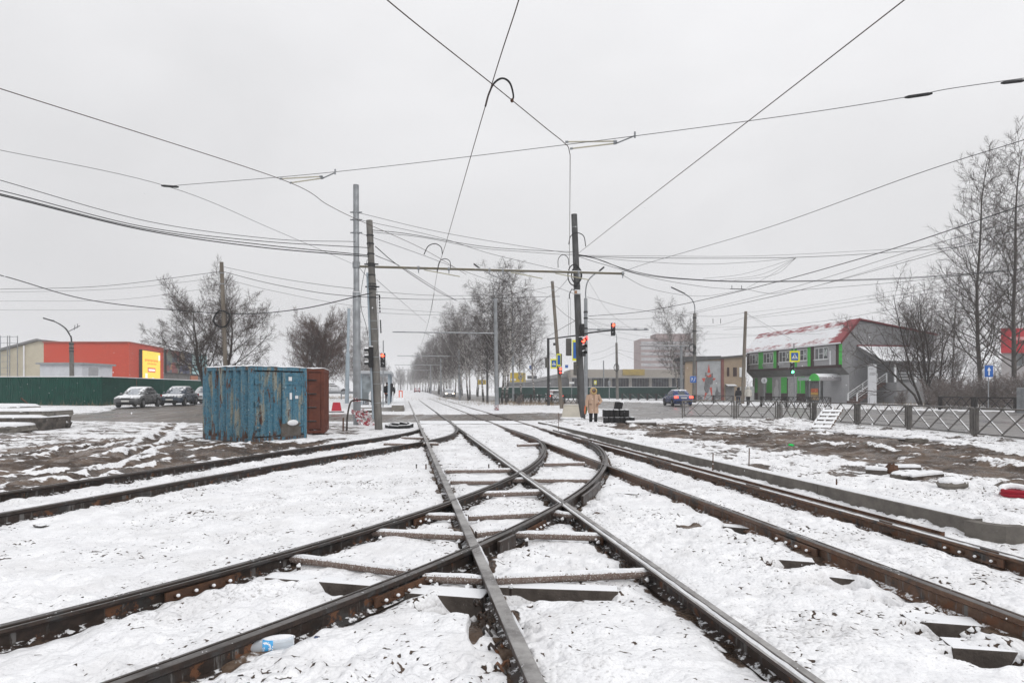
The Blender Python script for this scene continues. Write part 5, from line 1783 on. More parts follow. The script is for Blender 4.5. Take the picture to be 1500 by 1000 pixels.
# blue signs
def blue_sign(label, loc, w_, h_, rz=0, arrow=False, marks=True, name='road_sign', post=None):
    o = thing(name, label, 'sign', loc, rz)
    MB().box((0, 0, 0), (w_, .03, h_)).build('board', mat('sign_blue', (.02, .12, .42)), o)
    MB().box((0, .02, 0), (w_ * 1.04, .02, h_ * 1.03)).build('edge', M_WHITE, o)
    if arrow:
        MB().prism([(-.07 * w_, -.36 * h_), (.07 * w_, -.36 * h_), (.07 * w_, .05 * h_), (.22 * w_, .05 * h_), (0, .36 * h_), (-.22 * w_, .05 * h_), (-.07 * w_, .05 * h_)], -.03, -.018).build('arrow', M_WHITE, o)
    elif marks:
        MB().tube([(-.25 * w_, -.02, -.3 * h_), (-.25 * w_, -.02, .32 * h_), (-.1 * w_, -.02, .1 * h_), (-.25 * w_, -.02, -.05 * h_)], .05 * w_, 5).build('white_mark', M_WHITE, o)
        MB().tube([(.05 * w_, -.02, -.32 * h_), (.22 * w_, -.02, -.05 * h_), (.3 * w_, -.02, .34 * h_)], .05 * w_, 5).build('white_mark', M_WHITE, o)
    if post:
        MB().cyl((0, .05, post), (0, .05, h_ * .5), .035, .035, 8).build('post', M_GALV, o)
    return o
p_ = A(1448.5, 543.5, 47)
blue_sign('blue one-way sign with white upward arrow before the hedge', p_, .62, .86, 0, True, post=-p_.z)
p_ = A(1015.5, 555.5, 69)
blue_sign('blue sign with white marks low on the lamp post by the mural', p_, .66, .70)
p_ = A(777.5, 538, 110)
blue_sign('pair of small blue arrow signs hanging far along the avenue', p_, .5, .6, marks=False)
o = blue_sign('small blue lane sign hanging above the white car', A(830, 536.5, 105), .5, .5, marks=False)
# dark board and yellow hoardings
p_ = A(779.5, 552.5, 108)
o = thing('road_board', 'dark grey board on a post before the long hall', 'sign', p_)
MB().box((0, 0, 0), (1.65, .06, .55)).build('board', mat('board_grey', (.10, .105, .11), (.08, .085, .09), sc=3, bmp=0), o)
MB().cyl((0, .05, -p_.z), (0, .05, 0), .06, .06, 8).build('post', M_GALV, o)
M_HOARD = mat('yellow_hoarding', (.55, .40, .045), (.48, .34, .04), sc=.8, rough=.6, bmp=0)
p_ = A(758.5, 552.5, 112)
o = thing('hoarding', 'large yellow hoarding with a dark round picture beyond the birches', 'hoarding', p_)
MB().box((0, 0, 0), (2.75, .15, 1.65)).build('board', M_HOARD, o)
MB().cyl((.45, -.09, .0), (.45, -.11, .0), .42, .42, 14).build('round_picture', mat('hoarding_picture', (.12, .14, .13), (.2, .22, .2), sc=4, bmp=0), o)
MB().box((-.75, -.09, -.40), (.85, .03, .35)).build('white_label', M_WHITE, o)
for x in (-1.0, 1.0):
    MB().cyl((x, .15, -p_.z), (x, .15, .5), .07, .07, 8).build('post', M_GALV, o)
p_ = A(706, 559.5, 118)
o = thing('hoarding', 'smaller yellow sign seen between birch trunks', 'hoarding', p_)
MB().box((0, 0, 0), (1.5, .12, .85)).build('board', M_HOARD, o)
for k in range(4):
    MB().box((-.5 + .33 * k, -.08, 0), (.12, .03, .45)).build('dark_figure', mat('hoarding_picture', (.1, .1, .1)), o)
MB().cyl((0, .1, -p_.z), (0, .1, 0), .06, .06, 8).build('post', M_GALV, o)
o = thing('small_sign', 'small yellow-edged sign on the far verge before the pavilion', 'sign', A(872, 560, 78))
MB().box((0, 0, 0), (.32, .04, .5)).build('board', mat('fluorescent_yellow', (.78, .76, .02)), o)
MB().box((0, -.03, 0), (.2, .02, .32)).build('pale_field', M_WHITE, o)
MB().cyl((0, .04, -2.2), (0, .04, 0), .03, .03, 6).build('post', M_GALV, o)
o = thing('small_sign', 'small white plate beside the thick pole, high over the road', 'sign', A(837.5, 560.5, 90))
MB().box((0, 0, 0), (.7, .04, .28)).build('board', M_WHITE, o)
MB().cyl((0, .04, -2.3), (0, .04, 0), .04, .04, 6).build('post', M_GALV, o)
o = thing('meter_cabinet', 'pale metal cabinet on legs on the far verge', 'cabinet', A(892.5, 561, 88))
MB().box((0, 0, 0), (.35, .25, .65)).build('box', M_GALV, o, bevel=.02)
MB().box((0, 0, -1.2), (.1, .1, 2.2)).build('post', M_GALV, o)

# ------------------------------------------------------------------ green and grey furniture shop
yR, yL = 67.0, 86.5
PR = V(((1234 - 750) / FOC * yR, yR, 0))
PL = V(((1094.6 - 750) / FOC * yL, yL, 0))
ex_ = (PR - PL).normalized()
LF = (PR - PL).length
sh_rz = math.atan2(ex_.y, ex_.x)
shop = thing('furniture_shop', 'two-storey green and grey shop with red snowy roof and letters in its windows', 'building', PL, sh_rz)
def fx(px0):
    k = (px0 - 750) / FOC
    return (k * PL.y - PL.x) / (ex_.x - k * ex_.y)
def fy(px0):
    return PL.y + ex_.y * fx(px0)
def fz(px0, py0):
    return EYE - (py0 - HZ) * fy(px0) / FOC
zE = fz(1234, 501.4)
zB = fz(1234, 537.5)
M_SHGREY = mat('grey_cladding', (.38, .38, .39), (.33, .33, .34), sc=.8, rough=.6, bmp=.05)
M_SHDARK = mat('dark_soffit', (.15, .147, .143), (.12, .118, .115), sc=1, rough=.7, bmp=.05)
M_SHGREEN = mat('bright_green_panel', (.07, .48, .08), (.06, .41, .065), sc=.8, rough=.5, bmp=.03)
M_SHBROWN = mat('dark_brown_panel', (.055, .032, .030), (.045, .027, .025), sc=1, rough=.6, bmp=.03)
M_SHWALL = mat('side_wall_grey', (.25, .25, .255), (.20, .20, .205), sc=.5, rough=.7, bmp=.1, wear=(.12, .12, .125), wamt=.2)
DB = 11.0           # depth of the house
rec = 0.8           # lower storey stands back
zS = fz(1251, 547)  # bottom of the sloping soffit
# body: profile in local y, z, extruded along the front
prof = [(rec, -.3), (rec, zS), (0, zB), (0, zE), (1.9, zE + 2.35), (DB, zE + .9), (DB, -.3)]
MB().loft([[V((x, y, z)) for y, z in prof] for x in (0, LF)]).build('wall', M_SHWALL, shop)
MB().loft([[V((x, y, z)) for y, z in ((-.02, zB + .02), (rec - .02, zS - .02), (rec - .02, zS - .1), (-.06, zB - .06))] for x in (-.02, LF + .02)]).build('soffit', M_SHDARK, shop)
# roof: red metal with snow
def roof_mat():
    m, nt, b = nodes('red_roof_under_snow')
    co = coords(nt)
    n = noise(nt, coords(nt, (.35, 1.1, 1.1)), 2.4, 6, .66)
    sp = nt.nodes.new('ShaderNodeSeparateXYZ')
    nt.links.new(co, sp.inputs[0])
    # the snow has slid off the near end and along the ridge
    bias = math_n(nt, 'ADD', ramp(nt, sp.outputs[0], LF - 2.2, LF - .4, 0, .5), ramp(nt, sp.outputs[2], zE + 1.7, zE + 2.1, 0, .2))
    bias = math_n(nt, 'ADD', bias, ramp(nt, sp.outputs[2], zE + .75, zE + .45, 0, .12))
    f = ramp(nt, math_n(nt, 'ADD', n, bias), .555, .80)
    nt.links.new(mixc(nt, f, SNOW, (.27, .028, .036)), b.inputs['Base Color'])
    b.inputs['Roughness'].default_value = .6
    return m
M_ROOF = roof_mat()
MB().loft([[V((x, y, z)) for y, z in ((-.35, zE - .08), (1.9, zE + 2.45), (1.9, zE + 2.6), (-.4, zE + .05))] for x in (-.3, LF + .25)]).build('front_roof', M_ROOF, shop)
MB().loft([[V((x, y, z)) for y, z in ((1.92, zE + 2.42), (DB + .3, zE + .9), (DB + .3, zE + 1.02), (1.92, zE + 2.58))] for x in (-.3, LF + .25)]).build('rear_roof', mat('red_roof_edge', (.17, .028, .034), (.14, .024, .03), sc=2, rough=.6), shop)
MB().bar((LF + .27, -.36, zE - .02), (LF + .27, 1.9, zE + 2.55), .12, .2).build('verge_trim', MATS['red_roof_edge'], shop)
MB().bar((-.3, -.40, zE - .06), (LF + .25, -.40, zE - .06), .1, .14).build('eaves_snow', M_SNOW, shop)
def panel(x0, x1, z0, z1, m, y=-.05, name='panel', d_=.06):
    return MB().box(((x0 + x1) / 2, y, (z0 + z1) / 2), (abs(x1 - x0), d_, z1 - z0)).build(name, m, shop)
zt_, zb_2 = zE - .12, zB + .06
panel(.02, LF - .02, zb_2, zt_, M_SHGREY, -.03, 'upper_cladding', .04)
for a, b2 in ((1112, 1118.5), (1134, 1138.2), (1160, 1168), (1184, 1188.5), (1230, 1234)):
    panel(fx(a), fx(b2), zb_2, zt_, M_SHGREEN, -.07, 'green_panel')
for a, b2 in ((1094.7, 1098.5), (1138.3, 1141.5), (1188.6, 1193), (1225.5, 1229.8)):
    panel(fx(a), fx(b2), zb_2, zt_, M_SHBROWN, -.072, 'brown_panel')
panel(0, LF, zB - .02, zB + .28, M_SHBROWN, -.09, 'brown_band')
panel(0, LF, zt_ - .05, zE - .02, M_SHBROWN, -.088, 'brown_band')
M_PANE = glass('shop_glass', (.055, .06, .062), .07)
M_CURT = mat('pale_curtain', (.30, .27, .28), (.22, .2, .21), sc=6, rough=.8)
def shop_window(x0, x1, z0, z1, ch):
    w_ = MB().box(((x0 + x1) / 2, -.09, (z0 + z1) / 2), (x1 - x0, .07, z1 - z0)).build('window', M_WHITE, shop)
    n = 3
    for k in range(n):
        a, b2 = x0 + (x1 - x0) * (k + .08) / n + (.02 if k == 0 else 0), x0 + (x1 - x0) * (k + .92) / n
        MB().box(((a + b2) / 2, -.128, (z0 + z1) / 2), (b2 - a, .012, z1 - z0 - .18)).build('pane', M_PANE, w_)
        if k == 0:
            MB().box((a + .18 * (b2 - a), -.136, (z0 + z1) / 2), ((b2 - a) * .30, .004, z1 - z0 - .2)).build('curtain', M_CURT, w_)
    MB().box((x0 + (x1 - x0) * .5, -.137, z0 + (z1 - z0) * .5), ((x1 - x0) / 3 * .9, .01, .05)).build('glazing_bar', M_WHITE, w_)
    MB().box(((x0 + x1) / 2, -.16, z0 - .03), (x1 - x0 + .1, .2, .05)).build('sill', M_WHITE, w_)
    lettering(ch, (z1 - z0) * .80, mat('pale_letter', (.74, .80, .78), (.68, .74, .72), sc=2, bmp=0), w_, Matrix.Translation((x0 + (x1 - x0) * .84, -.150, (z0 + z1) / 2)) @ FACE @ Matrix.Scale(.62, 4, (1, 0, 0)), 'letter')
zw0, zw1 = fz(1204, 526.5), fz(1204, 509)
for a, b2, ch in ((1099.2, 1111.5, 'К'), (1119.3, 1133.8, 'У'), (1142, 1158, 'Х'), (1168.5, 1183.5, 'Н'), (1194.3, 1214.5, 'И')):
    shop_window(fx(a), fx(b2), zw0, zw1, ch)
# little raised lettering under the windows: too small to read in the photo, kept as raised strokes
def strokes(a, b2, n, z, h_):
    for k in range(n):
        x = fx(a) + (fx(b2) - fx(a)) * (k + .5) / n
        wd = (fx(b2) - fx(a)) / n
        MB().box((x, -.10, z), (wd * .62, .05, h_ * (1.0 if k % 3 else .8))).build('sign_letter', mat('pale_sign_letter', (.55, .56, .57)), shop)
zl_ = fz(1126, 535)
strokes(1117.5, 1133.5, 9, zl_, .30)
strokes(1140.5, 1150.5, 6, zl_ + .05, .30)
panel(fx(1216), fx(1218), zB + .3, zw0 + .9, M_WHITE, -.06, 'pipe', .05)
# lower storey
zg = .95
lo = rec - .06
def low(a, b2, z0, z1, m, name, y=lo, d_=.06):
    # the lower front stands back, so photo columns shift a little
    k0, k1 = fx_l(a), fx_l(b2)
    return MB().box(((k0 + k1) / 2, y, (z0 + z1) / 2), (k1 - k0, d_, z1 - z0)).build(name, m, shop)
ey_ = V((-ex_.y, ex_.x, 0))
PLr = PL + ey_ * rec
def fx_l(px0):
    k = (px0 - 750) / FOC
    return min(LF - .02, max(.02, (k * PLr.y - PLr.x) / (ex_.x - k * ex_.y)))
low(1104, 1251, -.2, zS - .05, mat('lower_grey', (.42, .42, .43), (.36, .36, .37), sc=.8, rough=.6), 'lower_cladding', rec - .02, .05)
for a, b2 in ((1106.5, 1110.3), (1123.5, 1131.5), (1145, 1153.4), (1168.8, 1172), (1173.5, 1180)):
    low(a, b2, zg, zS - .15, M_SHGREEN, 'green_panel')
for a, b2 in ((1104.5, 1110.5), (1122, 1131.6), (1145, 1154), (1168, 1181)):
    low(a, b2, 0, zg - .02, M_SHBROWN, 'brown_plinth')
low(1153.8, 1155.0, 0, zS - .3, M_SHBROWN, 'door_frame')
low(1155.2, 1167.5, .1, zS - .5, mat('grey_door', (.46, .46, .47)), 'door')
# shop window wall
low(1181, 1206, .3, zS - .7, M_PANE, 'shop_window', lo - .02)
for k in range(9):
    low(1181 + k * 3.05, 1181.4 + k * 3.05, .2, zS - .6, M_SHDARK, 'mullion', lo - .06)
low(1180.5, 1207, zS - .62, zS - .25, mat('glass_canopy', (.28, .34, .34), (.35, .4, .4), sc=2, rough=.2), 'glass_canopy', lo - .5, .9)
# barrel canopy at the entrance, half disc to the road
hx0, hx1 = fx(1207.5), fx(1223.5)
xc, rr = (hx0 + hx1) / 2, (hx1 - hx0) / 2
zc = fz(1216, 557.5)
zh = fz(1216, 547) - zc
half = [(xc + rr * math.cos(a), zc + zh * math.sin(a)) for a in np.linspace(0, math.pi, 18)]
y0_, y1_ = -1.9, rec
MB().prism(half, y0_, y0_ + .06).build('canopy_front', M_SHGREEN, shop)
MB().prism(half, y0_ + .06, y1_).build('canopy', mat('canopy_metal', (.30, .29, .30), (.25, .24, .25), sc=2, rough=.5, snow=.85), shop)
for x in (hx0 + .05, hx1 - .05):
    MB().box((x, y0_ + .1, zc / 2), (.09, .09, zc)).build('canopy_post', M_GALV, shop)
MB().box((xc, y0_ + .2, zc / 2 - .1), (rr * 2 - .2, .04, zc - .3)).build('vestibule_glass', M_PANE, shop)
MB().box((xc - .1, y0_ + .15, zc * .56), (rr * 1.3, .05, .42)).build('red_sign', mat('worn_red_sign', (.42, .09, .03), (.36, .07, .03), sc=2, bmp=0, wear=(.55, .30, .16), wamt=.45, wsc=6), shop)
MB().box((xc - .1, y0_ + .15, zc * .56 - .36), (rr * 1.3, .05, .26)).build('yellow_sign', mat('worn_yellow_sign', (.50, .30, .06), (.44, .26, .06), sc=2, bmp=0), shop)
MB().box((xc - .05, y0_ + .15, zc * .22), (rr * 1.4, .05, .5)).build('tan_board', mat('tan_board', (.32, .24, .15)), shop)
# white silhouette on the front
k0 = fx_l(1138)
MB().prism([(k0 - .55, .9), (k0 - .1, .2), (k0 + .45, .3), (k0 + .6, 1.2), (k0 + .35, 1.7), (k0 + .5, 2.3), (k0 + .2, 2.75), (k0 - .15, 2.5), (k0 - .1, 1.9), (k0 - .5, 1.5)], lo - .05, lo - .03).build('white_figure_board', mat('white_decal', (.62, .62, .63), (.5, .5, .51), sc=6, bmp=0), shop)
o = thing('round_sign', 'pale round sign on a thin post before the green and grey shop', 'sign', A(1119.5, 557, 70))
MB().cyl((0, 0, 0), (0, .04, 0), .33, .33, 18).build('disc', mat('pale_disc', (.42, .43, .44), (.36, .37, .38), sc=3), o)
MB().box((0, -.02, 0), (.1, .02, .36)).build('mark', mat('grey_mark', (.2, .2, .21)), o)
MB().cyl((0, .06, -2.4), (0, .06, 0), .03, .03, 6).build('post', M_GALV, o)
# end wall: porch roof, stairs, landing
xe = LF
ycut = 1.7
hiz = fz(1250, 506)
MB().loft([[V((xe + .05, y, hiz)), V((xe + 3.6, y + .3, hiz - 1.75)), V((xe + 3.6, y + .3, hiz - 1.63)), V((xe + .05, y, hiz + .12))] for y in (ycut, ycut + 6.2)]).build('porch_roof', mat('porch_roof_snow', (.3, .3, .31), sc=2, snow=1.0), shop)
MB().bar((xe + .1, ycut - .05, hiz + .12), (xe + .1, ycut + 6.2, hiz + .12), .14, .16).build('porch_flashing', MATS['red_roof_edge'], shop)
MB().loft([[V((xe + .02, y, hiz)), V((xe + 3.6, y, hiz - 1.78)), V((xe + 3.6, y, hiz - 1.95)), V((xe + .02, y, hiz - .18))] for y in (ycut - .06, ycut)]).build('porch_gable', M_SHDARK, shop)
zl2 = 2.2
for y in (ycut + 1.8, ycut + 4.1):
    MB().box((xe + 3.3, y, (hiz - 1.8 + zl2) / 2), (.16, .16, hiz - 1.8 - zl2)).build('porch_post', M_WHITE, shop)
MB().box((xe + 1.7, ycut + 4.1, zl2 / 2 - .1), (3.3, 4.4, zl2 + .2)).build('landing', M_SHWALL, shop, bevel=.1)
for k in range(9):
    MB().box((xe + .9 + .4, ycut - 1.4 + .37 * k, .12 + .24 * k), (1.5, .40, .24)).build('step', mat('brown_step', (.10, .06, .05), (.075, .05, .045), sc=3, snow=.45), shop)
for xx in (xe + .62, xe + 2.0):
    mb = MB()
    p, q = V((xx, ycut - 1.5, 1.0)), V((xx, ycut + 1.9, 3.15))
    MB().bar(p, q, .07, .07).build('stair_handrail', M_WHITE, shop)
    MB().bar(p - V((0, 0, .25)), q - V((0, 0, .25)), .03, .03).build('stair_rail', M_WHITE, shop)
    MB().bar(p - V((0, 0, .5)), q - V((0, 0, .5)), .03, .03).build('stair_rail', M_WHITE, shop)
    for f in (0, .5, 1):
        c = p.lerp(q, f)
        MB().bar(c - V((0, 0, 1.0)), c, .09, .09, up=(0, 1, 0)).build('stair_post', M_WHITE, shop)
for z in (.35, .65, .95):
    MB().bar((xe + 3.4, ycut + 2.2, zl2 + z), (xe + 3.4, ycut + 6.2, zl2 + z), .05, .05).build('landing_rail', M_WHITE, shop)
# white stele
b_ = A(1277.5, 589, 62)
b_.z = 0
o = thing('white_stele', 'tall white sign board standing by the stairs of the shop', 'sign', b_, -.1)
hh = wz(533, 62)
MB().box((0, 0, hh / 2), (.76, .18, hh)).build('board', mat('white_stele_board', (.60, .61, .63), (.55, .56, .58), sc=1, bmp=0), o, bevel=.01)
g_ = mat('faint_grey_print', (.36, .36, .37))
for z, w_, h_ in ((hh * .78, .5, .06), (hh * .74, .56, .08), (hh * .24, .5, .10)):
    MB().box((0, -.1, z), (w_, .02, h_)).build('print_line', g_, o)
MB().tube([(-.1, -.1, hh * .86), (-.05, -.1, hh * .90), (.05, -.1, hh * .86), (.12, -.1, hh * .87)], .018, 5).build('print_swirl', g_, o)
MB().box((-.3, -.1, hh * .08), (.06, .02, hh * .16)).build('print_bar', g_, o)
for x_, y_ in ((1291, 590), (1310, 590)):
    b_ = G(x_, y_)
    o = thing('bollard', 'small pale bollard nearer the stele' if x_ < 1300 else 'small pale bollard nearer the bare trees', 'bollard', b_)
    MB().cyl((0, 0, -.1), (0, 0, .85), .07, .06, 10).build('shaft', M_GALV, o)
    MB().ball((0, 0, .88), (.1, .1, .07), 8, 5).build('snow_cap', M_SNOW, o, smooth=True)

# ------------------------------------------------------------------ mural house
ym = 80.0
m0, m1 = A(1020.5, 0, ym).x, A(1055.5, 0, ym).x
m2, m3 = A(1060, 0, ym).x, A(1106, 0, ym - 3).x
xw = A(1004, 0, ym).x
zm0, zm1 = wz(528.5, ym), wz(522, ym)
mh = thing('mural_house', 'low beige house with a red star painted on its grey end panel', 'building', V((m0, ym, 0)))
M_BEIGE = mat('beige_plaster', (.34, .265, .19), (.29, .225, .165), sc=.8, rough=.85, bmp=.1, wear=(.24, .19, .15), wamt=.2)
slope = (zm1 - zm0) / (m3 - m0)
ztop = lambda x: zm0 + slope * (x - m0)
MB().loft([[V((x + d_ * .26, ym + .02 + d_, z)) for x, z in ((xw, -.2), (m3, -.2), (m3, ztop(m3)), (xw, ztop(xw)))] for d_ in (0, 10)]).build('wall', M_BEIGE, mh, world=True)
MB().loft([[V((x + d_ * .26, ym + d_, z)) for x, z in ((xw - .3, ztop(xw) + .02), (m3 + .2, ztop(m3) + .02), (m3 + .2, ztop(m3) + .24), (xw - .3, ztop(xw) + .24))] for d_ in (-.4, 10)]).build('roof', mat('dark_roof_snow', (.1, .1, .1), sc=2, snow=.9), mh, world=True)
MB().prism([(m0 - .5, ztop(m0) + .3), (m2 + 1, ztop(m0) + .3), (m2 + 1, ztop(m0) + .85), (m0 - .5, ztop(m0) + .75)], ym + 4, ym + 9).build('rear_roof', mat('dark_roof', (.07, .07, .07), sc=2, snow=.6), mh, world=True)
pnl = MB().box(((m0 + m1) / 2, ym - .04, ztop(m0) / 2 + .05), (m1 - m0, .08, ztop(m0) - .1)).build('grey_panel', mat('mural_ground', (.36, .37, .38), (.29, .30, .31), sc=1.5, bmp=0, wear=(.20, .205, .21), wamt=.28, wsc=2.2), mh, world=True)
for a, b2 in ((m1 + .02, m2 - .02), (A(1016, 0, ym).x, m0 - .05)):
    MB().box(((a + b2) / 2, ym - .08, ztop(a) / 2), (b2 - a, .2, ztop(a))).build('pilaster', mat('dull_red_pilaster', (.19, .075, .065), (.16, .065, .058), sc=2), mh, world=True)
def mp(u, v, d_=.10):
    return (m0 + (m1 - m0) * u, v * ztop(m0))
sr = mat('faded_star_red', (.48, .085, .06), (.42, .075, .055), sc=4, bmp=0)
def tri(pts, m, name, off=.10):
    MB().prism([mp(*p) for p in pts], ym - off, ym - off + .015).build(name, m, mh, world=True)
tri([(.50, .92), (.44, .70), (.56, .70)], sr, 'star_point')
tri([(.20, .56), (.36, .57), (.30, .46)], sr, 'star_point')
tri([(.80, .56), (.66, .57), (.70, .50)], sr, 'star_point')
tri([(.30, .02), (.34, .20), (.44, .20)], sr, 'star_point')
tri([(.66, .02), (.53, .32), (.62, .34)], sr, 'star_point')
tri([(.40, .66), (.48, .62), (.58, .68), (.62, .58), (.40, .56)], sr, 'star_point')
gd = mat('mural_dark_grey', (.10, .10, .105), (.16, .16, .165), sc=5, bmp=0, wear=(.24, .24, .25), wamt=.4, wsc=4)
tri([(.36, .56), (.33, .46), (.30, .30), (.36, .20), (.46, .18), (.52, .28), (.56, .40), (.66, .42), (.68, .54), (.60, .60), (.48, .58), (.42, .62)], gd, 'dark_figures', .115)
tri([(.35, .72), (.33, .60), (.40, .62), (.41, .70)], gd, 'dark_patch', .115)
tri([(.60, .68), (.66, .70), (.68, .58), (.62, .58)], gd, 'dark_patch', .115)
tri([(.78, .05), (.76, .18), (.84, .36), (.90, .22), (.97, .2), (.98, .05)], gd, 'dark_patch', .115)
tri([(.02, .04), (.05, .13), (.16, .11), (.24, .06), (.22, .03)], gd, 'dark_patch', .115)
for a, b2, t_, bt in ((1065, 1068, 538, 551), (1074, 1079, 538, 551), (1083, 1092, 538, 552)):
    xa, xb = A(a, 0, ym).x, A(b2, 0, ym).x
    w_ = MB().box(((xa + xb) / 2, ym - .02, (wz(t_, ym) + wz(bt, ym)) / 2), (xb - xa, .12, wz(t_, ym) - wz(bt, ym))).build('window', M_WHITE if a > 1080 else M_SHBROWN, mh, world=True)
    MB().box(((xa + xb) / 2, ym - .09, (wz(t_, ym) + wz(bt, ym)) / 2), ((xb - xa) * .82, .03, (wz(t_, ym) - wz(bt, ym)) * .85)).build('pane', M_PANE, w_, world=True)
xa, xb = A(1062, 0, ym).x, A(1076, 0, ym).x
MB().loft([[V((x, ym - .05, wz(564, ym))), V((x, ym - 1.1, wz(566, ym))), V((x, ym - 1.1, wz(565, ym))), V((x, ym - .05, wz(562.5, ym)))] for x in (xa, xb)]).build('door_canopy', mat('dark_roof_snow', (.1, .1, .1)), mh, world=True)
MB().box(((xa + xb) / 2, ym - .03, wz(566, ym) / 2), ((xb - xa) * .9, .1, wz(566, ym))).build('metal_door', mat('grey_sheet', (.2, .2, .2)), mh, world=True)
xa, xb = A(1084, 0, ym).x, A(1104, 0, ym).x
MB().box(((xa + xb) / 2, ym - .1, wz(566, ym) / 2), (xb - xa, .2, wz(566, ym))).build('white_door', mat('shelter_white', (.5, .5, .5)), mh, world=True)

# ------------------------------------------------------------------ pavilion, tower, hall, green hoarding
yp = 118.0
pv = thing('glass_pavilion', 'long flat-roofed pavilion with glazed front and pale fascia beyond the avenue', 'building', V((A(835, 0, yp).x, yp, 0)))
xa, xb = A(836, 0, yp).x, A(1012, 0, yp).x
zf0, zf1 = wz(553.5, yp), wz(541, yp)
MB().box(((xa + xb) / 2, yp + 8, (zf0 + zf1) / 2), (xb - xa, 16, zf1 - zf0)).build('fascia', mat('pavilion_fascia', (.30, .275, .245), (.26, .24, .215), sc=.3, rough=.8), pv, world=True)
MB().box(((xa + xb) / 2, yp + 8.4, zf0 / 2 - .02), (xb - xa - .8, 15, zf0)).build('glass_front', glass('pavilion_glass', (.05, .055, .065), .1), pv, world=True)
for k in range(7):
    x = xa + (xb - xa) * k / 6
    MB().box((x, yp + .5, zf0 / 2), (.55, .5, zf0)).build('column', mat('pavilion_column', (.42, .40, .37)), pv, world=True)
for k in range(44):
    x = xa + (xb - xa) * (k + .5) / 44
    MB().box((x, yp + .86, zf0 / 2), (.07, .1, zf0)).build('mullion', mat('mullion_grey', (.2, .2, .21)), pv, world=True)
MB().box((A(928, 0, yp).x, yp - .1, wz(545, yp)), (A(943, 0, yp).x - A(911, 0, yp).x, .2, 1.1)).build('yellow_fascia_sign', mat('dull_yellow_sign', (.34, .25, .075), (.26, .2, .08), sc=1.5, bmp=0), pv, world=True)
MB().box(((xa + xb) / 2, yp - .9, zf0 + .05), (xb - xa, 2.0, .15)).build('canopy', mat('canopy_snow', (.3, .3, .3), snow=.9), pv, world=True)
yh = 125.0
hl = thing('long_hall', 'long low grey hall with snowy curved roof beyond the yellow hoarding', 'building', V((A(752, 0, yh).x, yh, 0)))
xa, xb = A(742, 0, yh).x, A(838, 0, yh).x
MB().loft([[V((xa, y, 0)), V((xb, y, 0)), V((xb, y, wz(551, yh))), V((xb * .75 + xa * .25, y, wz(554, yh))), V((xb * .4 + xa * .6, y, wz(560, yh))), V((xa, y, wz(562, yh)))] for y in (yh, yh + 14)]).build('wall', mat('hall_ribbed', (.22, .22, .225), (.18, .18, .185), sc=1, streak=.05), hl, world=True)
MB().loft([[V((xb, y, wz(551, yh) + .02)), V((xb * .75 + xa * .25, y, wz(554, yh) + .02)), V((xb * .4 + xa * .6, y, wz(560, yh) + .02)), V((xa, y, wz(562, yh) + .02)), V((xa, y, wz(562, yh) + .5)), V((xb * .4 + xa * .6, y, wz(560, yh) + .6)), V((xb * .75 + xa * .25, y, wz(554, yh) + .8)), V((xb, y, wz(551, yh) + .8))] for y in (yh - .3, yh + 14)]).build('roof', mat('hall_roof', (.3, .3, .3), snow=1.0), hl, world=True)
for k in range(40):
    x = xa + (xb - xa) * (k + .5) / 40
    MB().box((x, yh - .03, 1.2), (.08, .1, 2.4)).build('wall_rib', mat('mullion_grey', (.2, .2, .21)), hl, world=True)
ygf = 98.0
o = corrugated_fence('low dark green hoarding in front of the pavilion, across the avenue', A(727, 0, ygf) * 1 + V((0, 0, -A(727, 0, ygf).z)), A(1000, 0, ygf - 4) + V((0, 0, -A(1000, 0, ygf - 4).z)), 1.75, 1.75, 6, mat('hazed_green_sheet', (.02, .062, .054), (.015, .05, .044), sc=1, rough=.8, bmp=0, spec=.03))  # sheet colour greyed to imitate distance haze
yt = 260.0
tw = thing('apartment_tower', 'faint pinkish apartment tower far behind the pavilion', 'building', V((A(938, 0, yt).x, yt, 0)))
x0_, x1_, x2_ = A(938, 0, yt).x, A(962, 0, yt).x, A(1014, 0, yt).x
M_PINK = mat('hazed_pink_brick', (.27, .205, .195), (.24, .18, .172), sc=.2, rough=.9)  # brick paled, so part of the haze is in its colour
MB().box(((x0_ + x2_) / 2, yt + 7, wz(496, yt) / 2), (x2_ - x0_, 14, wz(496, yt))).build('wall', M_PINK, tw, world=True)
MB().box(((x1_ + x2_) / 2, yt + 7, wz(496, yt) + (wz(488, yt) - wz(496, yt)) / 2), (x2_ - x1_, 10, wz(488, yt) - wz(496, yt))).build('roof_block', M_PINK, tw, world=True)
for r in range(9):
    z = wz(502 + r * 8, yt)
    MB().box(((x0_ + x2_) / 2, yt - .05, z), (x2_ - x0_ - .6, .2, 1.2)).build('window_band', mat('pale_band', (.36, .35, .36), (.28, .28, .29), sc=.6, bmp=0), tw, world=True)

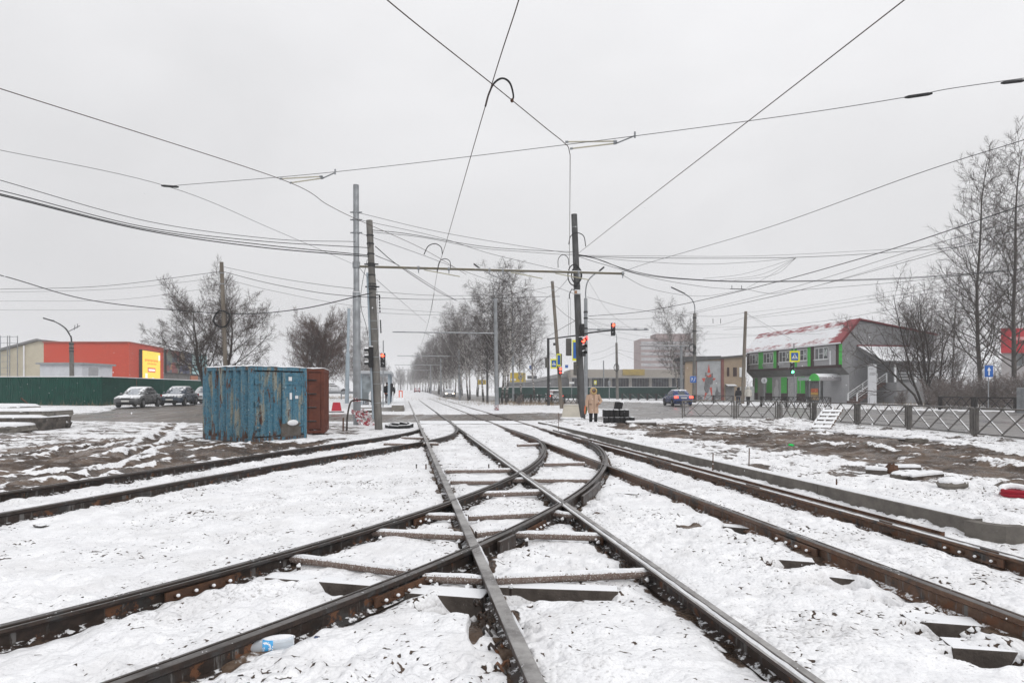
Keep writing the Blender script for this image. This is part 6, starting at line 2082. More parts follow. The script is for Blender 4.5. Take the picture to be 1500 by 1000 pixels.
# red building behind the tall trees
yr = 70.0
rb = thing('red_shop', 'red-banded shop partly hidden by the tall bare trees', 'building', V((A(1470, 0, yr).x, yr, 0)))
xa, xb = A(1467, 0, yr).x, A(1640, 0, yr).x
fs_ = (yr + 12) / yr
def rsect(z, e=0.0):
    return [V((xa - e, yr - e, z)), V((xb + e, yr - e, z)), V((xb * fs_ + e, yr + 12, z)), V((xa * fs_ + 3 - e, yr + 12, z))]
MB().loft([rsect(0), rsect(wz(517, yr))]).build('wall', mat('pale_shop_wall', (.34, .32, .32), (.28, .27, .27), sc=.6), rb, world=True)
MB().loft([rsect(wz(517, yr) + .01, .3), rsect(wz(481, yr), .3)]).build('red_fascia', mat('red_fascia', (.42, .035, .045), (.36, .03, .04), sc=.5, rough=.5), rb, world=True)
MB().box((A(1490, 0, yr).x, yr - .35, wz(496, yr)), (2.2, .1, .35)).build('pale_sign', mat('pale_pink_sign', (.6, .3, .3)), rb, world=True)
MB().box((A(1498, 0, yr).x, yr - .05, wz(527, yr)), (2.0, .14, 1.3)).build('window', M_PANE, rb, world=True)
o = thing('metal_cabinet', 'grey metal cabinet standing at the hedge by the picture edge', 'cabinet', G(1502, 604))
MB().box((0, 0, .8), (.7, .6, 1.7)).build('body', M_GALV, o, bevel=.02)
MB().box((0, -.31, .85), (.55, .02, 1.4)).build('door', M_LBLUE, o)
# ================================================================== trees
def bark(name, c, c2, snow=.55, birch=False):
    m, nt, b = nodes(name)
    co = coords(nt)
    if birch:
        n = noise(nt, coords(nt, (2.2, 2.2, 5.5)), 1.6, 5, .6)
        sp = nt.nodes.new('ShaderNodeSeparateXYZ')
        nt.links.new(co, sp.inputs[0])
        lowd = ramp(nt, sp.outputs[2], 2.6, .2, 0, .16)
        col = mixc(nt, ramp(nt, math_n(nt, 'ADD', n, lowd), .50, .57), (.46, .44, .42), (.035, .032, .031))
    else:
        col = mixc(nt, ramp(nt, noise(nt, coords(nt, (1, 1, .3)), 6, 5), .35, .65), c, c2)
    g = nt.nodes.new('ShaderNodeNewGeometry')
    sp2 = nt.nodes.new('ShaderNodeSeparateXYZ')
    nt.links.new(g.outputs['Normal'], sp2.inputs[0])
    f = ramp(nt, math_n(nt, 'ADD', sp2.outputs[2], math_n(nt, 'MULTIPLY', math_n(nt, 'SUBTRACT', noise(nt, co, 3.5, 3), .5), .9)), 1.05 - .45 * snow, 1.15 - .45 * snow)
    nt.links.new(mixc(nt, f, col, SNOW), b.inputs['Base Color'])
    b.inputs['Roughness'].default_value = .9
    b.inputs['Specular IOR Level'].default_value = .1
    return m
M_BARK = bark('dark_bark', (.060, .050, .044), (.035, .030, .028), .75)
M_TWIG = bark('brown_twigs', (.066, .046, .037), (.048, .035, .029), .12)
M_BIRCH = bark('birch_bark', None, None, .4, True)
M_BTWIG = bark('birch_twigs', (.066, .051, .046), (.048, .038, .036), .12)
M_POPB = bark('poplar_bark', (.085, .073, .064), (.05, .044, .040), .5)

def grow(seed, H, prm):
    R = random.Random(seed)
    out = []
    def branch(p, d, L, r, lv):
        q = prm[lv]
        n = q['n']
        pts, rs = [p.copy()], [r]
        d = d.normalized()
        for i in range(n):
            wv = V((R.gauss(0, 1), R.gauss(0, 1), R.gauss(0, 1))) * q['wander']
            d = (d + wv + V((0, 0, q['trop'])) * ((i + 1) / n)).normalized()
            p = p + d * (L / n)
            pts.append(p.copy())
            f = (i + 1) / n
            rs.append(r * (1 - f * (1 - q.get('tip', .25))))
        out.append((lv, pts, rs))
        if lv + 1 >= len(prm):
            return
        c = prm[lv + 1]
        k = c['count']
        ph = R.random() * 6.28
        for j in range(k):
            t = c['t0'] + (c['t1'] - c['t0']) * ((j + R.random() * .8) / k)
            x = t * n
            i = min(n - 1, int(x))
            pp = pts[i].lerp(pts[i + 1], x - i)
            ax_ = (pts[i + 1] - pts[i]).normalized()
            ph += 2.4 + R.gauss(0, .4)
            e1 = ax_.orthogonal().normalized()
            e2 = ax_.cross(e1)
            side = e1 * math.cos(ph) + e2 * math.sin(ph)
            an = math.radians(R.gauss(c['ang'], c.get('angv', 8)))
            dd = ax_ * math.cos(an) + side * math.sin(an)
            l = L * c['len'] * (1 - c['fall'] * t) * R.uniform(.75, 1.2)
            rr = (rs[i] + (rs[i + 1] - rs[i]) * (x - i)) * c['rad']
            branch(pp, dd, l, max(rr, c['rmin']), lv + 1)
    for s in prm[0].get('stems', [((0, 0), (0, 0, 1), 1.0)]):
        branch(V((s[0][0], s[0][1], -.3)), V(s[1]), H * prm[0]['L'] * s[2], H * prm[0]['r'] * (.6 + .4 * s[2]), 0)
    return out

def tree_mesh(name, br, lvs, m, sides):
    vs, fs = [], []
    off = 0
    for lv, pts, rs in br:
        if lv not in lvs:
            continue
        n = sides[lv]
        m_ = len(pts)
        u = V((0.31, 0.77, 0.2)) if lv else V((1, 0, 0))
        for i, p in enumerate(pts):
            t = pts[min(i + 1, m_ - 1)] - pts[max(i - 1, 0)]
            s = t.cross(u)
            if s.length < 1e-9:
                s = t.orthogonal()
            s.normalize()
            w_ = s.cross(t).normalized()
            for k in range(n):
                a = 6.28318 * k / n
                q = p + (s * math.cos(a) + w_ * math.sin(a)) * rs[i]
                vs.append((q.x, q.y, q.z))
        for i in range(m_ - 1):
            for k in range(n):
                k2 = (k + 1) % n
                b0 = off + i * n
                fs.append((b0 + k, b0 + k2, b0 + n + k2, b0 + n + k))
        off += n * m_
    me = bpy.data.meshes.new(name)
    me.from_pydata(vs, [], fs)
    me.shade_smooth()
    me.materials.append(m)
    return me

OAK = [dict(L=.80, r=.020, n=9, wander=.10, trop=.10, tip=.12),
       dict(count=24, t0=.25, t1=.98, ang=56, fall=.30, len=.62, rad=.42, rmin=.022, n=8, wander=.09, trop=.13, tip=.15),
       dict(count=11, t0=.2, t1=.99, ang=38, fall=.40, len=.38, rad=.55, rmin=.012, n=5, wander=.09, trop=.10, tip=.3),
       dict(count=9, t0=.12, t1=1, ang=36, fall=.3, len=.46, rad=.6, rmin=.0078, n=3, wander=.10, trop=.06, tip=.5),
       dict(count=6, t0=.1, t1=1, ang=34, fall=.2, len=.55, rad=.7, rmin=.0062, n=2, wander=.12, trop=.04, tip=.6)]
POP = [dict(L=1.0, r=.0095, n=14, wander=.025, trop=.03, tip=.12),
       dict(count=56, t0=.13, t1=.99, ang=52, fall=.70, len=.36, rad=.34, rmin=.019, n=7, wander=.10, trop=.20, tip=.25),
       dict(count=10, t0=.15, t1=.99, ang=42, fall=.45, len=.42, rad=.5, rmin=.0125, n=4, wander=.14, trop=.14, tip=.4),
       dict(count=10, t0=.1, t1=1, ang=36, fall=.3, len=.50, rad=.65, rmin=.0095, n=3, wander=.14, trop=.10, tip=.6)]
BIR = [dict(L=.96, r=.0105, n=11, wander=.05, trop=.06, tip=.10),
       dict(count=32, t0=.22, t1=.98, ang=40, fall=.50, len=.40, rad=.48, rmin=.024, n=7, wander=.10, trop=.06, tip=.2),
       dict(count=8, t0=.25, t1=1, ang=40, fall=.35, len=.40, rad=.55, rmin=.014, n=5, wander=.13, trop=-.06, tip=.4),
       dict(count=13, t0=.08, t1=1, ang=42, fall=.2, len=.60, rad=.6, rmin=.0060, n=4, wander=.14, trop=-.45, tip=.6)]
SHR = [dict(L=.9, r=.0095, n=7, wander=.12, trop=.10, tip=.15),
       dict(count=13, t0=.18, t1=.98, ang=38, fall=.4, len=.42, rad=.55, rmin=.014, n=5, wander=.15, trop=.12, tip=.3),
       dict(count=8, t0=.2, t1=1, ang=38, fall=.3, len=.45, rad=.6, rmin=.010, n=4, wander=.2, trop=.08, tip=.5),
       dict(count=5, t0=.2, t1=1, ang=38, fall=.2, len=.5, rad=.7, rmin=.008, n=3, wander=.2, trop=.05, tip=.6)]
LOWB = [dict(L=.96, r=.011, n=6, wander=.05, trop=.05, tip=.12),
        dict(count=15, t0=.22, t1=.98, ang=38, fall=.55, len=.36, rad=.5, rmin=.05, n=4, wander=.12, trop=.08, tip=.3),
        dict(count=9, t0=.2, t1=1, ang=42, fall=.3, len=.45, rad=.6, rmin=.032, n=3, wander=.2, trop=-.1, tip=.4)]
def stems(prm, st):
    q = [dict(p) for p in prm]
    q[0]['stems'] = st
    return q

def tree(name, label, loc, seed, H, prm, mt, mc, rz=0, group=None, cat='tree', trunk_lv=(0, 1), sx=1.0):
    br = grow(seed, H, prm)
    o = thing(name, label, cat, loc, rz, group)
    sd = {0: 9, 1: 5, 2: 4, 3: 3, 4: 3}
    a = bpy.data.objects.new('trunk', tree_mesh('trunk', br, trunk_lv, mt, sd))
    b_ = bpy.data.objects.new('crown', tree_mesh('crown', br, [l for l in range(5) if l not in trunk_lv], mc, sd))
    for q in (a, b_):
        COL.objects.link(q)
        q.parent = o
    o.scale = (sx, sx, 1)
    return o

def again(src, label, loc, rz, s, group=None, sxy=None):
    c = copy_tree(src)
    c.location = loc
    c.rotation_euler = (0, 0, rz)
    k = sxy or s
    c.scale = (k, k, s)
    c['label'] = label
    if group:
        c['group'] = group
    return c

def gr(px0, y, z=None):
    x = (px0 - 750) * y / FOC
    return V((x, y, float(base_h(x, y)) if z is None else z))

# spreading trees behind the containers
tree('broad_tree', 'broad bare tree leaning towards the warehouse, its trunk behind the blue container', gr(309, 52), 11, 10.6, stems(OAK, [((0, 0), (-.16, 0, 1), 1.0)]), M_BARK, M_TWIG)
tree('broad_tree', 'upright bare tree beside the wooden pole behind the blue container', gr(320, 50), 23, 10.0, stems(OAK, [((0, 0), (.10, .1, 1), 1.0)]), M_BARK, M_TWIG, sx=.92)
tree('bare_tree', 'reddish three-stemmed bare tree behind the brown container', gr(458, 66), 31, 9.6, stems(OAK, [((-.7, 0), (-.10, 0, 1), 1.0), ((.1, .3), (.0, .1, 1), .92), ((1.2, 0), (.13, 0, 1), 1.0)]), M_BARK, bark('reddish_twigs', (.095, .055, .042), (.07, .043, .034), .12), sx=.86)

# birches along the tramway
B0 = tree('birch_tree', 'near birch with a pale leaning trunk, foremost of the trio', gr(741, 62), 41, 13.6, stems(BIR, [((0, 0), (.06, 0, 1), 1.0)]), M_BIRCH, M_BTWIG)
B1 = tree('birch_tree', 'near birch with a darker straight trunk in the middle of the trio', gr(735, 63.5), 43, 13.3, stems(BIR, [((0, 0), (-.03, 0, 1), 1.0)]), M_BIRCH, M_BTWIG)
B2 = tree('birch_tree', 'near birch on the tram side of the trio behind the bracket pole', gr(731.5, 63), 47, 12.0, stems(BIR, [((0, 0), (-.08, 0, 1), 1.0)]), M_BIRCH, M_BTWIG)
rt = random.Random(9)
srcs = [B0, B1, B2]
AV = 'birches of the avenue'
row = []
yv = 72.0
while yv < 330:
    row.append((yv, 10.3 - .187 * yv))
    if rt.random() < .75:
        row.append((yv + rt.uniform(0, 4), 10.3 - .187 * yv + rt.uniform(4, 8)))
    yv += rt.uniform(5.0, 8.5) * (1 + yv / 300)
for k, (y, x) in enumerate(row):
    x += rt.uniform(-.8, .8)
    Hs = rt.uniform(.84, 1.04) + .16 * min(1, (y - 70) / 60)
    again(srcs[k % 3], 'hazy birch in the long row beside the far tram track', V((x, y, 0)), rt.uniform(0, 6.28), Hs, AV, Hs * .95)
# row on the other side of the tramway, behind the stop
for k in range(15):
    y = 105 + k * 13 + rt.uniform(-4, 4)
    x = -.1745 * y - 6.0 - rt.uniform(0, 12) - max(0, (160 - y) * .05)
    again(srcs[k % 3], 'hazy bare tree standing behind the tram stop', V((x, y, 0.1)), rt.uniform(0, 6.28), rt.uniform(.85, 1.2), 'trees behind the tram stop')
B3 = tree('weeping_birch', 'weeping birch with a crooked trunk in front of the pink tower', gr(996, 88), 53, 13.4, stems(BIR, [((0, 0), (-.10, 0, 1), 1.0), ((.5, .4), (.02, 0, 1), .85)]), M_BIRCH, M_BTWIG)

# tall trees by the far pavement
P0 = tree('poplar_tree', 'tall bare poplar, the fuller one by the one-way sign', gr(1437, 62), 61, 23.6, POP, M_POPB, M_TWIG)
P1 = tree('poplar_tree', 'tall bare poplar closest to the picture edge before the red shop', gr(1485, 60), 67, 24.6, POP, M_POPB, M_TWIG)
again(P0, 'slender bare tree between the grey shop and the poplars', gr(1393, 74), 2.2, .62, None, .5)
again(P1, 'tall bare tree half outside the picture behind the red shop', gr(1512, 76), 4.0, .95, None, .9)
S0 = tree('multi_stem_tree', 'dark many-stemmed bare tree in front of the shop landing', gr(1354, 54), 71, 11.6, stems(SHR, [((-.2, 0), (-.50, 0, 1), .95), ((0, .1), (-.20, .1, 1), 1.0), ((.1, 0), (-.05, -.1, 1), .95), ((.5, .1), (-.30, 0, 1), .8), ((.9, 0), (-.03, 0, 1), .9), ((1.1, .1), (.12, .2, 1), .8), ((.5, -.1), (.05, .2, 1), .9)]), M_BARK, M_TWIG)
S0.scale = (1, 1, 1)
again(S0, 'fainter many-stemmed tree behind the landing of the shop', gr(1340, 82), 1.9, 1.25, None, 1.1)
H0 = tree('shrub', 'leafless grey-brown shrub in the roadside thicket', gr(1400, 52), 81, 2.9, stems(SHR, [((random.uniform(-.9, .9), random.uniform(-.7, .7)), (random.uniform(-.5, .5), random.uniform(-.5, .5), 1), random.uniform(.6, 1)) for _ in range(9)]), bark('thicket_stems', (.15, .12, .108), (.11, .09, .08), .7), bark('thicket_twigs', (.19, .155, .14), (.14, .115, .105), .7), group='shrubs of the roadside thicket', cat='shrub', trunk_lv=(0,))
for k in range(16):
    y = 50 + 3.2 * (k % 3) + rt.uniform(-.5, .5)
    again(H0, 'leafless grey-brown shrub in the roadside thicket', gr(1372 + 10.5 * k, y), rt.uniform(0, 6.28), rt.uniform(.8, 1.25), 'shrubs of the roadside thicket')
again(H0, 'small bare shrub among dry grass at the shop corner', gr(1322, 58), 1, .62)
again(H0, 'low dark bush at the foot of the black railing beyond the birches', gr(762, 60), 2, .42)

# far woods: too far and hazy to tell the trees apart
def woods(name, spots, seed, m):
    bases = [grow(seed + k, 13, LOWB) for k in range(3)]
    tm = []
    for b_ in bases:
        me = tree_mesh('wood', b_, (0, 1, 2), m, {0: 5, 1: 3, 2: 3})
        v = np.empty(len(me.vertices) * 3, np.float32)
        me.vertices.foreach_get('co', v)
        f = np.empty(len(me.loops), np.int32)
        me.loops.foreach_get('vertex_index', f)
        tm.append((v.reshape(-1, 3), f.reshape(-1, 4)))
        bpy.data.meshes.remove(me)
    VV, FF, off = [], [], 0
    rr = random.Random(seed)
    for (x, y, s) in spots:
        v, f = tm[rr.randrange(3)]
        a = rr.uniform(0, 6.28)
        R2 = np.array([[math.cos(a), -math.sin(a), 0], [math.sin(a), math.cos(a), 0], [0, 0, 1]]) * s
        VV.append(v @ R2.T + np.array([x, y, 0]))
        FF.append(f + off)
        off += len(v)
    VV, FF = np.concatenate(VV), np.concatenate(FF)
    me = bpy.data.meshes.new(name)
    me.vertices.add(len(VV))
    me.vertices.foreach_set('co', VV.astype(np.float32).ravel())
    me.loops.add(FF.size)
    me.polygons.add(len(FF))
    me.loops.foreach_set('vertex_index', FF.astype(np.int32).ravel())
    me.polygons.foreach_set('loop_start', (np.arange(len(FF)) * 4).astype(np.int32))
    me.update(calc_edges=True)
    me.materials.append(m)
    o = bpy.data.objects.new(name, me)
    COL.objects.link(o)
    o['kind'] = 'stuff'
    return o
rr = random.Random(77)
sp_ = []
for k in range(130):
    y = rr.uniform(190, 330)
    p0 = rr.uniform(-150, 590)
    if p0 > 545:
        y = rr.uniform(240, 400)
    sp_.append(((p0 - 750) * y / FOC, y, rr.uniform(.6, 1.0)))
for k in range(60):
    y = rr.uniform(380, 460)
    sp_.append(((rr.uniform(540, 660) - 750) * y / FOC, y, rr.uniform(.8, 1.2)))
woods('far_woods', sp_, 301, M_BTWIG)
sp_ = []
for k in range(90):
    y = rr.uniform(110, 200)
    sp_.append(((rr.uniform(1290, 1750) - 750) * y / FOC, y, rr.uniform(.5, .8)))
for k in range(40):
    y = rr.uniform(170, 300)
    sp_.append(((rr.uniform(660, 1120) - 750) * y / FOC, y, rr.uniform(.3, .6)))
woods('far_woods', sp_, 401, M_BTWIG)

# dry grass in tufts
def grass(name, spots, seed, h=.5):
    R = random.Random(seed)
    mb = MB()
    for (x, y, rx, ry, n) in spots:
        for k in range(n):
            p = V((x + R.gauss(0, rx), y + R.gauss(0, ry), 0))
            p.z = float(base_h(p.x, p.y)) - .03
            d_ = V((R.gauss(0, .25), R.gauss(0, .25), 1)) * h * R.uniform(.4, 1.2)
            s = V((R.uniform(-1, 1), R.uniform(-1, 1), 0)).normalized() * .012
            mb.add([p - s, p + s, p + d_ + V((d_.x * .5, d_.y * .5, -.1 * h))], [(0, 1, 2)])
    o = mb.build(name, mat('straw_grass', (.30, .225, .14), (.22, .165, .105), sc=1, rough=.9, bmp=0))
    o['kind'] = 'stuff'
    return o
def spot(px0, y, rx, ry, n):
    return ((px0 - 750) * y / FOC, y, rx, ry, n)
grass('dry_grass', [spot(490, 80, 3, 3, 700), spot(535, 85, 3, 3, 500), spot(610 + 150, 62, 2.2, 3, 500), spot(800, 60, 2, 2, 350), spot(1325, 58, 2, 1.2, 400), spot(720, 70, 2, 4, 300), spot(660, 95, 2, 8, 300), spot(1420, 50, 5, 1, 350), spot(140, 47.5, 2.5, .5, 200), spot(775, 63, 3, 1.5, 350)], 5)
# ================================================================== overhead wires
def wire(label, pts, r=.011, m=None, group=None, name='overhead_wire', n=10):
    P_ = [A(*p) for p in pts]
    if len(P_) > 2:
        P_ = [V(q) for q in catmull(P_, n)]
    else:
        P_ = [P_[0].lerp(P_[1], k / 12) for k in range(13)]
    o = MB().tube(P_, r, 5).build(name, m or M_CABLE)
    return tag(o, label, 'wire', group)
K, GW, CU = M_CABLE, M_WIREG, M_COPPER
wc1 = wire('contact wire above the straight track, running away from overhead', [(800, -140, 6.4), (760, 0, 8.07), (712, 152, 11.0), (655, 350, 20.8), (640, 402, 27.5), (632, 455, 40)], .0085, CU)
wire('contact wire curving from overhead to a drop beside the thick dark pole', [(440, -120, 6.5), (567, 0, 8.0), (723, 125, 10.3), (800, 188, 12.2), (826, 209, 12.8), (834, 222, 13.2), (835, 260, 15.2), (834, 385, 26), (834, 401, 29)], .0085, CU)
wire('contact wire dropping from the upper edge to the thick dark pole', [(1470, -115, 6.4), (1325, 0, 8.0), (1080, 190, 12), (940, 298, 17.3), (865, 357, 24), (846, 372, 33)], .0085, CU)
wire('brownish contact wire over the siding, crossing to the cross beam', [(-140, 84, 8.9), (0, 130, 10.4), (410, 262, 14.9), (480, 300, 17), (520, 320, 18.4), (620, 365, 23), (683, 402, 28)], .0085, CU)
wire('thin span wire from the knot to the upper edge of the picture', [(243, 273, 15.6), (490, 252, 14.6), (830, 212, 12.9), (1150, 170, 11.6), (1330, 142, 11), (1405, 128, 10.7), (1640, 96, 9.8)], .007, GW)
wire('thin wire from the picture edge to the grey steel pole, knotted midway', [(-150, 192, 13), (0, 220, 14.2), (248, 274, 16), (400, 336, 21), (518, 387, 27.2)], .007, GW)
def splice(label, a, b, r, m, name='wire_splice'):
    return tag(MB().tube([A(*a), A(*a).lerp(A(*b), .15), A(*a).lerp(A(*b), .85), A(*b)], [r * .5, r, r, r * .5], 6).build(name, m), label, 'wire fitting')
splice('dark splice knot where two span wires meet', (236, 272, 15.7), (262, 274, 15.9), .03, M_DARKM)
splice('twisted sleeve on the span wire nearer the thick pole', (1325, 143, 11.02), (1366, 137, 10.85), .028, M_DARKM)
splice('twisted sleeve on the span wire at the picture edge', (1466, 122, 10.5), (1502, 118, 10.4), .026, M_DARKM)
# insulated registration arms
M_ROD = mat('cream_insulator', (.50, .47, .38), (.42, .40, .33), sc=4, rough=.4, bmp=0)
def registration(label, p1, p2, q1, q2, e):
    o = thing('registration_arm', label, 'insulator', A(*p1))
    L = o.location
    for a, b2 in ((p1, q1), (p2, q2)):
        MB().tube([A(*a) - L, A(*b2) - L], .016, 8).build('rod', M_ROD, o, smooth=True)
        MB().tube([A(*a) - L, A(*a).lerp(A(*b2), .06) - L], .024, 8).build('end_cap', M_GALV, o)
        MB().tube([A(*b2).lerp(A(*a), .06) - L, A(*b2) - L], .024, 8).build('end_cap', M_GALV, o)
    MB().bar(A(*q1) - L, A(*q2) - L, .03, .03).bar(A(*q2) - L, A(*e) - L, .02, .02).build('yoke', M_GALV, o)
    MB().tube([A(*e) + V((0, 0, -.04)) - L, A(*e) + V((0, 0, .08)) - L], .02, 6).build('bolt', M_GALV, o)
    return o
registration('pair of cream insulator rods at the top of the wire drop', (828, 208, 12.85), (835, 218, 13.1), (903, 207, 12.8), (903, 210, 12.9), (930, 199, 12.6))
registration('pair of cream insulator rods on the wire of the siding', (410, 262, 14.9), (425, 268, 15.2), (472, 258.5, 14.75), (473, 261, 14.9), (491, 253, 14.6))
# jumper loops
def loop(label, pts):
    P_ = [V(q) for q in catmull([A(*p) for p in pts], 8)]
    o = MB().tube(P_, .017, 6).build('jumper_loop', M_CABLE, smooth=True)
    return tag(o, label, 'cable')
loop('arched jumper cable at the crossing of two contact wires, highest in the picture', [(711, 156, 11.1), (716, 138, 10.9), (724, 122, 10.5), (736, 115, 10.5), (747, 122, 10.7), (752, 140, 10.9), (750, 148, 10.9)])
loop('arched jumper cable over the straight track just before the cross beam', [(621, 373, 23), (627, 361, 23), (637, 357, 23), (646, 362, 23), (648, 372, 23)])
loop('smaller arched jumper cable close above the cross beam', [(640, 398, 27), (644, 383, 27), (652, 379, 27), (659, 383, 27), (660, 392, 27)])
loop('arched jumper cable beside the top of the thick dark pole', [(833, 358, 24), (836, 346, 24), (845, 341, 24), (855, 346, 24), (858, 361, 24)])
loop('narrow jumper loop hanging to the side of the thick dark pole', [(817.5, 392, 29), (818, 379, 29), (825, 373, 29), (832, 378, 29), (833, 388, 29)])
def clip(label, a, s=.03):
    return tag(MB().ball(A(*a), (s, s, s * 1.2), 8, 6).build('wire_clip', M_RUST), label, 'wire fitting')
clip('rusty clip where the highest jumper joins the wire', (750, 147.5, 10.9))

# heavy cables to the pair of poles
T = 'telecom cables between the poles'
wire('uppermost cable from the picture edge to the grey steel pole', [(-200, 205, 17), (0, 264, 19.5), (220, 325, 24), (400, 350, 26.5), (520, 354, 27)], .012, K)
for k, (a, b2, c) in enumerate(((279, 337, 361), (284, 341, 372), (286, 344, 374))):
    wire(['highest strand of the thick drooping cable bundle', 'middle strand of the thick drooping cable bundle', 'lowest strand of the thick drooping cable bundle'][k],
         [(-200, a - 44, 16), (0, a, 18.5), (210, b2 - 5 - k, 22), (380, b2 + 16 + k, 24), (541, c + 2, 24.2)], .014 + .003 * k, K)
wire('thick sagging cable from the picture edge past the coil to the concrete pole', [(-160, 366, 26), (0, 403, 29), (140, 441, 32), (325, 459, 33.5), (430, 454, 29), (545, 429, 24.3)], .022, K)
wire('upper thin wire reaching the wooden pole from the picture edge', [(-160, 428, 40), (0, 423.5, 38), (150, 419, 36), (322, 398, 33.8)], .013, K)
wire('second thin wire reaching the wooden pole from the picture edge', [(-160, 430, 40), (0, 428, 38), (170, 423, 36), (322, 407, 33.8)], .009, GW)
wire('third thin wire slanting up to the wooden pole', [(-160, 442, 40), (0, 441, 38), (170, 439, 36), (322, 420, 33.8)], .008, GW)
wire('lowest thin wire crossing behind the wooden pole', [(-160, 452, 42), (0, 454, 40), (200, 453.5, 38), (322, 450, 36)], .008, GW)
wire('upper wire from the wooden pole tip to the steel pole', [(328, 391, 33.6), (400, 406, 31), (470, 417, 29), (520, 423, 27.3)], .010, K)
wire('thicker wire from the wooden pole to the concrete pole', [(328, 398, 33.6), (390, 414, 31), (470, 429, 28), (546, 436, 24.3)], .013, K)
wire('faint wire sagging behind the steel pole', [(328, 408, 33.6), (400, 426, 36), (520, 448, 40), (650, 458, 46)], .010, GW)
wire('short stay wire from the steel pole down to the concrete pole', [(523, 388, 27.2), (533, 400, 26), (543, 410, 24.3)], .012, GW)
# between the two pole groups
wire('topmost wire from the steel pole across to the thick dark pole', [(526, 312, 27.2), (640, 339, 29), (760, 360, 31.5), (842, 372, 33.5)], .011, GW)
wire('second wire from the steel pole across to the thick dark pole', [(526, 322, 27.2), (640, 347, 29), (720, 372, 31), (830, 398, 33.4)], .011, GW)
wire('third wire from the steel pole sinking to the far birches', [(526, 341, 27.2), (620, 374, 32), (720, 411, 40), (800, 430, 48)], .012, GW)
wire('cable bundle from the concrete pole to the thick dark pole, upper strand', [(545, 337, 24.1), (600, 343, 26), (700, 360, 29), (770, 366, 31), (842, 369, 33.5)], .013, K)
wire('cable bundle from the concrete pole to the thick dark pole, lower strand', [(545, 340, 24.1), (620, 348, 26), (700, 363, 29), (770, 369, 31), (842, 374, 33.5)], .010, K)
wire('black cable from the concrete pole vanishing beyond the cross beam', [(550, 361, 24), (585, 390, 30), (640, 426, 42), (668, 440, 52)], .018, K)
wire('second black cable from the concrete pole beyond the cross beam', [(550, 374, 24), (590, 392, 29), (640, 423, 42), (670, 441, 54)], .014, K)
wire('thin wire slanting from the concrete pole into the birch row', [(552, 410, 24), (590, 443, 38), (625, 473, 60)], .010, GW)
wire('pair of level wires beyond the cross beam, upper one', [(548, 427, 36), (650, 433, 42), (760, 431, 50)], .013, GW)
wire('pair of level wires beyond the cross beam, lower one', [(548, 436, 36), (650, 438.5, 42), (820, 434, 50)], .016, K)
wire('fine level wire low beyond the cross beam', [(548, 458, 44), (640, 461, 50), (720, 455, 56)], .012, GW)
wire('dangling cable beside the concrete pole', [(538, 380, 24), (530, 420, 24), (529, 450, 24), (537, 480, 24), (541, 515, 24)], .010, K)
wire('thin wire hanging down the side of the concrete pole', [(548, 390, 23.9), (553, 440, 23.9), (554, 500, 23.9), (549, 520, 23.9)], .008, K)
# from the thick pole to the road side
wire('heavy cable bundle from the thick pole along the road, upper strand', [(848, 373, 33.5), (870, 378, 34), (930, 398, 37), (1000, 408, 40), (1120, 412, 44), (1340, 406, 46), (1560, 388, 46)], .022, K)
wire('heavy cable bundle from the thick pole along the road, lower strand', [(848, 374, 33.5), (880, 381, 34), (935, 401, 37), (1010, 409.5, 40), (1120, 413, 44), (1340, 407.5, 46), (1560, 390, 46)], .018, K)
wire('sagging cable from the thick pole to the small insulator bar', [(848, 376, 33.5), (880, 386, 35), (960, 408, 40), (1040, 421, 45), (1090, 423.5, 48)], .014, K)
wire('topmost level wire on the road side of the thick pole', [(848, 374, 33.6), (960, 375, 38), (1120, 374.5, 42), (1350, 362, 44), (1560, 345, 44)], .011, GW)
wire('level cable just below the topmost wire on the road side', [(848, 375, 33.6), (960, 378, 38), (1165, 377, 42), (1340, 367, 44), (1560, 348, 44)], .017, K)
wire('thin drooping wire from the thick pole to the cable junction', [(848, 375, 33.6), (940, 383, 37), (1030, 387, 41), (1110, 383, 42), (1168, 377, 42)], .011, K)
for k, (a, b2) in enumerate(((408, 1050), (410, 1075), (411, 1095))):
    wire(['branch cable rising steeply to the cable junction, shallowest', 'branch cable rising to the cable junction, middle one', 'branch cable rising to the cable junction, lowest'][k], [(b2 - 20, a, 43), (b2 + 40, a - 7 - k, 43), (1166, 378, 42)], .009, K)
wire('steep wire from the cable junction down to the insulator bar', [(1166, 378, 42), (1130, 402, 45), (1092, 423, 48)], .009, K)
wire('long rising wire from the cross beam end to the upper picture edge', [(905, 401, 29.6), (950, 385, 27), (1120, 335, 21), (1340, 256, 15), (1500, 205, 12.5), (1620, 164, 11)], .0085, K)
wire('bold black cable rising from the lamp post to the picture edge', [(862, 463, 48), (950, 455, 45), (1090, 425, 38), (1280, 373, 30), (1500, 300, 22), (1640, 250, 18)], .020, K)
wire('upper of the paired cables rising past the poplars', [(1010, 458, 68), (1150, 424, 46), (1340, 366, 32), (1500, 320, 25), (1620, 284, 22)], .013, K)
wire('lower of the paired cables rising past the poplars', [(1010, 460, 68), (1150, 430, 46), (1340, 380, 32), (1500, 333, 25), (1620, 296, 22)], .013, K)
wire('third of the cables rising past the poplars', [(1020, 458, 69), (1160, 428, 46), (1340, 376, 32), (1500, 328, 25), (1620, 290, 22)], .009, GW)
wire('looping wire from the beam end sagging to the insulator bar', [(912, 403, 29.6), (950, 422, 34), (1000, 432, 40), (1040, 433, 44), (1090, 424, 48)], .010, K)
wire('cable from the insulator bar out along the road', [(1090, 423, 48), (1130, 430, 46), (1170, 425, 44), (1340, 411, 42), (1560, 386, 40)], .013, K)
b_ = A(1084, 423, 48)
o = thing('insulator_bar', 'small bar with two upright pins among the wires over the road', 'insulator', b_)
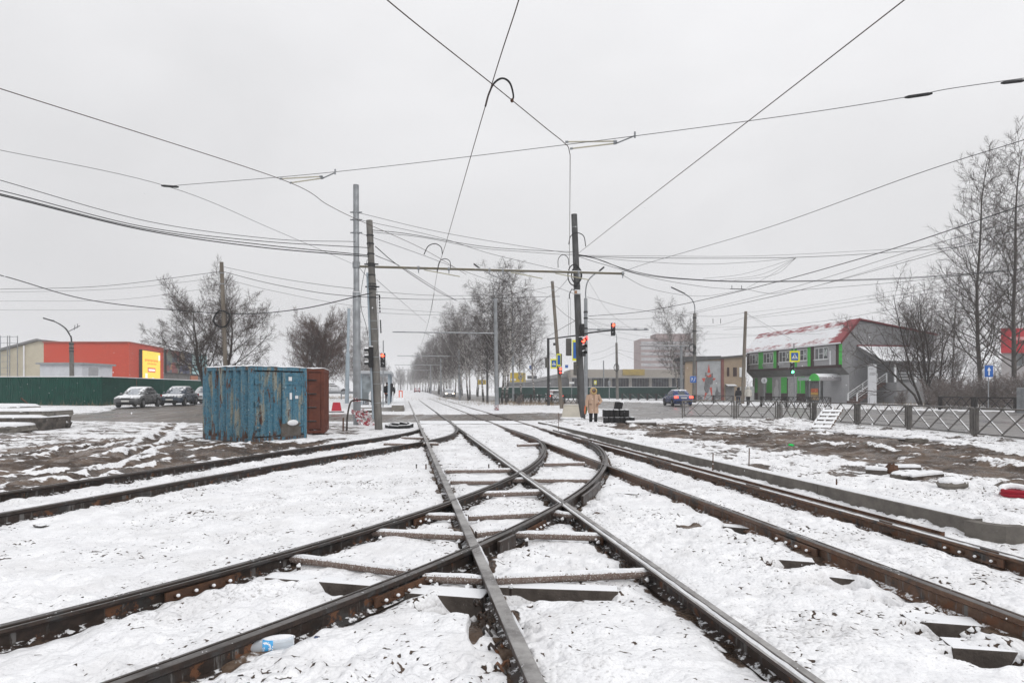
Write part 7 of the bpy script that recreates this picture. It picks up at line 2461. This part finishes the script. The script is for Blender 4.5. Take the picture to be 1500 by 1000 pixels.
MB().bar((-.75, 0, 0), (.35, 0, -.03), .07, .05).build('bar', M_DARKM, o)
for x in (-.62, .12):
    MB().cyl((x, 0, 0), (x, 0, .26), .022, .022, 6).build('pin', M_DARKM, o)
wire('wire from the lamp post slanting to the mural lamp post', [(860, 435, 48), (930, 453, 55), (1015, 463, 70)], .013, K)
wire('second wire from the lamp post to the mural lamp post', [(862, 467, 48), (940, 467, 56), (1015, 460, 70)], .013, K)
wire('long thin wire from the beam end to the signal arm', [(862, 412, 48), (890, 455, 48), (925, 482, 48)], .008, GW)
for k, (y0, y1, y2) in enumerate(((466, 478, 482), (470, 480, 492), (471, 486, 500), (484, 494, 512))):
    wire(['fan wire from the lamp post, topmost of four', 'fan wire from the lamp post, second of four', 'fan wire from the lamp post, third of four', 'fan wire from the lamp post, lowest of four'][k], [(860, y0, 48), (905, y1, 58), (990, y2, 78)], .010, GW)
wire('wire from the mural lamp post to the wooden pole by the pedestrians', [(1018, 463, 70), (1055, 463, 66), (1091, 458, 62)], .014, K)
wire('lower wire from the mural lamp post to the wooden pole by the pedestrians', [(1018, 478, 70), (1055, 476, 66), (1091, 465, 62)], .012, K)
wire('level wire passing behind the wooden pole by the pedestrians', [(1018, 480, 71), (1100, 478.5, 72), (1200, 476, 74)], .012, GW)
wire('low level wire passing over the mural house', [(1018, 489, 72), (1100, 490, 72), (1210, 489, 72)], .012, GW)
wire('wire fanning low from the mural house towards the shop roof', [(1018, 498, 72), (1070, 494, 70), (1170, 488, 66)], .010, GW)
wire('upper wire from the wooden pole rising behind the poplars', [(1094, 458, 62), (1200, 445, 58), (1340, 420, 52), (1560, 372, 46)], .010, GW)
wire('middle wire from the wooden pole rising behind the poplars', [(1094, 465, 62), (1200, 449, 58), (1340, 428, 52), (1560, 385, 46)], .013, K)
wire('lower wire from the wooden pole rising behind the poplars', [(1094, 467, 62), (1200, 455, 58), (1340, 433, 52), (1560, 398, 46)], .010, K)
wire('long wire over the shop roof rising to the picture edge', [(1060, 483, 64), (1200, 471, 58), (1340, 446, 50), (1560, 398, 44)], .012, K)
wire('wire low over the shop roof past the many-stemmed tree', [(1170, 489, 60), (1340, 462, 52), (1560, 425, 46)], .011, K)
wire('steep wire from the wooden pole down to the shop roof', [(1094, 459, 62), (1130, 480, 66), (1160, 497, 72)], .013, K)
wire('second steep wire from the wooden pole down to the shop roof', [(1094, 460, 62), (1120, 478, 66), (1140, 492, 74)], .009, GW)
wire('wire from the leaning wooden pole to the thick pole, upper', [(811, 419, 49), (830, 426, 42), (845, 432, 34)], .012, K)
wire('wire from the leaning wooden pole to the thick pole, crossing', [(811, 429, 49), (820, 422, 46), (832, 408, 34)], .012, K)
wire('cable from the leaning wooden pole down past the thick pole', [(812, 446, 49), (830, 462, 46), (856, 478, 48)], .014, K)
wire('wire slanting down from the leaning pole into the birches', [(810, 430, 49), (790, 443, 56), (760, 458, 62)], .014, K)
wire('level wire from the leaning pole tip into the birches', [(810, 419, 49), (780, 425, 56), (740, 432, 62)], .014, K)
wire('long wire rising from the birches to the thick pole', [(700, 530, 70), (780, 503, 55), (842, 470, 35)], .014, K)
wire('thin plumb wires beside the thick pole, inner one', [(832, 436, 33), (833, 470, 33), (832, 496, 33)], .008, GW)
wire('thin plumb wires beside the thick pole, outer one', [(835.5, 436, 33), (836, 470, 33), (835, 497, 33)], .008, GW)
for k, (x0, x1, y0, y1, lab) in enumerate(((866, 903, 518, 505, 'wire to the verge pole above the pavilion, upper'), (866, 903, 528, 515, 'wire to the verge pole above the pavilion, lower'), (905, 990, 512, 522, 'drooping wire from the verge pole before the tower'), (905, 960, 516, 535, 'second drooping wire from the verge pole before the tower'))):
    wire(lab, [(x0, y0, 85), ((x0 + x1) / 2, (y0 + y1) / 2 + 2, 85), (x1, y1, 85)], .014, GW)
o = thing('trolley_hangers', 'pair of small upright wire hangers above the road by the mural', 'wire fitting', A(1050, 470, 66))
for x in (-.4, .4):
    MB().cyl((x, 0, -.25), (x, 0, .25), .03, .03, 6).build('hanger', M_DARKM, o)
# catenary further along the tramway
wire('contact wire of the straight track continuing beyond the cross beam', [(636, 430, 33), (622, 490, 60), (606, 535, 130)], .012, K)
wire('contact wire of the kerbside track continuing beyond the cross beam', [(745, 402, 30), (690, 480, 55), (640, 528, 110)], .012, K)
# ================================================================== cars
def rr_ring(x0, y0, y1, z, n=5, rad=.18, rb=None):
    """rounded rectangle ring: half width x0, from y0 (front) to y1 (rear)"""
    pts = []
    for cx, cy, a0 in ((x0 - rad, y1 - rad, 0), (-x0 + rad, y1 - rad, 90), (-x0 + rad, y0 + rad, 180), (x0 - rad, y0 + rad, 270)):
        for k in range(n):
            a = math.radians(a0 + 90 * k / (n - 1))
            pts.append(V((cx + rad * math.cos(a), cy + rad * math.sin(a), z)))
    return pts

def car(label, loc, rz, paint, s=1.0, group=None, lit_rear=False, snow_glass=True, hatch=False, name='parked_car', simple=False):
    """front towards -y"""
    o = thing(name, label, 'car', loc, rz, group)
    o.scale = (s, s, s)
    L2 = 2.12
    # hull: rings from sill to shoulder
    hull = [rr_ring(.74, -L2 + .12, L2 - .12, .20, rad=.22), rr_ring(.83, -L2 + .02, L2 - .03, .34, rad=.26), rr_ring(.85, -L2, L2, .52, rad=.30), rr_ring(.84, -L2 + .04, L2 - .02, .68, rad=.34),
            rr_ring(.81, -L2 + .16, L2 - .06, .82, rad=.36), rr_ring(.74, -L2 + .42, L2 - .14, .90, rad=.30), rr_ring(.6, -1.2, 1.6, .93, rad=.3)]
    for R_, f in ((4, .0), (5, .0), (6, 0.0)):
        for p in hull[R_]:
            if p.y < 0:
                p.z -= .02 + .05 * min(1, -p.y / 2)
            else:
                p.z += .05
    MB().loft(hull).build('body', paint, o, smooth=True)
    yr0, yr1 = (1.62, 1.02) if not hatch else (2.02, 1.80)
    cab = [rr_ring(.74, -.98, yr0, .88, rad=.16), rr_ring(.70, -.66, yr0 - .22, 1.14, rad=.20), rr_ring(.625, -.30, yr1 + .12, 1.37, rad=.22), rr_ring(.56, -.16, yr1, 1.43, rad=.24), rr_ring(.36, .1, yr1 - .3, 1.45, rad=.2)]
    MB().loft(cab).build('roof', paint, o, smooth=True)
    gl = glass('car_glass', (.03, .034, .038), .06)
    gs = mat('snowed_windscreen', (.42, .44, .47), (.30, .32, .35), sc=4, rough=.5, bmp=.1) if snow_glass else gl
    def ycab(z, fr):
        zs = [.88, 1.14, 1.37]
        ys = [-.98, -.66, -.30] if fr else [yr0, yr0 - .22, yr1 + .12]
        return float(np.interp(z, zs, ys))
    def xcab(z):
        return float(np.interp(z, [.88, 1.14, 1.37], [.74, .70, .625]))
    def strip(fr, z0, z1, inset, m, nm, off=.012):
        rows = []
        for z in np.linspace(z0, z1, 4):
            y = ycab(z, fr) + (-off if fr else off)
            x = xcab(z) - inset
            rows.append([V((x * u, y + (.10 if fr else -.10) * abs(u) ** 3 * .55, z)) for u in np.linspace(-1, 1, 7)])
        MB().loft(rows, closed=False, caps=False).build(nm, m, o, smooth=True)
    strip(True, .93, 1.33, .10, gs, 'windscreen')
    strip(False, .95, 1.32, .12, gl, 'rear_window')
    for sd in (-1, 1):
        for y0, y1 in (((-.62, .22), (.30, 1.00)) if not hatch else ((-.62, .30), (.38, 1.5))):
            z0, z1 = .95, 1.32
            q = []
            for z, k in ((z0, 0), (z1, 1)):
                ya = max(y0, ycab(z, True) + .22)
                yb2 = min(y1, ycab(z, False) - .20)
                q.append((ya, yb2, z))
            MB().quad(V((sd * (xcab(q[0][2]) + .012), q[0][0], z0)), V((sd * (xcab(q[0][2]) + .012), q[0][1], z0)), V((sd * (xcab(z1) + .012), q[1][1], z1)), V((sd * (xcab(z1) + .012), q[1][0], z1))).build('side_window', gl, o)
    if simple:
        wy = (-1.3, 1.28)
    wy = (-1.30, 1.28)
    tyre_m = M_BLACK
    rim_m = mat('wheel_rim', (.22, .22, .23), (.12, .12, .125), sc=6, rough=.5, metal=.3, bmp=0)
    for sd in (-1, 1):
        for y in wy:
            x = sd * .74
            prof = [(-.095, .20), (-.10, .28), (-.07, .305), (.07, .305), (.10, .28), (.095, .20)]
            arch = MB()
            arch.loft([[V((sd * (.852 if j else .70), y + .37 * math.cos(a), .32 + .37 * math.sin(a))) for a in np.linspace(-.35, math.pi + .35, 16)] for j in (0, 1)], closed=True)
            arch.build('wheel_arch', mat('arch_black', (.012, .012, .012), (.02, .02, .02), sc=3, rough=.9, bmp=0), o)
            mb = MB()
            mb.loft([[V((x + sd * .045 + u, y + r * math.cos(a), .305 + r * math.sin(a))) for a in np.linspace(0, 2 * math.pi, 20, endpoint=False)] for u, r in prof], caps=True)
            w_ = mb.build('wheel', tyre_m, o)
            MB().cyl((x + sd * .145, y, .305), (x + sd * .155, y, .305), .195, .18, 14).build('rim', rim_m, w_)
        MB().box((sd * .86, -.72, .97), (.16, .09, .11)).build('mirror', paint, o, bevel=.03)
        if lit_rear:
            MB().box((sd * .66, L2 - .10, .80), (.34, .16, .18)).build('tail_light', emit('tail_red', (1, .06, .03), 4.5, (.4, .02, .02)), o, bevel=.04)
        else:
            MB().box((sd * .66, L2 - .10, .80), (.34, .16, .18)).build('tail_light', mat('tail_red_off', (.30, .02, .02)), o, bevel=.04)
        MB().ball((sd * .60, -L2 + .17, .665), (.20, .13, .085), 12, 8).build('headlight', mat('clear_headlight', (.55, .56, .56), (.40, .41, .41), sc=5, rough=.2, bmp=0), o, smooth=True)
        for y in (-.70, .26, 1.06):
            MB().box((sd * .848, y, .66), (.012, .012, .44)).build('door_seam', M_BLACK, o)
        for y in (.12, .92):
            MB().box((sd * .853, y, .79), (.03, .16, .03)).build('door_handle', M_BLACK, o)
        MB().box((sd * .845, .1, .26), (.03, 2.0, .12)).build('sill', M_BLACK, o)
    MB().box((0, -L2 + .06, .64), (.62, .10, .11)).build('grille', M_BLACK, o, bevel=.03)
    MB().box((0, -L2 + .02, .33), (1.15, .10, .14)).build('lower_grille', M_BLACK, o, bevel=.03)
    plm = mat('licence_plate', (.60, .60, .58), (.5, .5, .48), sc=8, bmp=0)
    MB().box((0, -L2 - .02, .47), (.50, .02, .11)).build('licence_plate', plm, o)
    MB().box((0, L2 + .0, .74), (.50, .02, .11)).build('licence_plate', plm, o)
    MB().box((0, L2 - .0, .40), (1.3, .06, .10)).build('bumper_strip', M_BLACK, o)
    # snow lying on roof and bonnet
    sr_ = [[p + V((0, 0, .008)) for p in rr_ring(.56, -.18, yr1 + .02, 1.425, rad=.2)], [p for p in rr_ring(.52, -.10, yr1 - .06, 1.47, rad=.2)], [p for p in rr_ring(.3, .15, yr1 - .35, 1.49, rad=.15)]]
    MB().loft(sr_).build('snow_cover', M_SNOW, o, smooth=True)
    return o

def paint(name, c, snow=.5):
    return mat(name, c, tuple(k * .85 for k in c), sc=2.5, rough=.3, bmp=.02, snow=snow, spec=.5, wear=tuple(.4 * k + .06 for k in c), wamt=.1)
ylc = 44.0
def car_at(px0, y):
    return gr(px0, y)
PRZ = .17
car('snow-dusted silver-grey saloon parked nearest by the green fence', car_at(203, 44.3), PRZ - .02, paint('silver_paint', (.085, .087, .09), .45), .97)
car('dark blue-grey saloon parked behind the silver one', car_at(262.5, 49.2), PRZ, paint('bluegrey_paint', (.04, .055, .078), .35), 1.0)
car('pale car parked behind the others, half hidden by the container', car_at(302, 54), PRZ, paint('white_paint_car', (.55, .56, .58), .7), 1.0)
car('dark blue saloon with glowing tail lights driving away on the road', gr(992, 57.5), math.pi + .02, paint('deep_blue_paint', (.012, .032, .135), .35), 1.0, lit_rear=True, snow_glass=False, name='driving_car')
car('small white hatchback with red tail lights seen behind the leaning wooden pole', gr(811.5, 71), math.pi + .05, paint('white_paint_car', (.55, .56, .58), .7), .97, hatch=True, lit_rear=True, snow_glass=False, name='driving_car')
car('far pale car behind the guard rail near the slim blue pole', gr(487, 78) + V((0, 0, .55)), 1.9, paint('white_paint_car', (.55, .56, .58)), 1.0, lit_rear=True, hatch=True, name='driving_car')
car('tiny red car far down the tram avenue', gr(611, 190), .2, paint('far_red_paint', (.3, .03, .03), .4), 1.0, hatch=True, name='driving_car')
car('far car with bright headlights among the birch trunks', gr(657, 108), .2, paint('far_grey_paint', (.2, .2, .21), .4), 1.0, name='driving_car')
# its headlights
o = bpy.data.objects.get('driving_car.004')
if o:
    for sd in (-.6, .6):
        MB().ball((sd, -2.08, .68), (.14, .06, .10), 8, 6).build('headlight', emit('headlight_lit', (1, .85, .6), 9.0), o)
o = thing('guard_rail', 'low road guard rail by the far pale car', 'guard rail', gr(470, 74))
MB().box((1.5, 0, .80), (7.5, .06, .30)).build('beam', M_GALV, o)
for k in range(4):
    MB().box((-1.8 + 2.1 * k, .08, .35), (.12, .1, .8)).build('post', M_GALV, o)

# ================================================================== people
def skin_body(name, J, E, m, parent):
    """one continuous body grown round a skeleton: J joint -> (position, radius), E bones"""
    keys = list(J)
    me = bpy.data.meshes.new(name)
    me.from_pydata([J[k][0] for k in keys], [(keys.index(a), keys.index(b)) for a, b in E], [])
    o = bpy.data.objects.new(name, me)
    COL.objects.link(o)
    o.parent = parent
    o.modifiers.new('skin', 'SKIN')
    for i, k in enumerate(keys):
        r = J[k][1]
        me.skin_vertices[0].data[i].radius = (r, r) if not isinstance(r, tuple) else r
    me.skin_vertices[0].data[0].use_root = True
    sb = o.modifiers.new('smooth', 'SUBSURF')
    sb.levels = sb.render_levels = 1
    me.materials.append(m)
    return o

M_SKIN = mat('skin', (.42, .24, .17), (.38, .21, .15), sc=9, rough=.6, bmp=0)
def person(label, loc, rz, h, coat, trousers, shoes, coat_len=.75, hood=None, bag=None, stance=.0, arms='down', face=True, hat=None, trim=None, belt=None):
    """stands facing -y; h = height in metres"""
    o = thing('person', label, 'person', loc, rz)
    k = h / 1.70
    o.scale = (k, k, k)
    J, E = {}, []
    def j(n, p, r, par=None):
        J[n] = (p, r)
        if par:
            E.append((par, n))
    j('pelvis', (0, 0, .93), .13)
    j('waist', (0, .01, 1.08), .115, 'pelvis')
    j('chest', (0, .01, 1.28), .13, 'waist')
    j('neck0', (0, .01, 1.42), .06, 'chest')
    j('neck', (0, .0, 1.49), .052, 'neck0')
    j('skull', (0, -.01, 1.58), (.075, .088), 'neck')
    j('crown', (0, -.005, 1.66), .06, 'skull')
    hands = {}
    for s, sd in ((-1, 'r'), (1, 'l')):
        st = stance * s
        j('hip' + sd, (s * .09, .0, .88), .085, 'pelvis')
        j('knee' + sd, (s * .10, -.02 - st * .5, .49), .058, 'hip' + sd)
        j('ankle' + sd, (s * .10, .02 - st, .09), .040, 'knee' + sd)
        j('toe' + sd, (s * .115, -.11 - st, .035), .034, 'ankle' + sd)
        j('sho' + sd, (s * .19, .01, 1.38), .058, 'neck0')
        if arms == 'pocket' and s == 1:
            el, wr = (.33, .05, 1.12), (.20, -.13, 1.00)
        elif arms == 'pocket' and s == -1:
            el, wr = (-.27, .02, 1.10), (-.27, -.05, .84)
        else:
            el, wr = (s * .27, .03, 1.12), (s * .27, -.05, .86)
        j('elb' + sd, el, .043, 'sho' + sd)
        j('wri' + sd, wr, .030, 'elb' + sd)
        d_ = (V(wr) - V(el)).normalized()
        c = V(wr) + d_ * .05
        j('palm' + sd, tuple(c), (.034, .02), 'wri' + sd)
        fo = V((0, -1, 0)) if abs(d_.y) < .8 else V((0, 0, -1))
        across = d_.cross(V((s, 0, 0))).normalized()
        for f in range(4):
            b0 = c + across * (-.027 + .018 * f) + d_ * .035
            l = (.075, .085, .078, .062)[f]
            j('f%d%s' % (f, sd), tuple(b0), .009, 'palm' + sd)
            j('g%d%s' % (f, sd), tuple(b0 + d_ * l * .5 + V((-s, 0, 0)) * .006), .0085, 'f%d%s' % (f, sd))
            j('t%d%s' % (f, sd), tuple(b0 + d_ * l * .85 + V((-s, 0, 0)) * .025), .007, 'g%d%s' % (f, sd))
        tb = c + across * -.034
        j('th%s' % sd, tuple(tb), .010, 'palm' + sd)
        j('ti%s' % sd, tuple(tb + d_ * .045 + across * -.02), .008, 'th%s' % sd)
    skin_body('body', J, E, M_SKIN, o)
    def ell(cx, cy, rx, ry, z, n=14):
        return [V((cx + rx * math.cos(2 * math.pi * q / n), cy + ry * math.sin(2 * math.pi * q / n), z)) for q in range(n)]
    zb = 1.42 - coat_len
    c = MB().loft([ell(0, 0, .225, .165, zb), ell(0, 0, .215, .160, zb + .12), ell(0, .0, .205, .155, 1.04), ell(0, .005, .215, .155, 1.20), ell(0, .01, .215, .14, 1.34), ell(0, .01, .17, .11, 1.42), ell(0, .01, .085, .08, 1.48)]).build('coat', coat, o, smooth=True)
    for sd in 'rl':
        p0, p1, p2 = (V(J[n + sd][0]) for n in ('sho', 'elb', 'wri'))
        MB().tube([p0 + V((0, 0, .02)), p0.lerp(p1, .5), p1, p1.lerp(p2, .5), p1.lerp(p2, .95)], [.085, .076, .07, .062, .055], 10).build('sleeve', coat, c, smooth=True)
        hip, kn, an = (V(J[n + sd][0]) for n in ('hip', 'knee', 'ankle'))
        MB().tube([hip + V((0, 0, .06)), hip.lerp(kn, .5), kn, kn.lerp(an, .5), an + V((0, 0, .0))], [.105, .092, .075, .068, .06], 10).build('trouser_leg', trousers, o, smooth=True)
        an2, to = V(J['ankle' + sd][0]), V(J['toe' + sd][0])
        MB().ball(an2.lerp(to, .6) + V((0, 0, .0)), (.052, .15, .055), 10, 7).build('shoe', shoes, o, smooth=True)
    MB().box((0, -.152, (zb + 1.40) / 2), (.014, .02, 1.36 - zb)).build('zip', mat('dark_zip', (.1, .07, .05)), c)
    if belt:
        MB().loft([ell(0, 0, .228, .170, zb + .02), ell(0, 0, .228, .170, zb + .10)]).build('hem_band', belt, c)
    if arms == 'pocket':
        MB().box((.15, -.155, .98), (.10, .02, .03)).box((-.15, -.155, .98), (.10, .02, .03)).build('pocket_flap', mat('dark_zip', (.1, .07, .05)), c)
    if hood:
        def hs(rx, ry, z, cy, op):
            # ring that stays open at the face
            return [V((rx * math.sin(a), cy + ry * -math.cos(a), z)) for a in np.linspace(op, 2 * math.pi - op, 15)]
        MB().loft([hs(.12, .12, 1.44, .01, .35), hs(.135, .135, 1.52, .015, .62), hs(.14, .145, 1.60, .02, .66), hs(.12, .135, 1.68, .025, .55), hs(.07, .09, 1.735, .03, .3), hs(.01, .02, 1.755, .035, .1)], closed=False, caps=False).build('hood', hood, o, smooth=True)
        if trim:
            ring_ = [V((.105 * math.cos(a), -.105 + .02 * math.sin(a) - .012, 1.585 + .125 * math.sin(a))) for a in np.linspace(0, 2 * math.pi, 20)]
            MB().tube(ring_, .034, 8).build('hood_trim', trim, o, smooth=True)
    if hat:
        MB().ball((0, -.005, 1.65), (.092, .10, .085), 12, 8).build('hat', hat, o, smooth=True)
    if face:
        MB().loft([ell(0, -.088, .022, .012, 1.548, 8), ell(0, -.108, .020, .018, 1.556, 8), ell(0, -.098, .012, .012, 1.60, 8)]).build('nose', M_SKIN, o, smooth=True)
        for s in (-1, 1):
            MB().ball((s * .033, -.088, 1.60), (.014, .008, .008), 8, 6).build('eye', M_BLACK, o)
        MB().ball((0, -.088, 1.518), (.028, .010, .007), 8, 5).build('mouth', mat('lips', (.35, .10, .09)), o)
    if bag:
        bag(o)
    return o

M_COAT = mat('tan_coat', (.50, .35, .26), (.43, .30, .22), sc=8, rough=.85, bmp=.25)
M_BLK = mat('black_cloth', (.016, .016, .018), (.024, .024, .027), sc=8, rough=.85, bmp=.2)
M_DENIM = mat('dark_blue_cloth', (.022, .03, .05), (.03, .04, .065), sc=8, rough=.85, bmp=.2)
M_PUFF = mat('cream_puffer', (.58, .56, .51), (.50, .48, .44), sc=6, rough=.8, bmp=.4)
def flowers(o):
    t = MB().tube([(-.30, -.06, .86), (-.32, -.09, .70), (-.33, -.10, .52)], [.035, .05, .02], 8).build('green_bag', mat('green_bag', (.07, .12, .04), (.05, .09, .03), sc=12, rough=.6, bmp=.2), o)
    MB().tube([(-.355, -.10, .92), (-.37, -.12, .72), (-.37, -.12, .55)], [.02, .035, .02], 8).build('orange_strip', mat('orange_strip', (.62, .17, .08), (.55, .14, .07), sc=6, bmp=0), o)
ws = gr(869, 26.9)
ws.z = -.02
wo = person('woman in a tan hooded coat and black trousers standing behind the kerb', ws, .12, 1.60, M_COAT, M_BLK, mat('pale_shoes', (.45, .33, .26)), coat_len=.84, hood=M_COAT, trim=mat('fur_trim', (.50, .36, .17), (.42, .30, .14), sc=30, rough=.9, bmp=.6), arms='pocket', hat=mat('grey_hat', (.30, .30, .31)), bag=flowers)
wo.scale.x *= 1.12
person('pedestrian in a black hooded jacket walking away by the black railing', gr(1081.5, 60), math.pi + .1, 1.66, M_BLK, M_DENIM, M_BLACK, coat_len=.62, hood=M_BLK, stance=.12, face=False, belt=mat('grey_hem', (.25, .25, .26)))
person('pedestrian in a cream hooded puffer jacket walking beside the wooden pole', gr(1096, 59), math.pi - .1, 1.74, M_PUFF, M_BLK, M_BLACK, coat_len=.62, hood=M_PUFF, stance=-.12, face=False)
pz = V((0, 0, .25))
def plat(px0, y):
    p = gr(px0, y)
    p.z = .27
    return p
person('person in a dark cap and jacket with an orange stripe at the tram stop', plat(567, 56), math.pi - .3, 1.78, M_BLK, M_DENIM, M_BLACK, coat_len=.68, hat=M_BLK, face=False, belt=mat('orange_hem', (.6, .14, .06)))
person('person in a black hooded coat at the tram stop, closer to the rails', plat(573.5, 55.5), math.pi + .2, 1.70, M_BLK, M_DENIM, M_BLACK, coat_len=.74, hood=M_BLK, face=False)

# ================================================================== light snowfall in the air
R = random.Random(99)
mb = MB()
for k in range(2600):
    y = 2.6 + 26 * R.random() ** .8
    p = V((R.uniform(-1, 1) * (3 + .95 * y), y, R.uniform(.05, 1.8 + .35 * y)))
    r = R.uniform(.0022, .0046)
    a, b_, c = V((r, 0, 0)), V((0, r, 0)), V((0, 0, r))
    mb.add([p + a, p - a, p + b_, p - b_, p + c * 1.3, p - c * 1.3], [(0, 2, 4), (2, 1, 4), (1, 3, 4), (3, 0, 4), (2, 0, 5), (1, 2, 5), (3, 1, 5), (0, 3, 5)])
o = mb.build('snowfall', M_SNOW)
o['kind'] = 'stuff'
